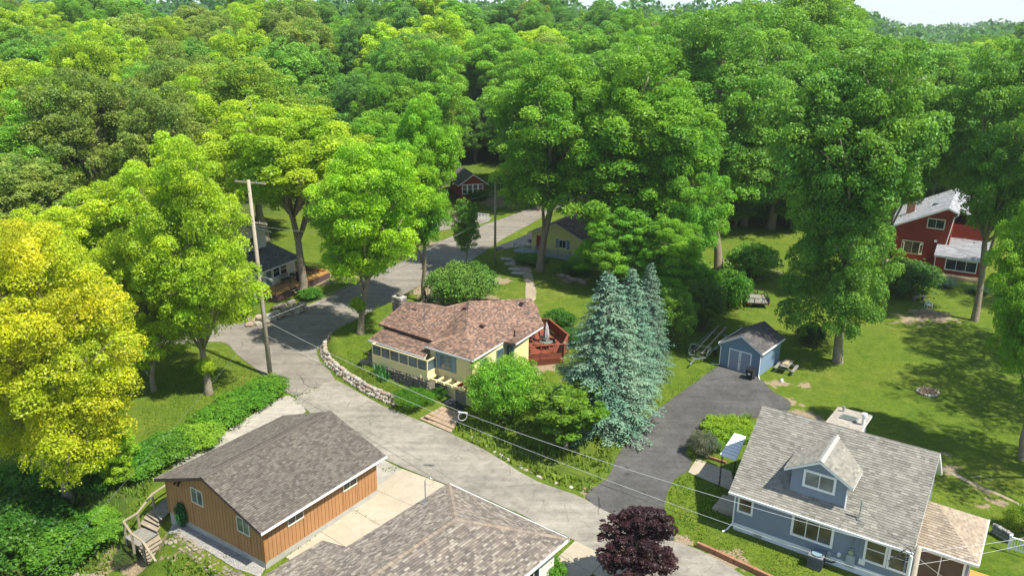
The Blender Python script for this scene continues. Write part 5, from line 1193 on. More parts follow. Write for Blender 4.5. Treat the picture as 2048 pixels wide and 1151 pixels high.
# utility poles and wires
def pole(name, label, base, top, lean=(0, 0), r=.17, arms=()):
    t = thing(name, label, 'utility pole', base); b = Vector(base); tp = Vector((b.x + lean[0], b.y + lean[1], top)); m = MB(); m.tube([b - Vector((0, 0, .3)), b.lerp(tp, .5), tp], [r * 1.15, r * .95, r * .72], 12); m.build('shaft', 'pole_wood', t, True)
    for (f, L, d) in arms:
        c = b.lerp(tp, f); d = Vector((*d, 0)).normalized(); s = d.cross(Vector((0, 0, 1))).normalized() * .2; m = MB(); m.bar(c - d * L / 2 - s, c + d * L / 2 - s, .1, .12); m.build('crossarm', 'pole_wood', t)
        for k in (-.46, -.2, .2, .46):
            m = MB(); q = c + d * (L * k) - s; m.tube([q, q + Vector((0, 0, .2))], [.03, .045], 8); m.build('insulator', 'cable_grey', t)
    return t, b, tp
lb = at(541, 752); pt, b1, t1 = pole('utility_pole', 'tall leaning wooden utility pole with two crossarms by the road junction', lb, 17.6, (-.7, .9), .19, ((.985, 3.0, (.95, -.3)), (.79, 2.6, (.9, -.42))))
m = MB(); c = b1.lerp(t1, .52); m.tube([c, c + Vector((.7, -.3, .1)), c + Vector((1.1, -.5, -.05))], .035, 6); m.tube([c + Vector((1.0, -.45, .0)), c + Vector((1.3, -.6, -.12))], [.1, .16], 8); m.build('street_light', 'galvanized', pt)
mbp = atg(990, 526); pt2, b2, t2 = pole('utility_pole', 'plain dark wooden utility pole on the lawn beyond the yellow roof', mbp, mbp.z + 10.6, (0, 0), .15)
tp3 = at(1838, 1092, 10.2); pt3, b3, t3 = pole('utility_pole', 'wooden utility pole topped with coiled cables in front of the blue house', (tp3.x, tp3.y, 0), 10.2, (0, 0), .16)
m = MB()
for k in range(5):
    c = t3 + Vector((-.35 - .12 * k, .1, -.3 - .12 * k)); m.tube([c + Vector((.28 * math.cos(a), .1 * math.sin(2 * a), .22 * math.sin(a))) for a in np.linspace(0, 6.28, 14)], .014, 5)
m.build('cable_coil', 'wire_dark', pt3); m = MB(); m.tube([t3 + Vector((-.28, -.1, -.4)), t3 + Vector((-.28, -.1, -6))], .06, 8); m.build('riser_pipe', 'white_plastic', pt3)
def wire(a, b, sag, label, r=.014, mat='wire_dark', n=16):
    a, b = Vector(a), Vector(b); r *= .62; m = MB(); m.tube([a.lerp(b, i / n) - Vector((0, 0, sag * 4 * (i / n) * (1 - i / n))) for i in range(n + 1)], r, 5); o = m.build('overhead_wire', mat); tag(o, label, 'wire', 'overhead wires')
w1 = at(925, 824, 5.2)
wire(b1.lerp(t1, .30), w1, .25, 'pale overhead wire from the leaning pole to the cable loop above the bank', .022, 'wire_light')
wire(w1, t3 - Vector((0, 0, .35)), .35, 'pale overhead wire from the cable loop to the pole before the blue house', .022, 'wire_light')
wire(b1.lerp(t1, .22), t3 - Vector((0, 0, 2.0)), .9, 'pale lower cable crossing the driveway mouth', .018, 'wire_light')
wire(b1.lerp(t1, .215), t3 - Vector((0, 0, 2.3)), 1.1, 'dark lower cable crossing the driveway mouth', .016)
wire(b1.lerp(t1, .30), b2.lerp(t2, .6), .5, 'pale overhead wire from the leaning pole to the plain dark pole', .02, 'wire_light')
wire(b1.lerp(t1, .27), b2.lerp(t2, .56), .6, 'dark overhead wire from the leaning pole to the plain dark pole', .016)
wire(b2.lerp(t2, .9), ray_at_y(920, 400, 135), .4, 'overhead wire from the plain dark pole towards the red cabin', .018, 'wire_light')
wire(b1.lerp(t1, .78), ray_at_y(820, 470, 110), .5, 'overhead wire from the crossarm towards the trees', .016, 'wire_light')
wire(b1.lerp(t1, .30), at(66, 1165, 2.0), .3, 'pale wire running down to the lower left corner', .009, 'cable_grey')
wire(t3 - Vector((0, 0, .25)), at(2080, 1068, 7.2), .1, 'upper pale wire running right over the sunroom', .014, 'wire_light'); wire(t3 - Vector((0, 0, .9)), at(2080, 1080, 6.8), .1, 'lower pale wire running right over the sunroom', .014, 'wire_light'); wire(t3 - Vector((0, 0, .5)), at(1905, 1165, 6), .05, 'short pale wire dropping from the pole past the glass door', .014, 'wire_light')
wire(t3 - Vector((0, 0, .4)), BH.p(7.15, .2, 4.5), .2, 'dark service wire from the pole to the roof mast', .012)
lp = thing('cable_loop', 'pale loop of spare cable hanging on the overhead wire', 'cable', w1); m = MB(); m.tube([w1 + Vector((.3 * math.cos(a), .1 * math.cos(a), .32 * math.sin(a) - .3)) for a in np.linspace(0, 6.28, 16)], .025, 6); m.tube([w1 + Vector((-.3, 0, .02)), w1 + Vector((.35, -.1, .0))], .06, 8); m.build('loop', 'wire_light', lp)

# boat trailer
def boat_trailer():
    a = at(1380, 728, .45); b = at(1437, 668, .45); a.z = b.z = gz(b.x, b.y) + .55; f = Frame((a.x, a.y, 0), b - a); L = (b - a).length; z = a.z; t = thing('boat_trailer', 'empty galvanized boat trailer parked left of the blue shed', 'trailer', f.o)
    m = MB(); m.bar(f.p(0, 0, z - .1), f.p(1.6, 0, z), .1); m.tube([f.p(-.1, 0, z - .1), f.p(.12, 0, z - .08)], .07, 8); m.build('tongue', 'galvanized', t)
    m = MB()
    for s in (-1, 1): m.bar(f.p(1.2, 0, z), f.p(2.2, s * .85, z), .09); m.bar(f.p(2.2, s * .85, z), f.p(L, s * .9, z), .09)
    for q in (2.2, 3.3, 4.4, L - .1): m.bar(f.p(q, -.88, z - .02), f.p(q, .88, z - .02), .08)
    m.build('frame', 'galvanized', t)
    for s in (-1, 1): m = MB(); m.bar(f.p(2.3, s * .35, z + .25), f.p(L + 1.2, s * .38, z + .42), .16, .06); m.build('bunk', 'weathered', t); m = MB(); [m.bar(f.p(q, s * .36, z), f.p(q, s * .36, z + .28), .05) for q in (2.8, 4.2, L - .2)]; m.build('bunk_bracket', 'galvanized', t)
    m = MB()
    for s in (-1, 1): m.bar(f.p(3.0, s * .95, z), f.p(3.0, s * 1.0, z + .75), .05); m.bar(f.p(2.2, s * .85, z + .0), f.p(2.2, s * .9, z + .5), .05); m.bar(f.p(2.2, s * .9, z + .5), f.p(3.0, s * 1.0, z + .75), .05)
    m.bar(f.p(3.0, -1.0, z + .75), f.p(3.0, 1.0, z + .75), .05); m.build('guide', 'galvanized', t)
    m = MB(); m.bar(f.p(1.5, 0, z), f.p(1.7, 0, z + .7), .08); m.box(f.p(1.65, 0, z + .65), .2, .2, .2, f.u, f.v); m.build('winch_stand', 'black_metal', t)
    for s in (-1, 1):
        m = MB(); c = f.p(4.4, s * 1.08, .32 + gz(a.x, a.y)); m.tube([c - f.v * .1, c + f.v * .1], .31, 16); w_ = m.build('wheel', 'rubber', t); m = MB(); m.tube([c + f.v * s * .1, c + f.v * s * .115], .17, 12); m.build('rim', 'galvanized', w_)
        m = MB(); m.box(f.p(4.4, s * 1.08, z + .2), .8, .24, .03, f.u, f.v); m.build('fender', 'galvanized', t)
boat_trailer()
# utility trailer
def cargo_trailer():
    c = atg(1515, 616); f = Frame(c, (.97, -.12)); t = thing('utility_trailer', 'black open utility trailer on the back lawn behind the shed', 'trailer', c); Z = Vector((0, 0, 1))
    m = MB(); f.box(m, -1.2, 1.2, 0, 3.4, .45, .55); m.build('bed', 'weathered_grey', t)
    m = MB()
    for b in (0, 3.4):
        for a in (-1.2, -.4, .4, 1.2): m.bar(f.p(a, b, .5), f.p(a, b, 1.15), .06)
        m.bar(f.p(-1.2, b, 1.15), f.p(1.2, b, 1.15), .06); m.bar(f.p(-1.2, b, .55), f.p(1.2, b, .55), .1)
    for a in (-1.2, 1.2): m.bar(f.p(a, 0, 1.15), f.p(a, 3.4, 1.15), .06); m.bar(f.p(a, 0, .55), f.p(a, 3.4, .55), .1); m.bar(f.p(a, 1.7, .5), f.p(a, 1.7, 1.15), .06)
    m.build('rail_frame', 'black_metal', t)
    m = MB(); f.box(m, -1.15, 1.15, -.02, .0, .58, 1.1); 
    m = MB(); [m.bar(f.p(-1.15 + k * .23, 0, .55), f.p(-1.15 + k * .23, 0, 1.13), .02) for k in range(11)]; m.build('ramp_gate', 'black_metal', t)
    m = MB(); f.box(m, .1, .4, -.05, -.03, .95, 1.12); m.build('licence_plate', 'white_plastic', t)
    for a in (-1.15, 1.15): m = MB(); f.box(m, a - .1, a + .1, -.07, -.051, .45, .55); m.build('tail_light', 'red_paint', t)
    for s in (-1, 1): m = MB(); q = f.p(s * 1.35, 1.6, .34); m.tube([q - f.u * .1, q + f.u * .1], .33, 16); m.build('wheel', 'rubber', t); m = MB(); m.box(f.p(s * 1.35, 1.6, .74), .26, .85, .04, f.u, f.v); m.build('fender', 'black_metal', t)
    m = MB(); m.bar(f.p(-.6, 3.4, .5), f.p(0, 4.6, .5), .08); m.bar(f.p(.6, 3.4, .5), f.p(0, 4.6, .5), .08); m.build('tongue', 'black_metal', t)
cargo_trailer()
# wheeled bin
def bin_():
    c = at(1500, 758); f = Frame(c, (.79, -.61)); t = thing('wheeled_bin', 'black wheeled rubbish bin in front of the shed doors', 'bin', c)
    m = MB(); m.prism([f.p(a, b, .06) for a, b in ((-.25, -.28), (.25, -.28), (.25, .25), (-.25, .25))], [f.p(a, b, .98) for a, b in ((-.34, -.4), (.34, -.4), (.34, .32), (-.34, .32))]); m.build('body', 'black_plastic', t)
    m = MB(); m.prism([f.p(a, b, .985) for a, b in ((-.38, -.45), (.38, -.45), (.38, .4), (-.38, .4))], [f.p(a, b, z) for a, b, z in ((-.33, -.4, 1.04), (.33, -.4, 1.04), (.33, .38, 1.1), (-.33, .38, 1.1))]); m.build('lid', 'black_plastic', t)
    m = MB(); m.bar(f.p(-.3, .46, 1.0), f.p(.3, .46, 1.0), .04); m.bar(f.p(-.3, .38, 1.0), f.p(-.3, .46, 1.0), .04); m.bar(f.p(.3, .38, 1.0), f.p(.3, .46, 1.0), .04); m.build('handle', 'black_plastic', t)
    m = MB(); m.prism([f.p(-.12, -.352, .55), f.p(.1, -.352, .55), f.p(.1, -.36, .55), f.p(-.12, -.36, .55)][::-1], [f.p(-.12, -.378, .75), f.p(.1, -.378, .75), f.p(.1, -.386, .75), f.p(-.12, -.386, .75)][::-1]); m.build('label_plate', 'white_plastic', t)
    for s in (-1, 1): m = MB(); q = f.p(s * .29, .24, .13); m.tube([q - f.u * .03, q + f.u * .03], .13, 14); m.build('wheel', 'rubber', t)
bin_()
# picnic table with wood pieces
def picnic():
    c = at(1572, 741); u = Vector(at(1588, 724) - at(1560, 757)); f = Frame(c, u); t = thing('picnic_table', 'weathered grey picnic table right of the shed', 'picnic table', c)
    for k in range(5): m = MB(); f.box(m, -.95, .95, -.38 + k * .155, -.38 + k * .155 + .145, .72, .76); m.build('top_plank', 'weathered_grey', t)
    for s in (-1, 1): m = MB(); f.box(m, -.95, .95, s * .78 - .14, s * .78 + .14, .42, .46); m.build('bench_plank', 'weathered_grey', t)
    for a in (-.65, .65):
        m = MB(); m.bar(f.p(a, -.8, 0), f.p(a, -.15, .72), .09); m.bar(f.p(a, .8, 0), f.p(a, .15, .72), .09); m.bar(f.p(a, -.85, .38), f.p(a, .85, .38), .09); m.build('leg_frame', 'weathered_grey', t)
    for k, (a, b, r_, lab) in enumerate([(.1, -.05, .12, 'longer pale cut board lying on the picnic table'), (.05, .12, -.1, 'shorter pale cut board lying on the picnic table'), (-.45, .0, 1.4, 'pale crosspiece lying across the picnic boards')]):
        d = f.u * math.cos(r_) + f.v * math.sin(r_); L = .7 if k < 2 else .35; m = MB(); z = .80 if k < 2 else .86; m.bar(f.p(a, b, z) - d * L, f.p(a, b, z) + d * L, .12, .06); o = m.build('cut_board', 'tan_deck'); tag(o, lab, 'board', 'cut boards on the picnic table')
    j = at(1563, 763); o = thing('water_jug', 'white plastic jug on the grass below the picnic table', 'jug', j); m = MB(); m.tube([j, j + Vector((0, 0, .22)), j + Vector((0, 0, .3)), j + Vector((0, 0, .36))], [.14, .14, .06, .05], 10); m.build('body', 'white_plastic', o); m = MB(); m.tube([j + Vector((0, 0, .36)), j + Vector((0, 0, .4))], .055, 8); m.build('cap', 'shutter_blue', o)
picnic()
# fire ring, brush pile, chair, bench
def yard_bits():
    c = at(1855, 785); t = thing('fire_ring', 'round stone fire ring holding dry brush on the right lawn', 'fire pit', c); rg = random.Random(6)
    for i in range(17):
        a = i / 17 * 6.283; o = link('stone', STONES[rg.randrange(7)], t, Vector((.85 * math.cos(a), .8 * math.sin(a), .1))); o.scale = (.19, .13, .15); o.rotation_euler = (0, 0, a + 1.57)
    m = MB(); m.tube([c + Vector((0, 0, .0)), c + Vector((0, 0, .07))], .78, 18); m.build('ash_bed', 'bark_dark', t)
    m = MB()
    for i in range(70): a = rg.uniform(0, 6.28); p = c + Vector((rg.uniform(-.55, .55), rg.uniform(-.5, .5), .08)); m.bar(p, p + Vector((math.cos(a) * .35, math.sin(a) * .35, rg.uniform(.05, .45))), .025)
    o = m.build('brush', 'paver', t); o['kind'] = 'stuff'
    c = atg(1857, 632); m = MB()
    for i in range(130): a = rg.uniform(0, 6.28); p = c + Vector((rg.gauss(0, .65), rg.gauss(0, .55), .02)); m.bar(p, p + Vector((math.cos(a) * .5, math.sin(a) * .5, rg.uniform(.02, .45))), .03)
    o = m.build('brush_pile', 'bark'); tag(o, 'pile of dry brush on bare soil before the white chair', 'brush pile', kind='stuff')
    c = atg(1856, 616); f = Frame(c, (.98, .1)); t = thing('garden_chair', 'white plastic garden chair behind the brush pile', 'chair', c)
    m = MB(); f.box(m, -.26, .26, -.25, .25, .4, .44); m.build('seat', 'white_plastic', t)
    m = MB(); m.tube([f.p(.27 * math.cos(a), .26, .44 + .5 * math.sin(a)) for a in np.linspace(0, math.pi, 9)], .035, 6); [m.bar(f.p(x, .25, .44), f.p(x, .27, .92 - x * x * 1.6), .05, .02) for x in (-.16, -.05, .05, .16)]; m.build('backrest', 'white_plastic', t)
    for s in (-1, 1): m = MB(); m.bar(f.p(s * .3, -.26, .64), f.p(s * .3, .26, .66), .06, .03); m.bar(f.p(s * .3, -.25, 0), f.p(s * .3, -.25, .63), .045); m.bar(f.p(s * .3, .25, 0), f.p(s * .3, .25, .65), .045); m.build('arm_and_leg', 'white_plastic', t)
    c = atg(1836, 600); f = Frame(c, (.95, .2)); t = thing('garden_bench', 'dark wooden bench beside the shrub on the right lawn', 'bench', c); m = MB(); f.box(m, -.8, .8, -.25, .25, .45, .52); m.build('seat', 'weathered_grey', t)
    for a in (-.6, .6): m = MB(); f.box(m, a - .06, a + .06, -.2, .2, 0, .45); m.build('leg', 'weathered_grey', t)
    # AC unit
    f = Frame(BH.p(5.35, -.75, 0), BH.u); t = thing('air_conditioner', 'grey air conditioning unit against the blue house wall', 'air conditioner', f.o); m = MB(); f.box(m, -.42, .42, -.42, .42, .05, .85); m.build('cabinet', 'ac_grey', t); m = MB()
    for k in range(12): f.box(m, -.44, .44, -.44, .44, .12 + k * .058, .135 + k * .058)
    m.build('grille', 'black_metal', t); m = MB(); m.tube([f.p(0, 0, .85), f.p(0, 0, .875)], .36, 18); m.build('fan_ring', 'black_metal', t); m = MB(); m.tube([f.p(0, 0, .876), f.p(0, 0, .89)], .3, 18); m.build('fan_guard', 'shutter_blue', t); m = MB(); m.tube([f.p(.4, .2, .45), f.p(.8, .4, .35), f.p(1.0, .6, .4)], .05, 8); m.build('refrigerant_line', 'black_metal', t)
    # mail or marker posts
    c = at(1405 / 2.87, 800); c = at(489, 786); t = thing('marker_post', 'thin rusty marker post at the hedge corner', 'post', c); m = MB(); m.bar(c, c + Vector((0, 0, 1.1)), .06); m.build('shaft', 'brick_red', t)
    # gravel bed by the garage
    poly = np.array([P2(*p, -.25) for p in [(335, 1056), (345, 1040), (385, 1030), (430, 1060), (480, 1095), (535, 1137), (520, 1160), (470, 1140), (415, 1105), (370, 1082)]]); m = MB(); rg = random.Random(9); cnt = 0
    x0, y0 = poly.min(0); x1, y1 = poly.max(0); xs = np.array([rg.uniform(x0, x1) for _ in range(9000)]); ys = np.array([rg.uniform(y0, y1) for _ in range(9000)]); ok = seg_dist(xs, ys, poly) > 0; zz = gz_np(xs, ys)
    for x, y, z in zip(xs[ok], ys[ok], zz[ok]):
        s = rg.uniform(.035, .085); a = rg.uniform(0, 6.28); q = Vector((x, y, z + s * .3)); e = [Vector((math.cos(a + k * 1.57) * s, math.sin(a + k * 1.57) * s * .8, rg.uniform(-.3, .3) * s)) for k in range(4)]
        m.add([q + e[0], q + e[1], q + e[2], q + e[3], q + Vector((0, 0, s * .6)), q - Vector((0, 0, s * .4))], [(0, 1, 4), (1, 2, 4), (2, 3, 4), (3, 0, 4)])
    o = m.build('gravel_bed', 'gravel'); tag(o, 'grey gravel bed along the garage foundation', 'gravel', kind='stuff')
    drape('gravel_base', [tuple(p) for p in poly], 'concrete_old', .02, .6)
    gb = thing('stone_gabion', 'grey stone edging wall between the deck and the clipped bush', 'stone wall', at(2000, 1072)); rg = random.Random(5)
    for i in range(10):
        for j in range(3):
            q = at(1985, 1066).lerp(at(2018, 1085), i / 9) + Vector((0, 0, .15 + .25 * j)); o = link('stone', STONES[rg.randrange(7)], gb, q - origin_of(gb)); o.scale = (.16, .14, .13); o.rotation_euler = (0, 0, rg.uniform(0, 6)); set_mat(o, 'gravel')
yard_bits()

# ================================================================ VEGETATION
def tri_mesh(name, V, T, mat, attr=None):
    me = bpy.data.meshes.new(name); me.vertices.add(len(V)); me.vertices.foreach_set('co', np.ascontiguousarray(V, np.float32).ravel())
    me.loops.add(T.size); me.loops.foreach_set('vertex_index', np.ascontiguousarray(T, np.int32).ravel()); me.polygons.add(len(T))
    me.polygons.foreach_set('loop_start', np.arange(0, T.size, 3, dtype=np.int32)); me.update(); me.materials.append(MATS[mat])
    if attr is not None: face_attr(me, 'v', attr)
    return me
def leaves(name, P, Nn, size, rng, v, mat='leaf', asp=.62, fold=.22, T=None):
    "folded rhombic leaves at P with normals Nn; v brightness per leaf"
    n = len(P); Nn = Nn / (np.linalg.norm(Nn, axis=1, keepdims=True) + 1e-9)
    a = rng.normal(size=(n, 3)) if T is None else T
    t = a - (a * Nn).sum(1, keepdims=True) * Nn; t /= np.linalg.norm(t, axis=1, keepdims=True) + 1e-9; b = np.cross(Nn, t)
    s = size * rng.uniform(.7, 1.35, (n, 1)); base = P - t * s * .5; tip = P + t * s * .5 - Nn * s * .12
    l = P + b * s * asp * .5 - Nn * s * fold * .5; r = P - b * s * asp * .5 - Nn * s * fold * .5
    V = np.stack([base, l, tip, r], 1).reshape(-1, 3); k = np.arange(n)[:, None] * 4
    Tt = np.concatenate([k + [0, 2, 1], k + [0, 3, 2]], 1).reshape(-1, 3)
    return tri_mesh(name, V, Tt, mat, np.repeat(v, 2))
def clump_cloud(C, Rr, flat, per, rng, up=.25, noise_n=.75, shell=(.7, 1.08), low=-.45):
    "leaf positions on domed clumps: C centres, Rr radii"
    m = len(C); w = Rr ** 2; cnt = np.maximum(8, (per * w / w.mean()).astype(int)); idx = np.repeat(np.arange(m), cnt); n = len(idx)
    d = rng.normal(size=(n, 3)); d /= np.linalg.norm(d, axis=1, keepdims=True); neg = d[:, 2] < low; d[neg, 2] *= -1
    rad = Rr[idx][:, None] * rng.uniform(shell[0], shell[1], (n, 1)); pos = C[idx] + d * rad * np.array([1, 1, flat])
    nn = d + np.array([0, 0, up]) + rng.normal(size=(n, 3)) * noise_n
    return pos, nn, idx, d
def fib(n, rng):
    i = np.arange(n) + rng.uniform(0, 1); z = 1 - 2 * (i + .5 - i[0]) / n; th = i * 2.39996 + rng.uniform(0, 6); r = np.sqrt(np.maximum(0, 1 - z * z)); return np.stack([r * np.cos(th), r * np.sin(th), z], 1)
H0, R0 = 20.0, 5.6
def tree_proto(seed, base=.3, shape='round', lobes=16, per_lobe=15, leaf=.30, per=150, mat_bark='bark'):
    rng = np.random.default_rng(seed); zc = H0 * (base + 1) / 2; rz = H0 * (1 - base) / 2; D = fib(lobes, rng) + rng.normal(size=(lobes, 3)) * .18
    D /= np.linalg.norm(D, axis=1, keepdims=True); fr = rng.uniform(.5, .78, lobes)[:, None]
    LC = D * fr * np.array([R0, R0, rz]) * .98
    if base < .12:
        hz = np.hypot(D[:, 0], D[:, 1])[:, None] + 1e-6; lowm = D[:, 2:3] < -.25; LC[:, :2] = np.where(lowm, D[:, :2] / hz * R0 * rng.uniform(.45, .72, (lobes, 1)), LC[:, :2])
    if shape == 'round': LC[:, :2] *= (1 + .12 * np.clip(LC[:, 2:3] / rz, -1, 1))
    if shape == 'vase': LC[:, :2] *= np.maximum(.26, .48 + .58 * np.clip(LC[:, 2:3] / rz, -1, 1))
    if shape == 'oval': LC[:, :2] *= .86; 
    if shape == 'pear': LC[:, :2] *= 1.0 - .38 * np.clip(LC[:, 2:3] / rz, -1, 1)
    LC = np.concatenate([LC, [[0, 0, rz * .35], [0, 0, -rz * .25]]]); LR = np.concatenate([rng.uniform(1.75, 2.65, lobes), [2.6, 2.6]]); LC[:, 2] += zc
    per_lobe += 4; C = []; Rr = []; ctr = np.array([0, 0, zc])
    for c, r in zip(LC, LR):
        d = fib(per_lobe, rng) + rng.normal(size=(per_lobe, 3)) * .22; d /= np.linalg.norm(d, axis=1, keepdims=True); o = (c - ctr); o /= np.linalg.norm(o) + 1e-6
        ok = (d @ o > -.35) | (d[:, 2] > .45); d = d[ok]; C.append(c + d * (r * rng.uniform(.72, 1.08, (len(d), 1)))); Rr.append(rng.uniform(.42, 1.12, len(d)))
    C = np.concatenate(C); Rr = np.concatenate(Rr); keep = C[:, 2] > H0 * base * .55; C, Rr = C[keep], Rr[keep]
    pos, nn, idx, d = clump_cloud(C, Rr, .76, per, rng, .25, .9)
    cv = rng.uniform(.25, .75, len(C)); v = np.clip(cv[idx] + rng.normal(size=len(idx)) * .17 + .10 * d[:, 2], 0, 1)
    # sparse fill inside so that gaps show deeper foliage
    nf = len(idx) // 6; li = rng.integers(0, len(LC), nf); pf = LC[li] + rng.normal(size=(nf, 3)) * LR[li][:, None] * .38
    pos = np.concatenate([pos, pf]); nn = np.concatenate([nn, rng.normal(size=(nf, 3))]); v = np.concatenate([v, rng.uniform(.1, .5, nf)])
    top = np.percentile(pos[:, 2], 99.7); sxy = R0 / np.percentile(np.hypot(pos[:, 0], pos[:, 1]), 98.5)
    k3 = np.array([sxy, sxy, H0 / top]); pos = pos * k3; LC = LC * k3
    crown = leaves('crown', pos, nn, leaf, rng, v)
    # trunk, limbs and boughs
    m = MB(); pr = random.Random(seed); pts = [(0, 0, -.5), (0, 0, .25), (pr.uniform(-.1, .1), pr.uniform(-.1, .1), 1.6)]
    x = y = 0
    for z in np.linspace(3.5, H0 * .8, 6): x += pr.uniform(-.35, .35); y += pr.uniform(-.35, .35); pts.append((x, y, z))
    rr = [.5, .38, .30, .27, .24, .2, .16, .11, .05]; m.tube(pts, rr, 10)
    P = [Vector(p) for p in pts]
    for c, r in zip(LC[:-2], LR[:-2]):
        h = min(max(c[2] * .55 + pr.uniform(-1, .5), H0 * base * .6), H0 * .72); k = min(range(len(P)), key=lambda i: abs(P[i].z - h)); a = P[k]; b = Vector(c); mid = a.lerp(b, .5) + Vector((pr.uniform(-.4, .4), pr.uniform(-.4, .4), pr.uniform(-.2, .5)))
        m.tube([a, mid, b], [rr[k] * .55, .12, .05], 6)
        for q in range(4):
            e = b + Vector((pr.gauss(0, 1), pr.gauss(0, 1), pr.gauss(.2, .7))).normalized() * r * .9; m.tube([mid.lerp(b, .6), e], [.05, .02], 4)
    me = bpy.data.meshes.new('trunk'); me.from_pydata(m.v, [], m.f); me.materials.append(MATS[mat_bark]); me.polygons.foreach_set('use_smooth', [True] * len(me.polygons)); me.update()
    return me, crown
PR = {}
PR['low'] = [tree_proto(s, .06, 'pear', 22, 15, .20, 260) for s in (101, 102)]
PR['lowround'] = [tree_proto(105, .05, 'round', 24, 15, .19, 290)]
PR['sparse'] = [tree_proto(108, .3, 'round', 12, 11, .24, 60)]
PR['nearlow'] = [tree_proto(103, .07, 'round', 24, 17, .165, 310), tree_proto(107, .13, 'round', 21, 17, .18, 280)]
PR['mid'] = [tree_proto(s, .24, 'round', 18, 16, .19, 290) for s in (111, 112, 113)]
PR['high'] = [tree_proto(s, .46, 'round', 15, 16, .20, 290) for s in (121, 122)]
PR['oval'] = [tree_proto(s, .25, 'oval', 17, 14, .26, 180) for s in (131, 132, 133)]
def put_tree(name, label, pos, h, rad, kind, col, group, rng, cat='tree', var=None, rot=None):
    tr, cr = PR[kind][rng.randrange(len(PR[kind])) if var is None else var]
    t = bpy.data.objects.new(name, None); COL.objects.link(t); t.location = pos; t.rotation_euler = (0, 0, rng.uniform(0, 6.28) if rot is None else rot); s = rad / R0; t.scale = (s, s, h / H0)
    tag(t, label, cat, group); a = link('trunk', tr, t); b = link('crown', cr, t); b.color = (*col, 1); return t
YEL = (.58, .58, .028); LIME = (.42, .56, .032); LIMEY = (.48, .60, .032); MID = (.235, .43, .038); MIDG = (.22, .405, .055); DARK = (.18, .33, .05); OLIVE = (.30, .38, .07); BLUEG = (.17, .34, .07)
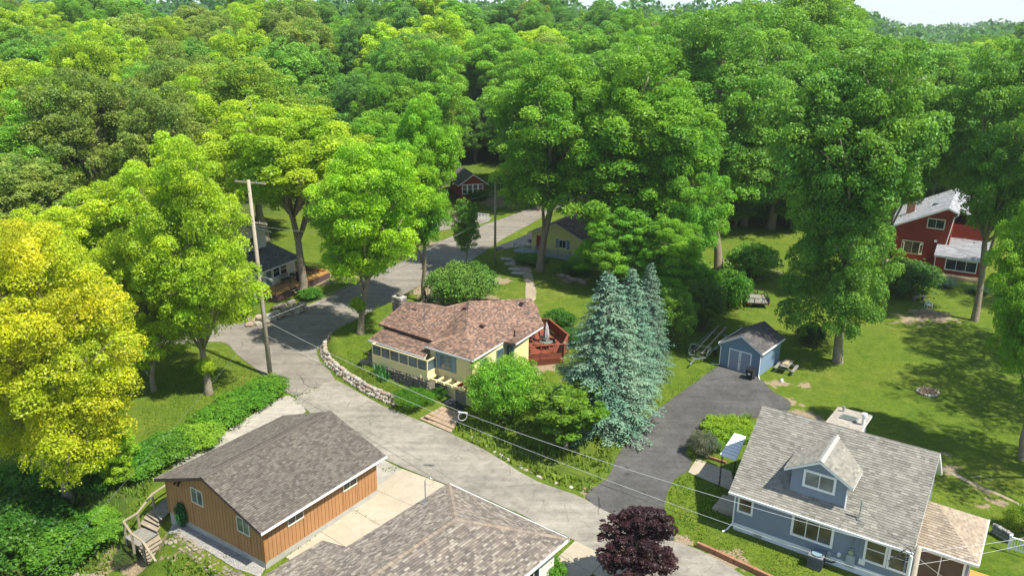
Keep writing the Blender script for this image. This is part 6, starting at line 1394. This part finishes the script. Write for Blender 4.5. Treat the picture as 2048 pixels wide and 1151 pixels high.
TREES = [  # name,label, base px or Y, top px, width px, kind, colour, variant
    ('maple_tree', 'large golden-yellow tree at the left edge', (140, 1005), (60, 430), 400, 'nearlow', YEL, 0),
    ('maple_tree', 'lime-green tree with pale trunk on the lawn left of the leaning pole', (418, 787), (370, 285), 275, 'nearlow', LIME, 1),
    ('maple_tree', 'greener low crown beneath the golden tree', (200, 965), (195, 820), 170, 'low', LIME, 1),
    ('maple_tree', 'lime crown filling the gap between golden tree and lawn tree', 64, (265, 470), 190, 'low', LIMEY, 0),
    ('maple_tree', 'yellowish-lime tree between the golden tree and the lane', 72, (250, 345), 270, 'mid', LIMEY, 1),
    ('maple_tree', 'yellow-green tree at the left edge behind the golden tree', 66, (70, 430), 260, 'low', (.50, .62, .025), 0),
    ('hickory_tree', 'olive-green tree at the left edge above the golden tree', 84, (30, 325), 270, 'oval', OLIVE, 0),
    ('maple_tree', 'broad lime-green crown on the upper left', 104, (205, 203), 300, 'mid', LIME, 2),
    ('maple_tree', 'mid-lime crown left of the white house', 94, (340, 260), 240, 'mid', LIME, 0),
    ('maple_tree', 'broad lime crown with faint red tips left of the bare branch', 112, (500, 128), 320, 'mid', (.34, .46, .05), 0),
    ('maple_tree', 'tree with forked trunk rising through the golden deck', (607, 592), (580, 215), 335, 'high', LIME, 0),
    ('maple_tree', 'bright lime tree by the road with a leaf tuft on its trunk', (721, 666), (738, 292), 262, 'mid', (.36, .57, .025), 1),
    ('maple_tree', 'green tree with bare grey trunk behind the stone chimney', (848, 603), (850, 205), 178, 'mid', (.27, .50, .03), 2),
    ('oak_tree', 'slim leaning tree in front of the yellow cottage', (1080, 542), (1115, 120), 300, 'mid', MID, 1),
    ('oak_tree', 'huge glossy green tree rising behind the blue spruces', 94, (1290, 95), 350, 'lowround', MID, 0),
    ('oak_tree', 'bright-lit crown at the right shoulder of the huge green tree', 91, (1385, 230), 200, 'low', (.23, .46, .045), 0),
    ('oak_tree', 'green tree whose dark trunk stands beside the back lawn', (1437, 540), (1450, 30), 330, 'mid', MIDG, 0),
    ('oak_tree', 'large dark green tree with low foliage right of the shed', (1675, 724), (1725, 100), 345, 'high', (.19, .36, .05), 0),
    ('oak_tree', 'high spreading crown hanging over the red house roof', 90, (1835, 150), 210, 'high', (.22, .39, .055), 1),
    ('oak_tree', 'tall tree at the right edge beside the red house', 84, (2060, 95), 250, 'mid', MIDG, 1),
    ('oak_tree', 'tree at the right edge shading the back lawn', (2042, 918), (2085, 400), 190, 'mid', MID, 2),
    ('oak_tree', 'bushy tree standing left of the red house window', 98, (1735, 420), 90, 'low', MIDG, 1),
    ('oak_tree', 'tall tree at the top right before the open sky', 124, (1590, 30), 330, 'low', (.23, .42, .05), 1),
    ('oak_tree', 'tall broad tree left of the sky gap', 140, (1640, -30), 280, 'mid', (.25, .43, .05), 2),
    ('oak_tree', 'spreading tree above the red house roof', 130, (1880, 105), 330, 'mid', MIDG, 2),
    ('oak_tree', 'shaded tree behind the back lawn left of the big dark tree', 126, (1520, 150), 240, 'low', MIDG, 0),
    ('oak_tree', 'low bright crown directly behind the spruce tops', 88, (1228, 415), 165, 'low', (.25, .47, .04), 0),
    ('oak_tree', 'low bright crown between the spruces and the dark trunk', 85, (1350, 440), 150, 'low', (.25, .47, .04), 1),
    ('oak_tree', 'young understorey tree left at the far edge of the back lawn', 125, (1478, 375), 100, 'low', MID, 1),
    ('oak_tree', 'young understorey tree in the middle of the far lawn edge', 127, (1535, 385), 95, 'low', MIDG, 0),
    ('oak_tree', 'young understorey tree right at the far edge of the back lawn', 124, (1592, 370), 100, 'low', MID, 0),
    ('maple_tree', 'green tree over the side lane left of the red cabin', 122, (770, 230), 210, 'low', (.28, .50, .034), 0),
    ('oak_tree', 'dark blue-green tree above the red cabin', 165, (810, 75), 230, 'mid', BLUEG, 1),
    ('oak_tree', 'dark tree screening the pale house beyond the cabin', 166, (950, 205), 110, 'low', DARK, 0),
    ('oak_tree', 'blue-green tree right of the pale house beyond the cabin', 170, (1015, 185), 120, 'low', BLUEG, 1),
    ('oak_tree', 'tall green tree right of the red cabin lawn', 134, (1085, 95), 230, 'mid', MID, 0),
]
def base_height(Y, px, py):
    p = ray_at_y(px, py, Y); return p
rt = random.Random(77)
for (nm, lab, bs, tp, wpx, kind, col, var) in TREES:
    if isinstance(bs, tuple): b = atg(*bs)
    else:
        q = ray_at_y(tp[0], tp[1], bs); b = Vector((q.x, bs, gz(q.x, bs)))
    tq = ray_at_y(tp[0], tp[1], b.y); h = tq.z - b.z; dist = (b + Vector((0, 0, h * .6)) - CAM).dot(FWD)
    t = put_tree(nm, lab, b, h * 1.02, wpx / 2 * dist / FPX * .94, kind, col, None, rt, var=var)
    if 'low foliage' in lab:
        lc = link('lower_crown', PR['low'][0][1], t); lc.scale = (.70, .70, .76); lc.location = (-.6, 0, -.9); lc.color = (*col, 1)
    # lean towards the crown's seen position
    dx = tq.x - b.x
    if abs(dx) > .8: t.rotation_mode = 'QUATERNION'; t.rotation_quaternion = Matrix.Rotation(math.atan2(dx, h), 4, 'Y').to_quaternion() @ Matrix.Rotation(t.rotation_euler.z, 4, 'Z').to_quaternion()
for k, (x, y, h, rd) in enumerate([(43, 49, 21, 5.5), (49, 60, 22, 6), (55, 71, 23, 6), (66, 88, 23, 6)]):
    put_tree('oak_tree', ('nearest', 'second', 'third', 'farthest')[k] + ' of the lawn trees just beyond the right edge', Vector((x, y, gz(x, y))), h, rd * 1.25, 'sparse', MIDG, None, rt)
# the wood behind: individual trees on a jittered grid
FK = [('leafy mid-green', MID), ('lime-green', LIME), ('dark green', DARK), ('grey-green', OLIVE), ('blue-green', BLUEG), ('glossy green', MIDG)]
def clear(x, Y):
    r = x / Y
    if Y < 128 and -.375 < r < -.18: return True               # white house and its lawn
    if Y < 122 and -.21 < r < .60: return True
    if Y < 172 and -.085 < r < .018: return True              # cabin lawn and road
    if Y < 135 and -.10 < r < .22: return True
    if 98 < Y < 124 and r > .43: return True                  # red house
    if Y < 112 and r > -.2: return True
    if 110 < Y < 130 and -.57 < r < -.46: return True         # far-left house
    return False
Y = 90.0; cnt = 0
while Y < 300:
    sp = 10.2 + (Y - 90) * .018
    x = -Y * .65 - 5
    while x < Y * .65 + 5:
        xx = x + rt.uniform(-.35, .35) * sp; yy = Y + rt.uniform(-.4, .4) * sp; x += sp
        r = xx / yy
        if clear(xx, yy) or (yy > 235 and r < .36): continue
        if r < -.3: wts = [4, 5, 1.2, 3, .8, 3]; side = 'on the left'
        elif r < .15: wts = [5, 2.6, 1, 1, 1.6, 4]; side = 'in the middle'
        else: wts = [5, 1.8, .9, 1.6, .8, 5]; side = 'on the right'
        nm, col = rt.choices(FK, wts)[0]; k = rt.uniform(.9, 1.2); col = tuple(c * k for c in col)
        h = rt.uniform(19, 27); dp = 'front rows' if yy < 150 else 'middle rows' if yy < 200 else 'far rows'
        if .40 < r < .6: h = min(h, 27 - gz(xx, yy) - rt.uniform(0, 4) if yy > 130 else 21)
        kind = rt.choice(['oval', 'oval', 'mid', 'low'] if yy > 150 else ['low', 'oval', 'mid', 'low'])
        put_tree('woodland_tree', nm + ' tree in the ' + dp + ' of the wood ' + side, Vector((xx, yy, gz(xx, yy))), h, rt.uniform(6.2, 8.8), kind, col, 'trees of the wood beyond the houses', rt); cnt += 1
    Y += sp * .92
print('forest trees', cnt)
# far belt of trees that closes the horizon
def far_wood():
    rng = np.random.default_rng(5); n = 2600; Yb = rng.uniform(330, 1500, n); x = rng.uniform(-.75, .75, n) * Yb; z = gz_np(x, Yb) + rng.uniform(9, 19, n)
    C = np.stack([x, Yb, z], 1); Rr = rng.uniform(5, 9, n); pos, nn, idx, d = clump_cloud(C, Rr, .9, 26, rng)
    me = leaves('far_wood', pos, nn, 3.2, rng, np.clip(rng.normal(.45, .2, len(idx)), 0, 1)); o = link('far_wood', me); o.color = (.12, .26, .08, 1); tag(o, 'distant belt of woodland along the horizon', 'woodland', kind='stuff')
far_wood()

# ---- blue spruces
def spruce_proto(seed):
    rng = np.random.default_rng(seed); P = []; Nn = []; T = []; v = []; H = 13.0; Rb = 3.6; m = MB(); z = .25; k = 0
    while z < H * .985:
        f = z / H; L = Rb * (1 - f) ** .74 * (1.0 if f > .12 else .72 + 2.3 * f) * (1 + .09 * math.sin(z * 5.1 + seed)) + .06; nb = int(8 + 15 * (1 - f)); off = rng.uniform(0, 6.28)
        for i in range(nb):
            an = off + i / nb * 6.283 + rng.normal() * .12; Li = L * rng.uniform(.78, 1.12); dr = .10 + .30 * (1 - f) + rng.normal() * .05
            u = np.array([math.cos(an), math.sin(an), 0]); w = np.array([-u[1], u[0], 0]); nt_ = max(4, int(Li / .15)); zz = z + rng.normal() * .10
            if i % 3 == 0 and L > .8: m.tube([(0, 0, zz), tuple(u * Li * .8 + np.array([0, 0, zz - dr * Li * .5]))], [.04, .015], 4)
            for j in range(nt_):
                t = (j + 1) / nt_
                if t < .30: continue
                c = u * (Li * t) + np.array([0, 0, zz - dr * Li * (t ** 1.2) + .22 * Li * max(0, t - .72)])
                side = (.10 + .34 * Li * (1 - t) ** .8) * .62; ns = 2 + int(side / .11)
                for s in np.linspace(-1, 1, ns):
                    c2 = c + w * s * side - u * abs(s) * side * .35 + np.array([0, 0, -abs(s) * side * .12 + rng.normal() * .03]); dirv = u * .75 + w * s * .8 + np.array([0, 0, rng.normal() * .25 + .12])
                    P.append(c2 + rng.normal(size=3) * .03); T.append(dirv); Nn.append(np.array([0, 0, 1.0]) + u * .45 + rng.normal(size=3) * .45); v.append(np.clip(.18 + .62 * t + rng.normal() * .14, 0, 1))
        z += .17 + .17 * (1 - f); k += 1
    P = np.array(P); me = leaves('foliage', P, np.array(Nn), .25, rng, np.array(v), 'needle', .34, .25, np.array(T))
    m.tube([(0, 0, -.4), (0, 0, .5), (0, 0, H * .6), (0, 0, H)], [.26, .22, .12, .02], 8); tm = bpy.data.meshes.new('trunk'); tm.from_pydata(m.v, [], m.f); tm.materials.append(MATS['bark_dark']); tm.update()
    print('spruce needles', len(P)); return tm, me
SPR = [spruce_proto(7), spruce_proto(8)]
for i, (bp, tp, wpx, lab) in enumerate([((1203, 838), (1205, 540), 225, 'largest blue spruce, front left of the three, above the small apple tree'), ((1250, 785), (1245, 532), 150, 'middle blue spruce of the three beside the driveway'), ((1288, 742), (1286, 522), 115, 'rearmost blue spruce of the three, towards the shed')]):
    b = atg(*bp); h = ray_at_y(tp[0], tp[1], b.y).z - b.z; d = (b - CAM).dot(FWD); t = thing('blue_spruce', lab, 'tree', b, 'three blue spruces'); s = wpx / 2 * d / FPX / 3.3; t.scale = (s, s, h / 13.0); t.rotation_euler = (0, 0, i * 1.3)
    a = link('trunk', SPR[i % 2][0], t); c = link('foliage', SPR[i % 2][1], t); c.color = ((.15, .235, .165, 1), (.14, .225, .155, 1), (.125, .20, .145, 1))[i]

# ---- shrubs
def bush_proto(seed, n=46, per=85, leaf=.10, flat=.9, tall=1.0, mat='leaf'):
    rng = np.random.default_rng(seed); d = fib(n * 2, rng); d = d[d[:, 2] > -.25] + rng.normal(size=((d[:, 2] > -.25).sum(), 3)) * .12
    C = d * np.array([.8, .8, .42 * tall]) * rng.uniform(.75, 1.08, (len(d), 1)); C[:, 2] += .5 * tall; Rr = rng.uniform(.16, .3, len(d)) * (46 / max(n, 46)) ** .33
    pos, nn, idx, dd = clump_cloud(C, Rr, flat, per, rng, .3, .7); cv = rng.uniform(.3, .75, len(C)); v = np.clip(cv[idx] + rng.normal(size=len(idx)) * .16 + .1 * dd[:, 2], 0, 1)
    nf = len(idx) // 5; pf = rng.normal(size=(nf, 3)) * np.array([.36, .36, .2 * tall]) + np.array([0, 0, .42 * tall]); pf[:, 2] = np.abs(pf[:, 2])
    pos = np.concatenate([pos, pf]); nn = np.concatenate([nn, rng.normal(size=(nf, 3))]); v = np.concatenate([v, rng.uniform(.1, .5, nf)])
    cr = leaves('foliage', pos, nn, leaf, rng, v, mat); m = MB(); pr = random.Random(seed)
    for i in range(9):
        a = i / 9 * 6.28; r = pr.uniform(.3, .65); m.tube([(.05 * math.cos(a), .05 * math.sin(a), -.1), (r * .6 * math.cos(a), r * .6 * math.sin(a), .35 * tall), (r * math.cos(a), r * math.sin(a), .7 * tall)], [.03, .02, .008], 5)
    me = bpy.data.meshes.new('stems'); me.from_pydata(m.v, [], m.f); me.materials.append(MATS['bark_dark']); me.update(); me['tall'] = tall; return me, cr
BS = {'leafy': [bush_proto(201, 75, 85, .085, .9, 1.1), bush_proto(202, 75, 85, .085, .9, 1.1)], 'fine': [bush_proto(203, 170, 110, .042, .9, 1.5), bush_proto(204, 150, 110, .045, .9, 1.2)], 'tall': [bush_proto(205, 210, 70, .055, .9, 2.6)], 'clip': [bush_proto(206, 70, 130, .05, .8)], 'spiky': [bush_proto(207, 46, 90, .13, 1.5, mat='needle')], 'yew': [bush_proto(208, 190, 80, .05, 1.9, 1.1, mat='needle')]}
def shrub(name, label, bpx, toppy, wpx, kind, col, var=0, group=None, sc_z=1.0, pos=None):
    b = atg(*bpx) if pos is None else pos; h = max(.25, ray_at_y(bpx[0], toppy, b.y).z - b.z) * sc_z; d = (b - CAM).dot(FWD); r = wpx / 2 * d / FPX / .98
    if pos is None: b = Vector((b.x * (1 + .6 * r / b.y), b.y + .6 * r, 0)); b.z = gz(b.x, b.y); h = max(.25, ray_at_y(bpx[0], toppy, b.y).z - b.z) * sc_z
    t = thing(name, label, 'shrub', b, group); s, f = BS[kind][var % len(BS[kind])]; t.scale = (r, r, h / s['tall']); t.rotation_euler = (0, 0, (bpx[0] * .37) % 6.28); link('stems', s, t); c = link('foliage', f, t); c.color = (*col, 1); return t
G1 = (.16, .335, .03); G2 = (.12, .28, .028); G3 = (.24, .42, .04)
SH = [('evergreen_shrub', 'rounded bright green evergreen shrub in front of the yellow bay', (1010, 862), 722, 172, 'fine', (.24, .44, .035), 0),
      ('yew_shrub', 'spiky dark yew shrub behind the yellow roof', (925, 622), 540, 150, 'yew', (.12, .23, .03), 0),
      ('clipped_shrub', 'low rounded shrub at the road end of the stone wall', (830, 826), 786, 92, 'clip', (.12, .26, .015), 0),
      ('dark_shrub', 'small dark shrub against the porch foundation', (878, 800), 776, 34, 'clip', (.07, .19, .02), 1),
      ('hedge_shrub', 'bright hedge shrub at the road corner near the leaning pole', (532, 800), 752, 100, 'leafy', G1, 0), ('hedge_shrub', 'bright hedge shrub second from the road corner', (490, 825), 778, 110, 'leafy', G1, 1), ('hedge_shrub', 'hedge shrub by the narrow strip left of the garage roof', (447, 858), 805, 110, 'leafy', G1, 0),
      ('hedge_shrub', 'grey-green shrub above the garage left eave', (395, 905), 850, 110, 'leafy', G3, 1), ('hedge_shrub', 'rounded shrub just left of the garage eave corner', (330, 935), 868, 120, 'leafy', (.14, .30, .03), 0), ('hedge_shrub', 'shrub between the golden tree trunk and the stairs rail', (275, 965), 900, 120, 'leafy', G2, 1), ('hedge_shrub', 'darker shrub right of the golden tree trunk', (205, 1000), 930, 110, 'leafy', (.08, .19, .02), 0),
      ('rough_shrub', 'dark shrub at the left edge below the golden tree', (20, 1040), 950, 180, 'leafy', G2, 0), ('rough_shrub', 'shrub left of the golden trunk', (95, 1035), 965, 130, 'leafy', G2, 1), ('rough_shrub', 'large dark shrub in the lower left thicket', (70, 1110), 1010, 190, 'leafy', (.07, .18, .02), 0), ('rough_shrub', 'shrub at the bottom left corner', (0, 1160), 1050, 180, 'leafy', (.08, .20, .02), 1), ('rough_shrub', 'shrub right in the lower left thicket', (150, 1085), 1030, 100, 'leafy', G2, 1), ('rough_shrub', 'lighter shrub along the wire in the thicket', (215, 1055), 1020, 70, 'leafy', G3, 0), ('rough_shrub', 'shrub at the bottom edge of the thicket', (130, 1150), 1070, 150, 'leafy', G2, 0), ('rough_shrub', 'small bright shrub left of the stair landing', (230, 1095), 1048, 70, 'leafy', G3, 1), ('rough_shrub', 'grey-green shrub at the foot of the stairs', (262, 1140), 1100, 60, 'fine', (.13, .18, .05), 0),
      ('garage_conifer', 'small dark conifer at the garage gable corner', (369, 1055), 1013, 28, 'spiky', (.05, .15, .04), 0),
      ('lilac_shrub', 'purple-tinged round shrub at the driveway bend', (1402, 920), 866, 66, 'clip', (.20, .22, .15), 0),
      ('dark_shrub', 'dark round shrub left of the big tree trunk', (1620, 693), 652, 66, 'fine', (.045, .10, .025), 1),
      ('thicket_shrub', 'light green tall shrub between spruces and boat trailer', (1345, 705), 570, 95, 'tall', (.19, .34, .04), 0), ('thicket_shrub', 'grey-green tall shrub behind the boat trailer', (1402, 672), 560, 95, 'tall', (.13, .22, .04), 0), ('thicket_shrub', 'round shrub at the back lawn edge above the trailer', (1452, 622), 545, 95, 'leafy', G2, 0), ('thicket_shrub', 'dense green shrub right behind the third spruce', (1375, 620), 530, 120, 'leafy', G1, 1), ('thicket_shrub', 'bushy shrub under the dark trunk by the back lawn', (1500, 560), 492, 110, 'leafy', MIDG, 0),
      ('flowering_shrub', 'large leafy shrub before the red house deck', (1805, 598), 525, 130, 'leafy', (.10, .22, .04), 1), ('flowering_shrub', 'leafy shrub hiding the corner of the red house wing', (1895, 540), 490, 60, 'leafy', (.15, .30, .02), 0),
      ('hosta_plant', 'blue-green hosta beside the tan deck', (1890, 578), 558, 42, 'leafy', (.16, .27, .20), 0), ('hosta_plant', 'small hosta at the end of the tan deck', (1955, 590), 574, 40, 'leafy', (.14, .25, .12), 1),
      ('clipped_shrub', 'clipped yellow-green bush by the white deck railing', (2042, 1076), 1015, 78, 'clip', (.27, .36, .03), 1),
      ('sapling_conifer', 'small dark conifer at the edge of the left lane', (275, 732), 684, 38, 'spiky', (.05, .14, .03), 0), ('lane_shrub', 'rounded shrub on the far side of the left lane', (240, 690), 640, 90, 'leafy', G2, 1), ('lane_shrub', 'dark shrub beside the boulders below the white house', (480, 640), 590, 70, 'leafy', G1, 0),
      ('garden_shrub', 'low shrub at the deck stairs of the white house', (622, 602), 578, 50, 'leafy', G2, 1), ('cabin_shrub', 'clipped shrub under the cabin windows', (945, 404), 382, 36, 'clip', (.09, .22, .02), 0), ('cabin_shrub', 'dark shrub at the right corner of the cabin', (962, 402), 380, 26, 'leafy', G2, 1),
      ('porch_planting', 'green planting below the grey porch railing', (1060, 530), 512, 70, 'leafy', G2, 0), ('porch_planting', 'green planting at the far end of the porch railing', (1150, 550), 524, 60, 'leafy', G2, 1), ('deck_planting', 'dense planting behind the red deck', (1120, 660), 625, 70, 'leafy', (.07, .20, .02), 0), ('deck_planting', 'low planting right of the red deck', (1140, 690), 660, 60, 'leafy', (.08, .20, .03), 1),
      ('small_shrub', 'small green top beside the brown roof eave', (1095, 1175), 1122, 76, 'leafy', G1, 0), ('drive_planting', 'tall yellow-green daylily bed at the driveway bend', (1455, 880), 846, 110, 'leafy', (.24, .38, .02), 1), ('drive_planting', 'low planting between lilac shrub and awning', (1425, 905), 878, 50, 'leafy', (.22, .36, .03), 0), ('deck_plant', 'potted plant at the corner of the red deck', (1052, 712), 695, 18, 'leafy', (.05, .12, .04), 0)]
for (nm, lab, bp, tp, wpx, kind, col, var) in SH:
    if 'small_shrub' == nm: q = at(1095, 1160, .0); shrub(nm, lab, bp, tp, wpx, kind, col, var, pos=Vector((q.x, q.y, 0)))
    elif nm == 'deck_plant': q = at(1052, 712, 2.1); shrub(nm, lab, bp, tp, wpx, kind, col, var, pos=q)
    else: shrub(nm, lab, bp, tp, wpx, kind, col, var, sc_z=.72 if nm == 'hedge_shrub' else 1.0)
# small fruit tree, purple maple, ivy trunk tree
b = atg(1132, 900); d = (b - CAM).dot(FWD); PR['small'] = [tree_proto(301, .22, 'round', 9, 10, .55, 70)]
hh = ray_at_y(1132, 772, b.y).z - b.z
put_tree('apple_tree', 'small spreading apple tree on the bank below the spruces', b, hh, 88 * d / FPX, 'small', (.17, .30, .025), None, rt, rot=.4)
q = at(1268, 1185); PR['dense'] = [tree_proto(302, .1, 'pear', 14, 12, .42, 110)]
hh = ray_at_y(1268, 1024, q.y).z; d = (q - CAM).dot(FWD); put_tree('purple_maple', 'dark purple-leaved maple at the bottom edge of the road', q, hh * 1.02, 80 * d / FPX, 'dense', (.078, .032, .040), None, rt, rot=1.0)
b = atg(932, 538); d = (b - CAM).dot(FWD); hh = ray_at_y(925, 398, b.y).z - b.z; put_tree('ivy_tree', 'ivy-clad narrow tree beside the upper road', b, hh, 30 * d / FPX, 'oval', (.20, .37, .04), None, rt, var=1)
# leaf tuft on the roadside trunk, dead branches
for lab, px, py, bs in (('leafy tuft sprouting on the roadside trunk', 716, 612, (721, 666)), ('leafy tuft sprouting on the trunk of the lawn tree', 412, 735, (418, 787))):
    b = atg(*bs); q = ray_at_y(px, py, b.y - .3); t = thing('leaf_tuft', lab, 'shoots', q - Vector((0, 0, .6)), 'leaf tufts on trunks'); t.scale = (.85, .85, 1.2); s, f = BS['leafy'][0]; link('stems', s, t); c = link('foliage', f, t); c.color = (*LIME, 1)
db = thing('dead_branch', 'bare pale dead branch standing out of the lime crown', 'branch', ray_at_y(600, 360, 84)); Yq = 84.0
def dead(pts, r0): m = MB(); P_ = [ray_at_y(x, y, Yq) for x, y in pts]; m.tube(P_, list(np.linspace(r0, .03, len(P_))), 6); m.build('limb', 'deadwood', db)
dead([(622, 398), (606, 382), (592, 350), (586, 332), (572, 318), (560, 300), (552, 284)], .14); dead([(606, 382), (604, 340), (594, 312), (586, 282)], .09); dead([(586, 332), (580, 322), (584, 310)], .05)

# ---- grasses and weeds (uncountable)
def tufts(name, label, polys, dens, h, col, seed, wid=.05, zpx=0.0, lean=.5):
    rng = np.random.default_rng(seed); XY = []
    for pl in polys:
        a = np.array([P2(*p, zpx) for p in pl]); x0, y0 = a.min(0); x1, y1 = a.max(0); n = int((x1 - x0) * (y1 - y0) * dens); x = rng.uniform(x0, x1, n); y = rng.uniform(y0, y1, n); k = (np.sin(x * 1.7 + 1) * np.sin(y * 1.3) + rng.normal(size=n) * .5) > -.5; ok = (seg_dist(x, y, a) > 0) & k; XY.append(np.stack([x[ok], y[ok]], 1))
    XY = np.concatenate(XY); n = len(XY); z = gz_np(XY[:, 0], XY[:, 1]); an = rng.uniform(0, 6.28, n); hh = h * rng.uniform(.4, 1.3, n); u = np.stack([np.cos(an), np.sin(an), 0 * an], 1); wv = np.stack([-u[:, 1], u[:, 0], 0 * an], 1) * wid * rng.uniform(.6, 1.4, (n, 1))
    b = np.concatenate([XY, z[:, None]], 1); mid = b + u * (hh * lean * .35)[:, None] + np.array([0, 0, 1]) * (hh * .7)[:, None]; tip = b + u * (hh * lean)[:, None] + np.array([0, 0, 1]) * (hh * .95)[:, None]
    V = np.stack([b - wv, b + wv, mid + wv * .8, mid - wv * .8, tip], 1).reshape(-1, 3); k = np.arange(n)[:, None] * 5; T = np.concatenate([k + [0, 1, 2], k + [0, 2, 3], k + [3, 2, 4]], 1).reshape(-1, 3)
    me = tri_mesh(name, V, T, 'leaf', np.repeat(np.clip(rng.normal(.5, .22, n), 0, 1), 3)); o = link(name, me); o.color = (*col, 1); tag(o, label, 'grass', kind='stuff'); return o
tufts('bank_weeds', 'tall weeds and wildflowers on the bank along the main road', [[(905, 862), (935, 850), (1000, 880), (1080, 930), (1170, 960), (1215, 950), (1180, 990), (1090, 962), (1010, 922), (940, 884)], [(930, 830), (1010, 870), (1100, 900), (1190, 905), (1235, 890), (1215, 950), (1100, 925), (1000, 880)]], 26, .42, (.22, .30, .035), 31, .06)
tufts('rough_grass', 'rough grass on the slope beside the stairs', [[(330, 945), (300, 1010), (250, 1060), (200, 1110), (240, 1140), (130, 1151), (60, 1151), (180, 1050), (270, 970)], [(330, 1110), (420, 1140), (460, 1180), (330, 1170)], [(-60, 1000), (100, 960), (230, 930), (320, 900), (300, 960), (200, 1020), (60, 1080), (-80, 1120)]], 30, .38, (.20, .30, .03), 32, .05, -.8)
tufts('drive_verge_grass', 'longer grass along the edges of the driveway and lawns', [[(1240, 905), (1285, 850), (1340, 803), (1438, 735), (1425, 728), (1330, 792), (1270, 842), (1225, 900)], [(1372, 905), (1388, 878), (1420, 850), (1500, 833), (1505, 850), (1440, 885), (1410, 905)], [(1335, 985), (1350, 957), (1380, 948), (1470, 990), (1460, 1060), (1400, 1060), (1345, 1050)]], 30, .16, (.20, .32, .02), 33, .04)
tufts('lawn_blades', 'short mown grass around the blue house and garage lawn', [[(1335, 985), (1375, 950), (1462, 985), (1467, 1058), (1640, 1125), (1640, 1180), (1560, 1165), (1400, 1092), (1345, 1060)], [(700, 755), (690, 690), (735, 700), (860, 770), (860, 800), (800, 805)], [(430, 700), (560, 770), (480, 800), (300, 880), (280, 830), (330, 740)]], 60, .09, (.19, .28, .022), 34, .035)
tufts('joint_weeds', 'tufts of grass growing in the joints beside the garage', [[(568, 1116), (700, 1012), (704, 1016), (574, 1120)], [(702, 1014), (772, 1054), (768, 1058), (698, 1019)], [(560, 1125), (600, 1135), (580, 1155), (545, 1145)], [(588, 788), (604, 808), (596, 812), (580, 792)], [(590, 790), (640, 772), (642, 776), (594, 795)], [(760, 935), (805, 932), (808, 938), (770, 945)]], 55, .13, (.16, .24, .03), 35, .04)
tufts('iris_clump', 'clump of upright iris leaves against the porch wall', [[(745, 752), (765, 738), (785, 748), (770, 762)]], 90, .85, (.09, .26, .07), 36, .05, 1.2, .45)
tufts('daylily_leaves', 'arching bright daylily leaves at the driveway bend', [[(1390, 880), (1420, 852), (1460, 836), (1500, 836), (1495, 870), (1450, 900), (1420, 905)]], 70, .5, (.22, .36, .02), 37, .05, 0, .7)
tufts('wall_weeds', 'grass tufts along the foot of the stone wall', [[(652, 722), (690, 756), (735, 787), (800, 820), (796, 826), (730, 794), (684, 764), (644, 730)], [(650, 690), (700, 662), (760, 625), (766, 632), (705, 668), (656, 698)]], 40, .2, (.20, .28, .03), 38, .04)

# ---------------------------------------------------------------- summer haze: thin even air round the whole place
def haze():
    m = bpy.data.materials.new('haze'); m.use_nodes = True; nt = m.node_tree; nt.nodes.clear(); o = nt.nodes.new('ShaderNodeOutputMaterial'); v = nt.nodes.new('ShaderNodeVolumePrincipled')
    v.inputs['Color'].default_value = (.90, .94, .95, 1); v.inputs['Density'].default_value = HAZE; v.inputs['Anisotropy'].default_value = .3; nt.links.new(v.outputs[0], o.inputs['Volume']); MATS['haze'] = m
    b = MB(); b.box((0, 830, 23), 2400, 1840, 60); k = b.build('haze', 'haze'); k['kind'] = 'stuff'; k['label'] = 'thin pale summer haze filling the air over the wood'
HAZE = .0002
haze()
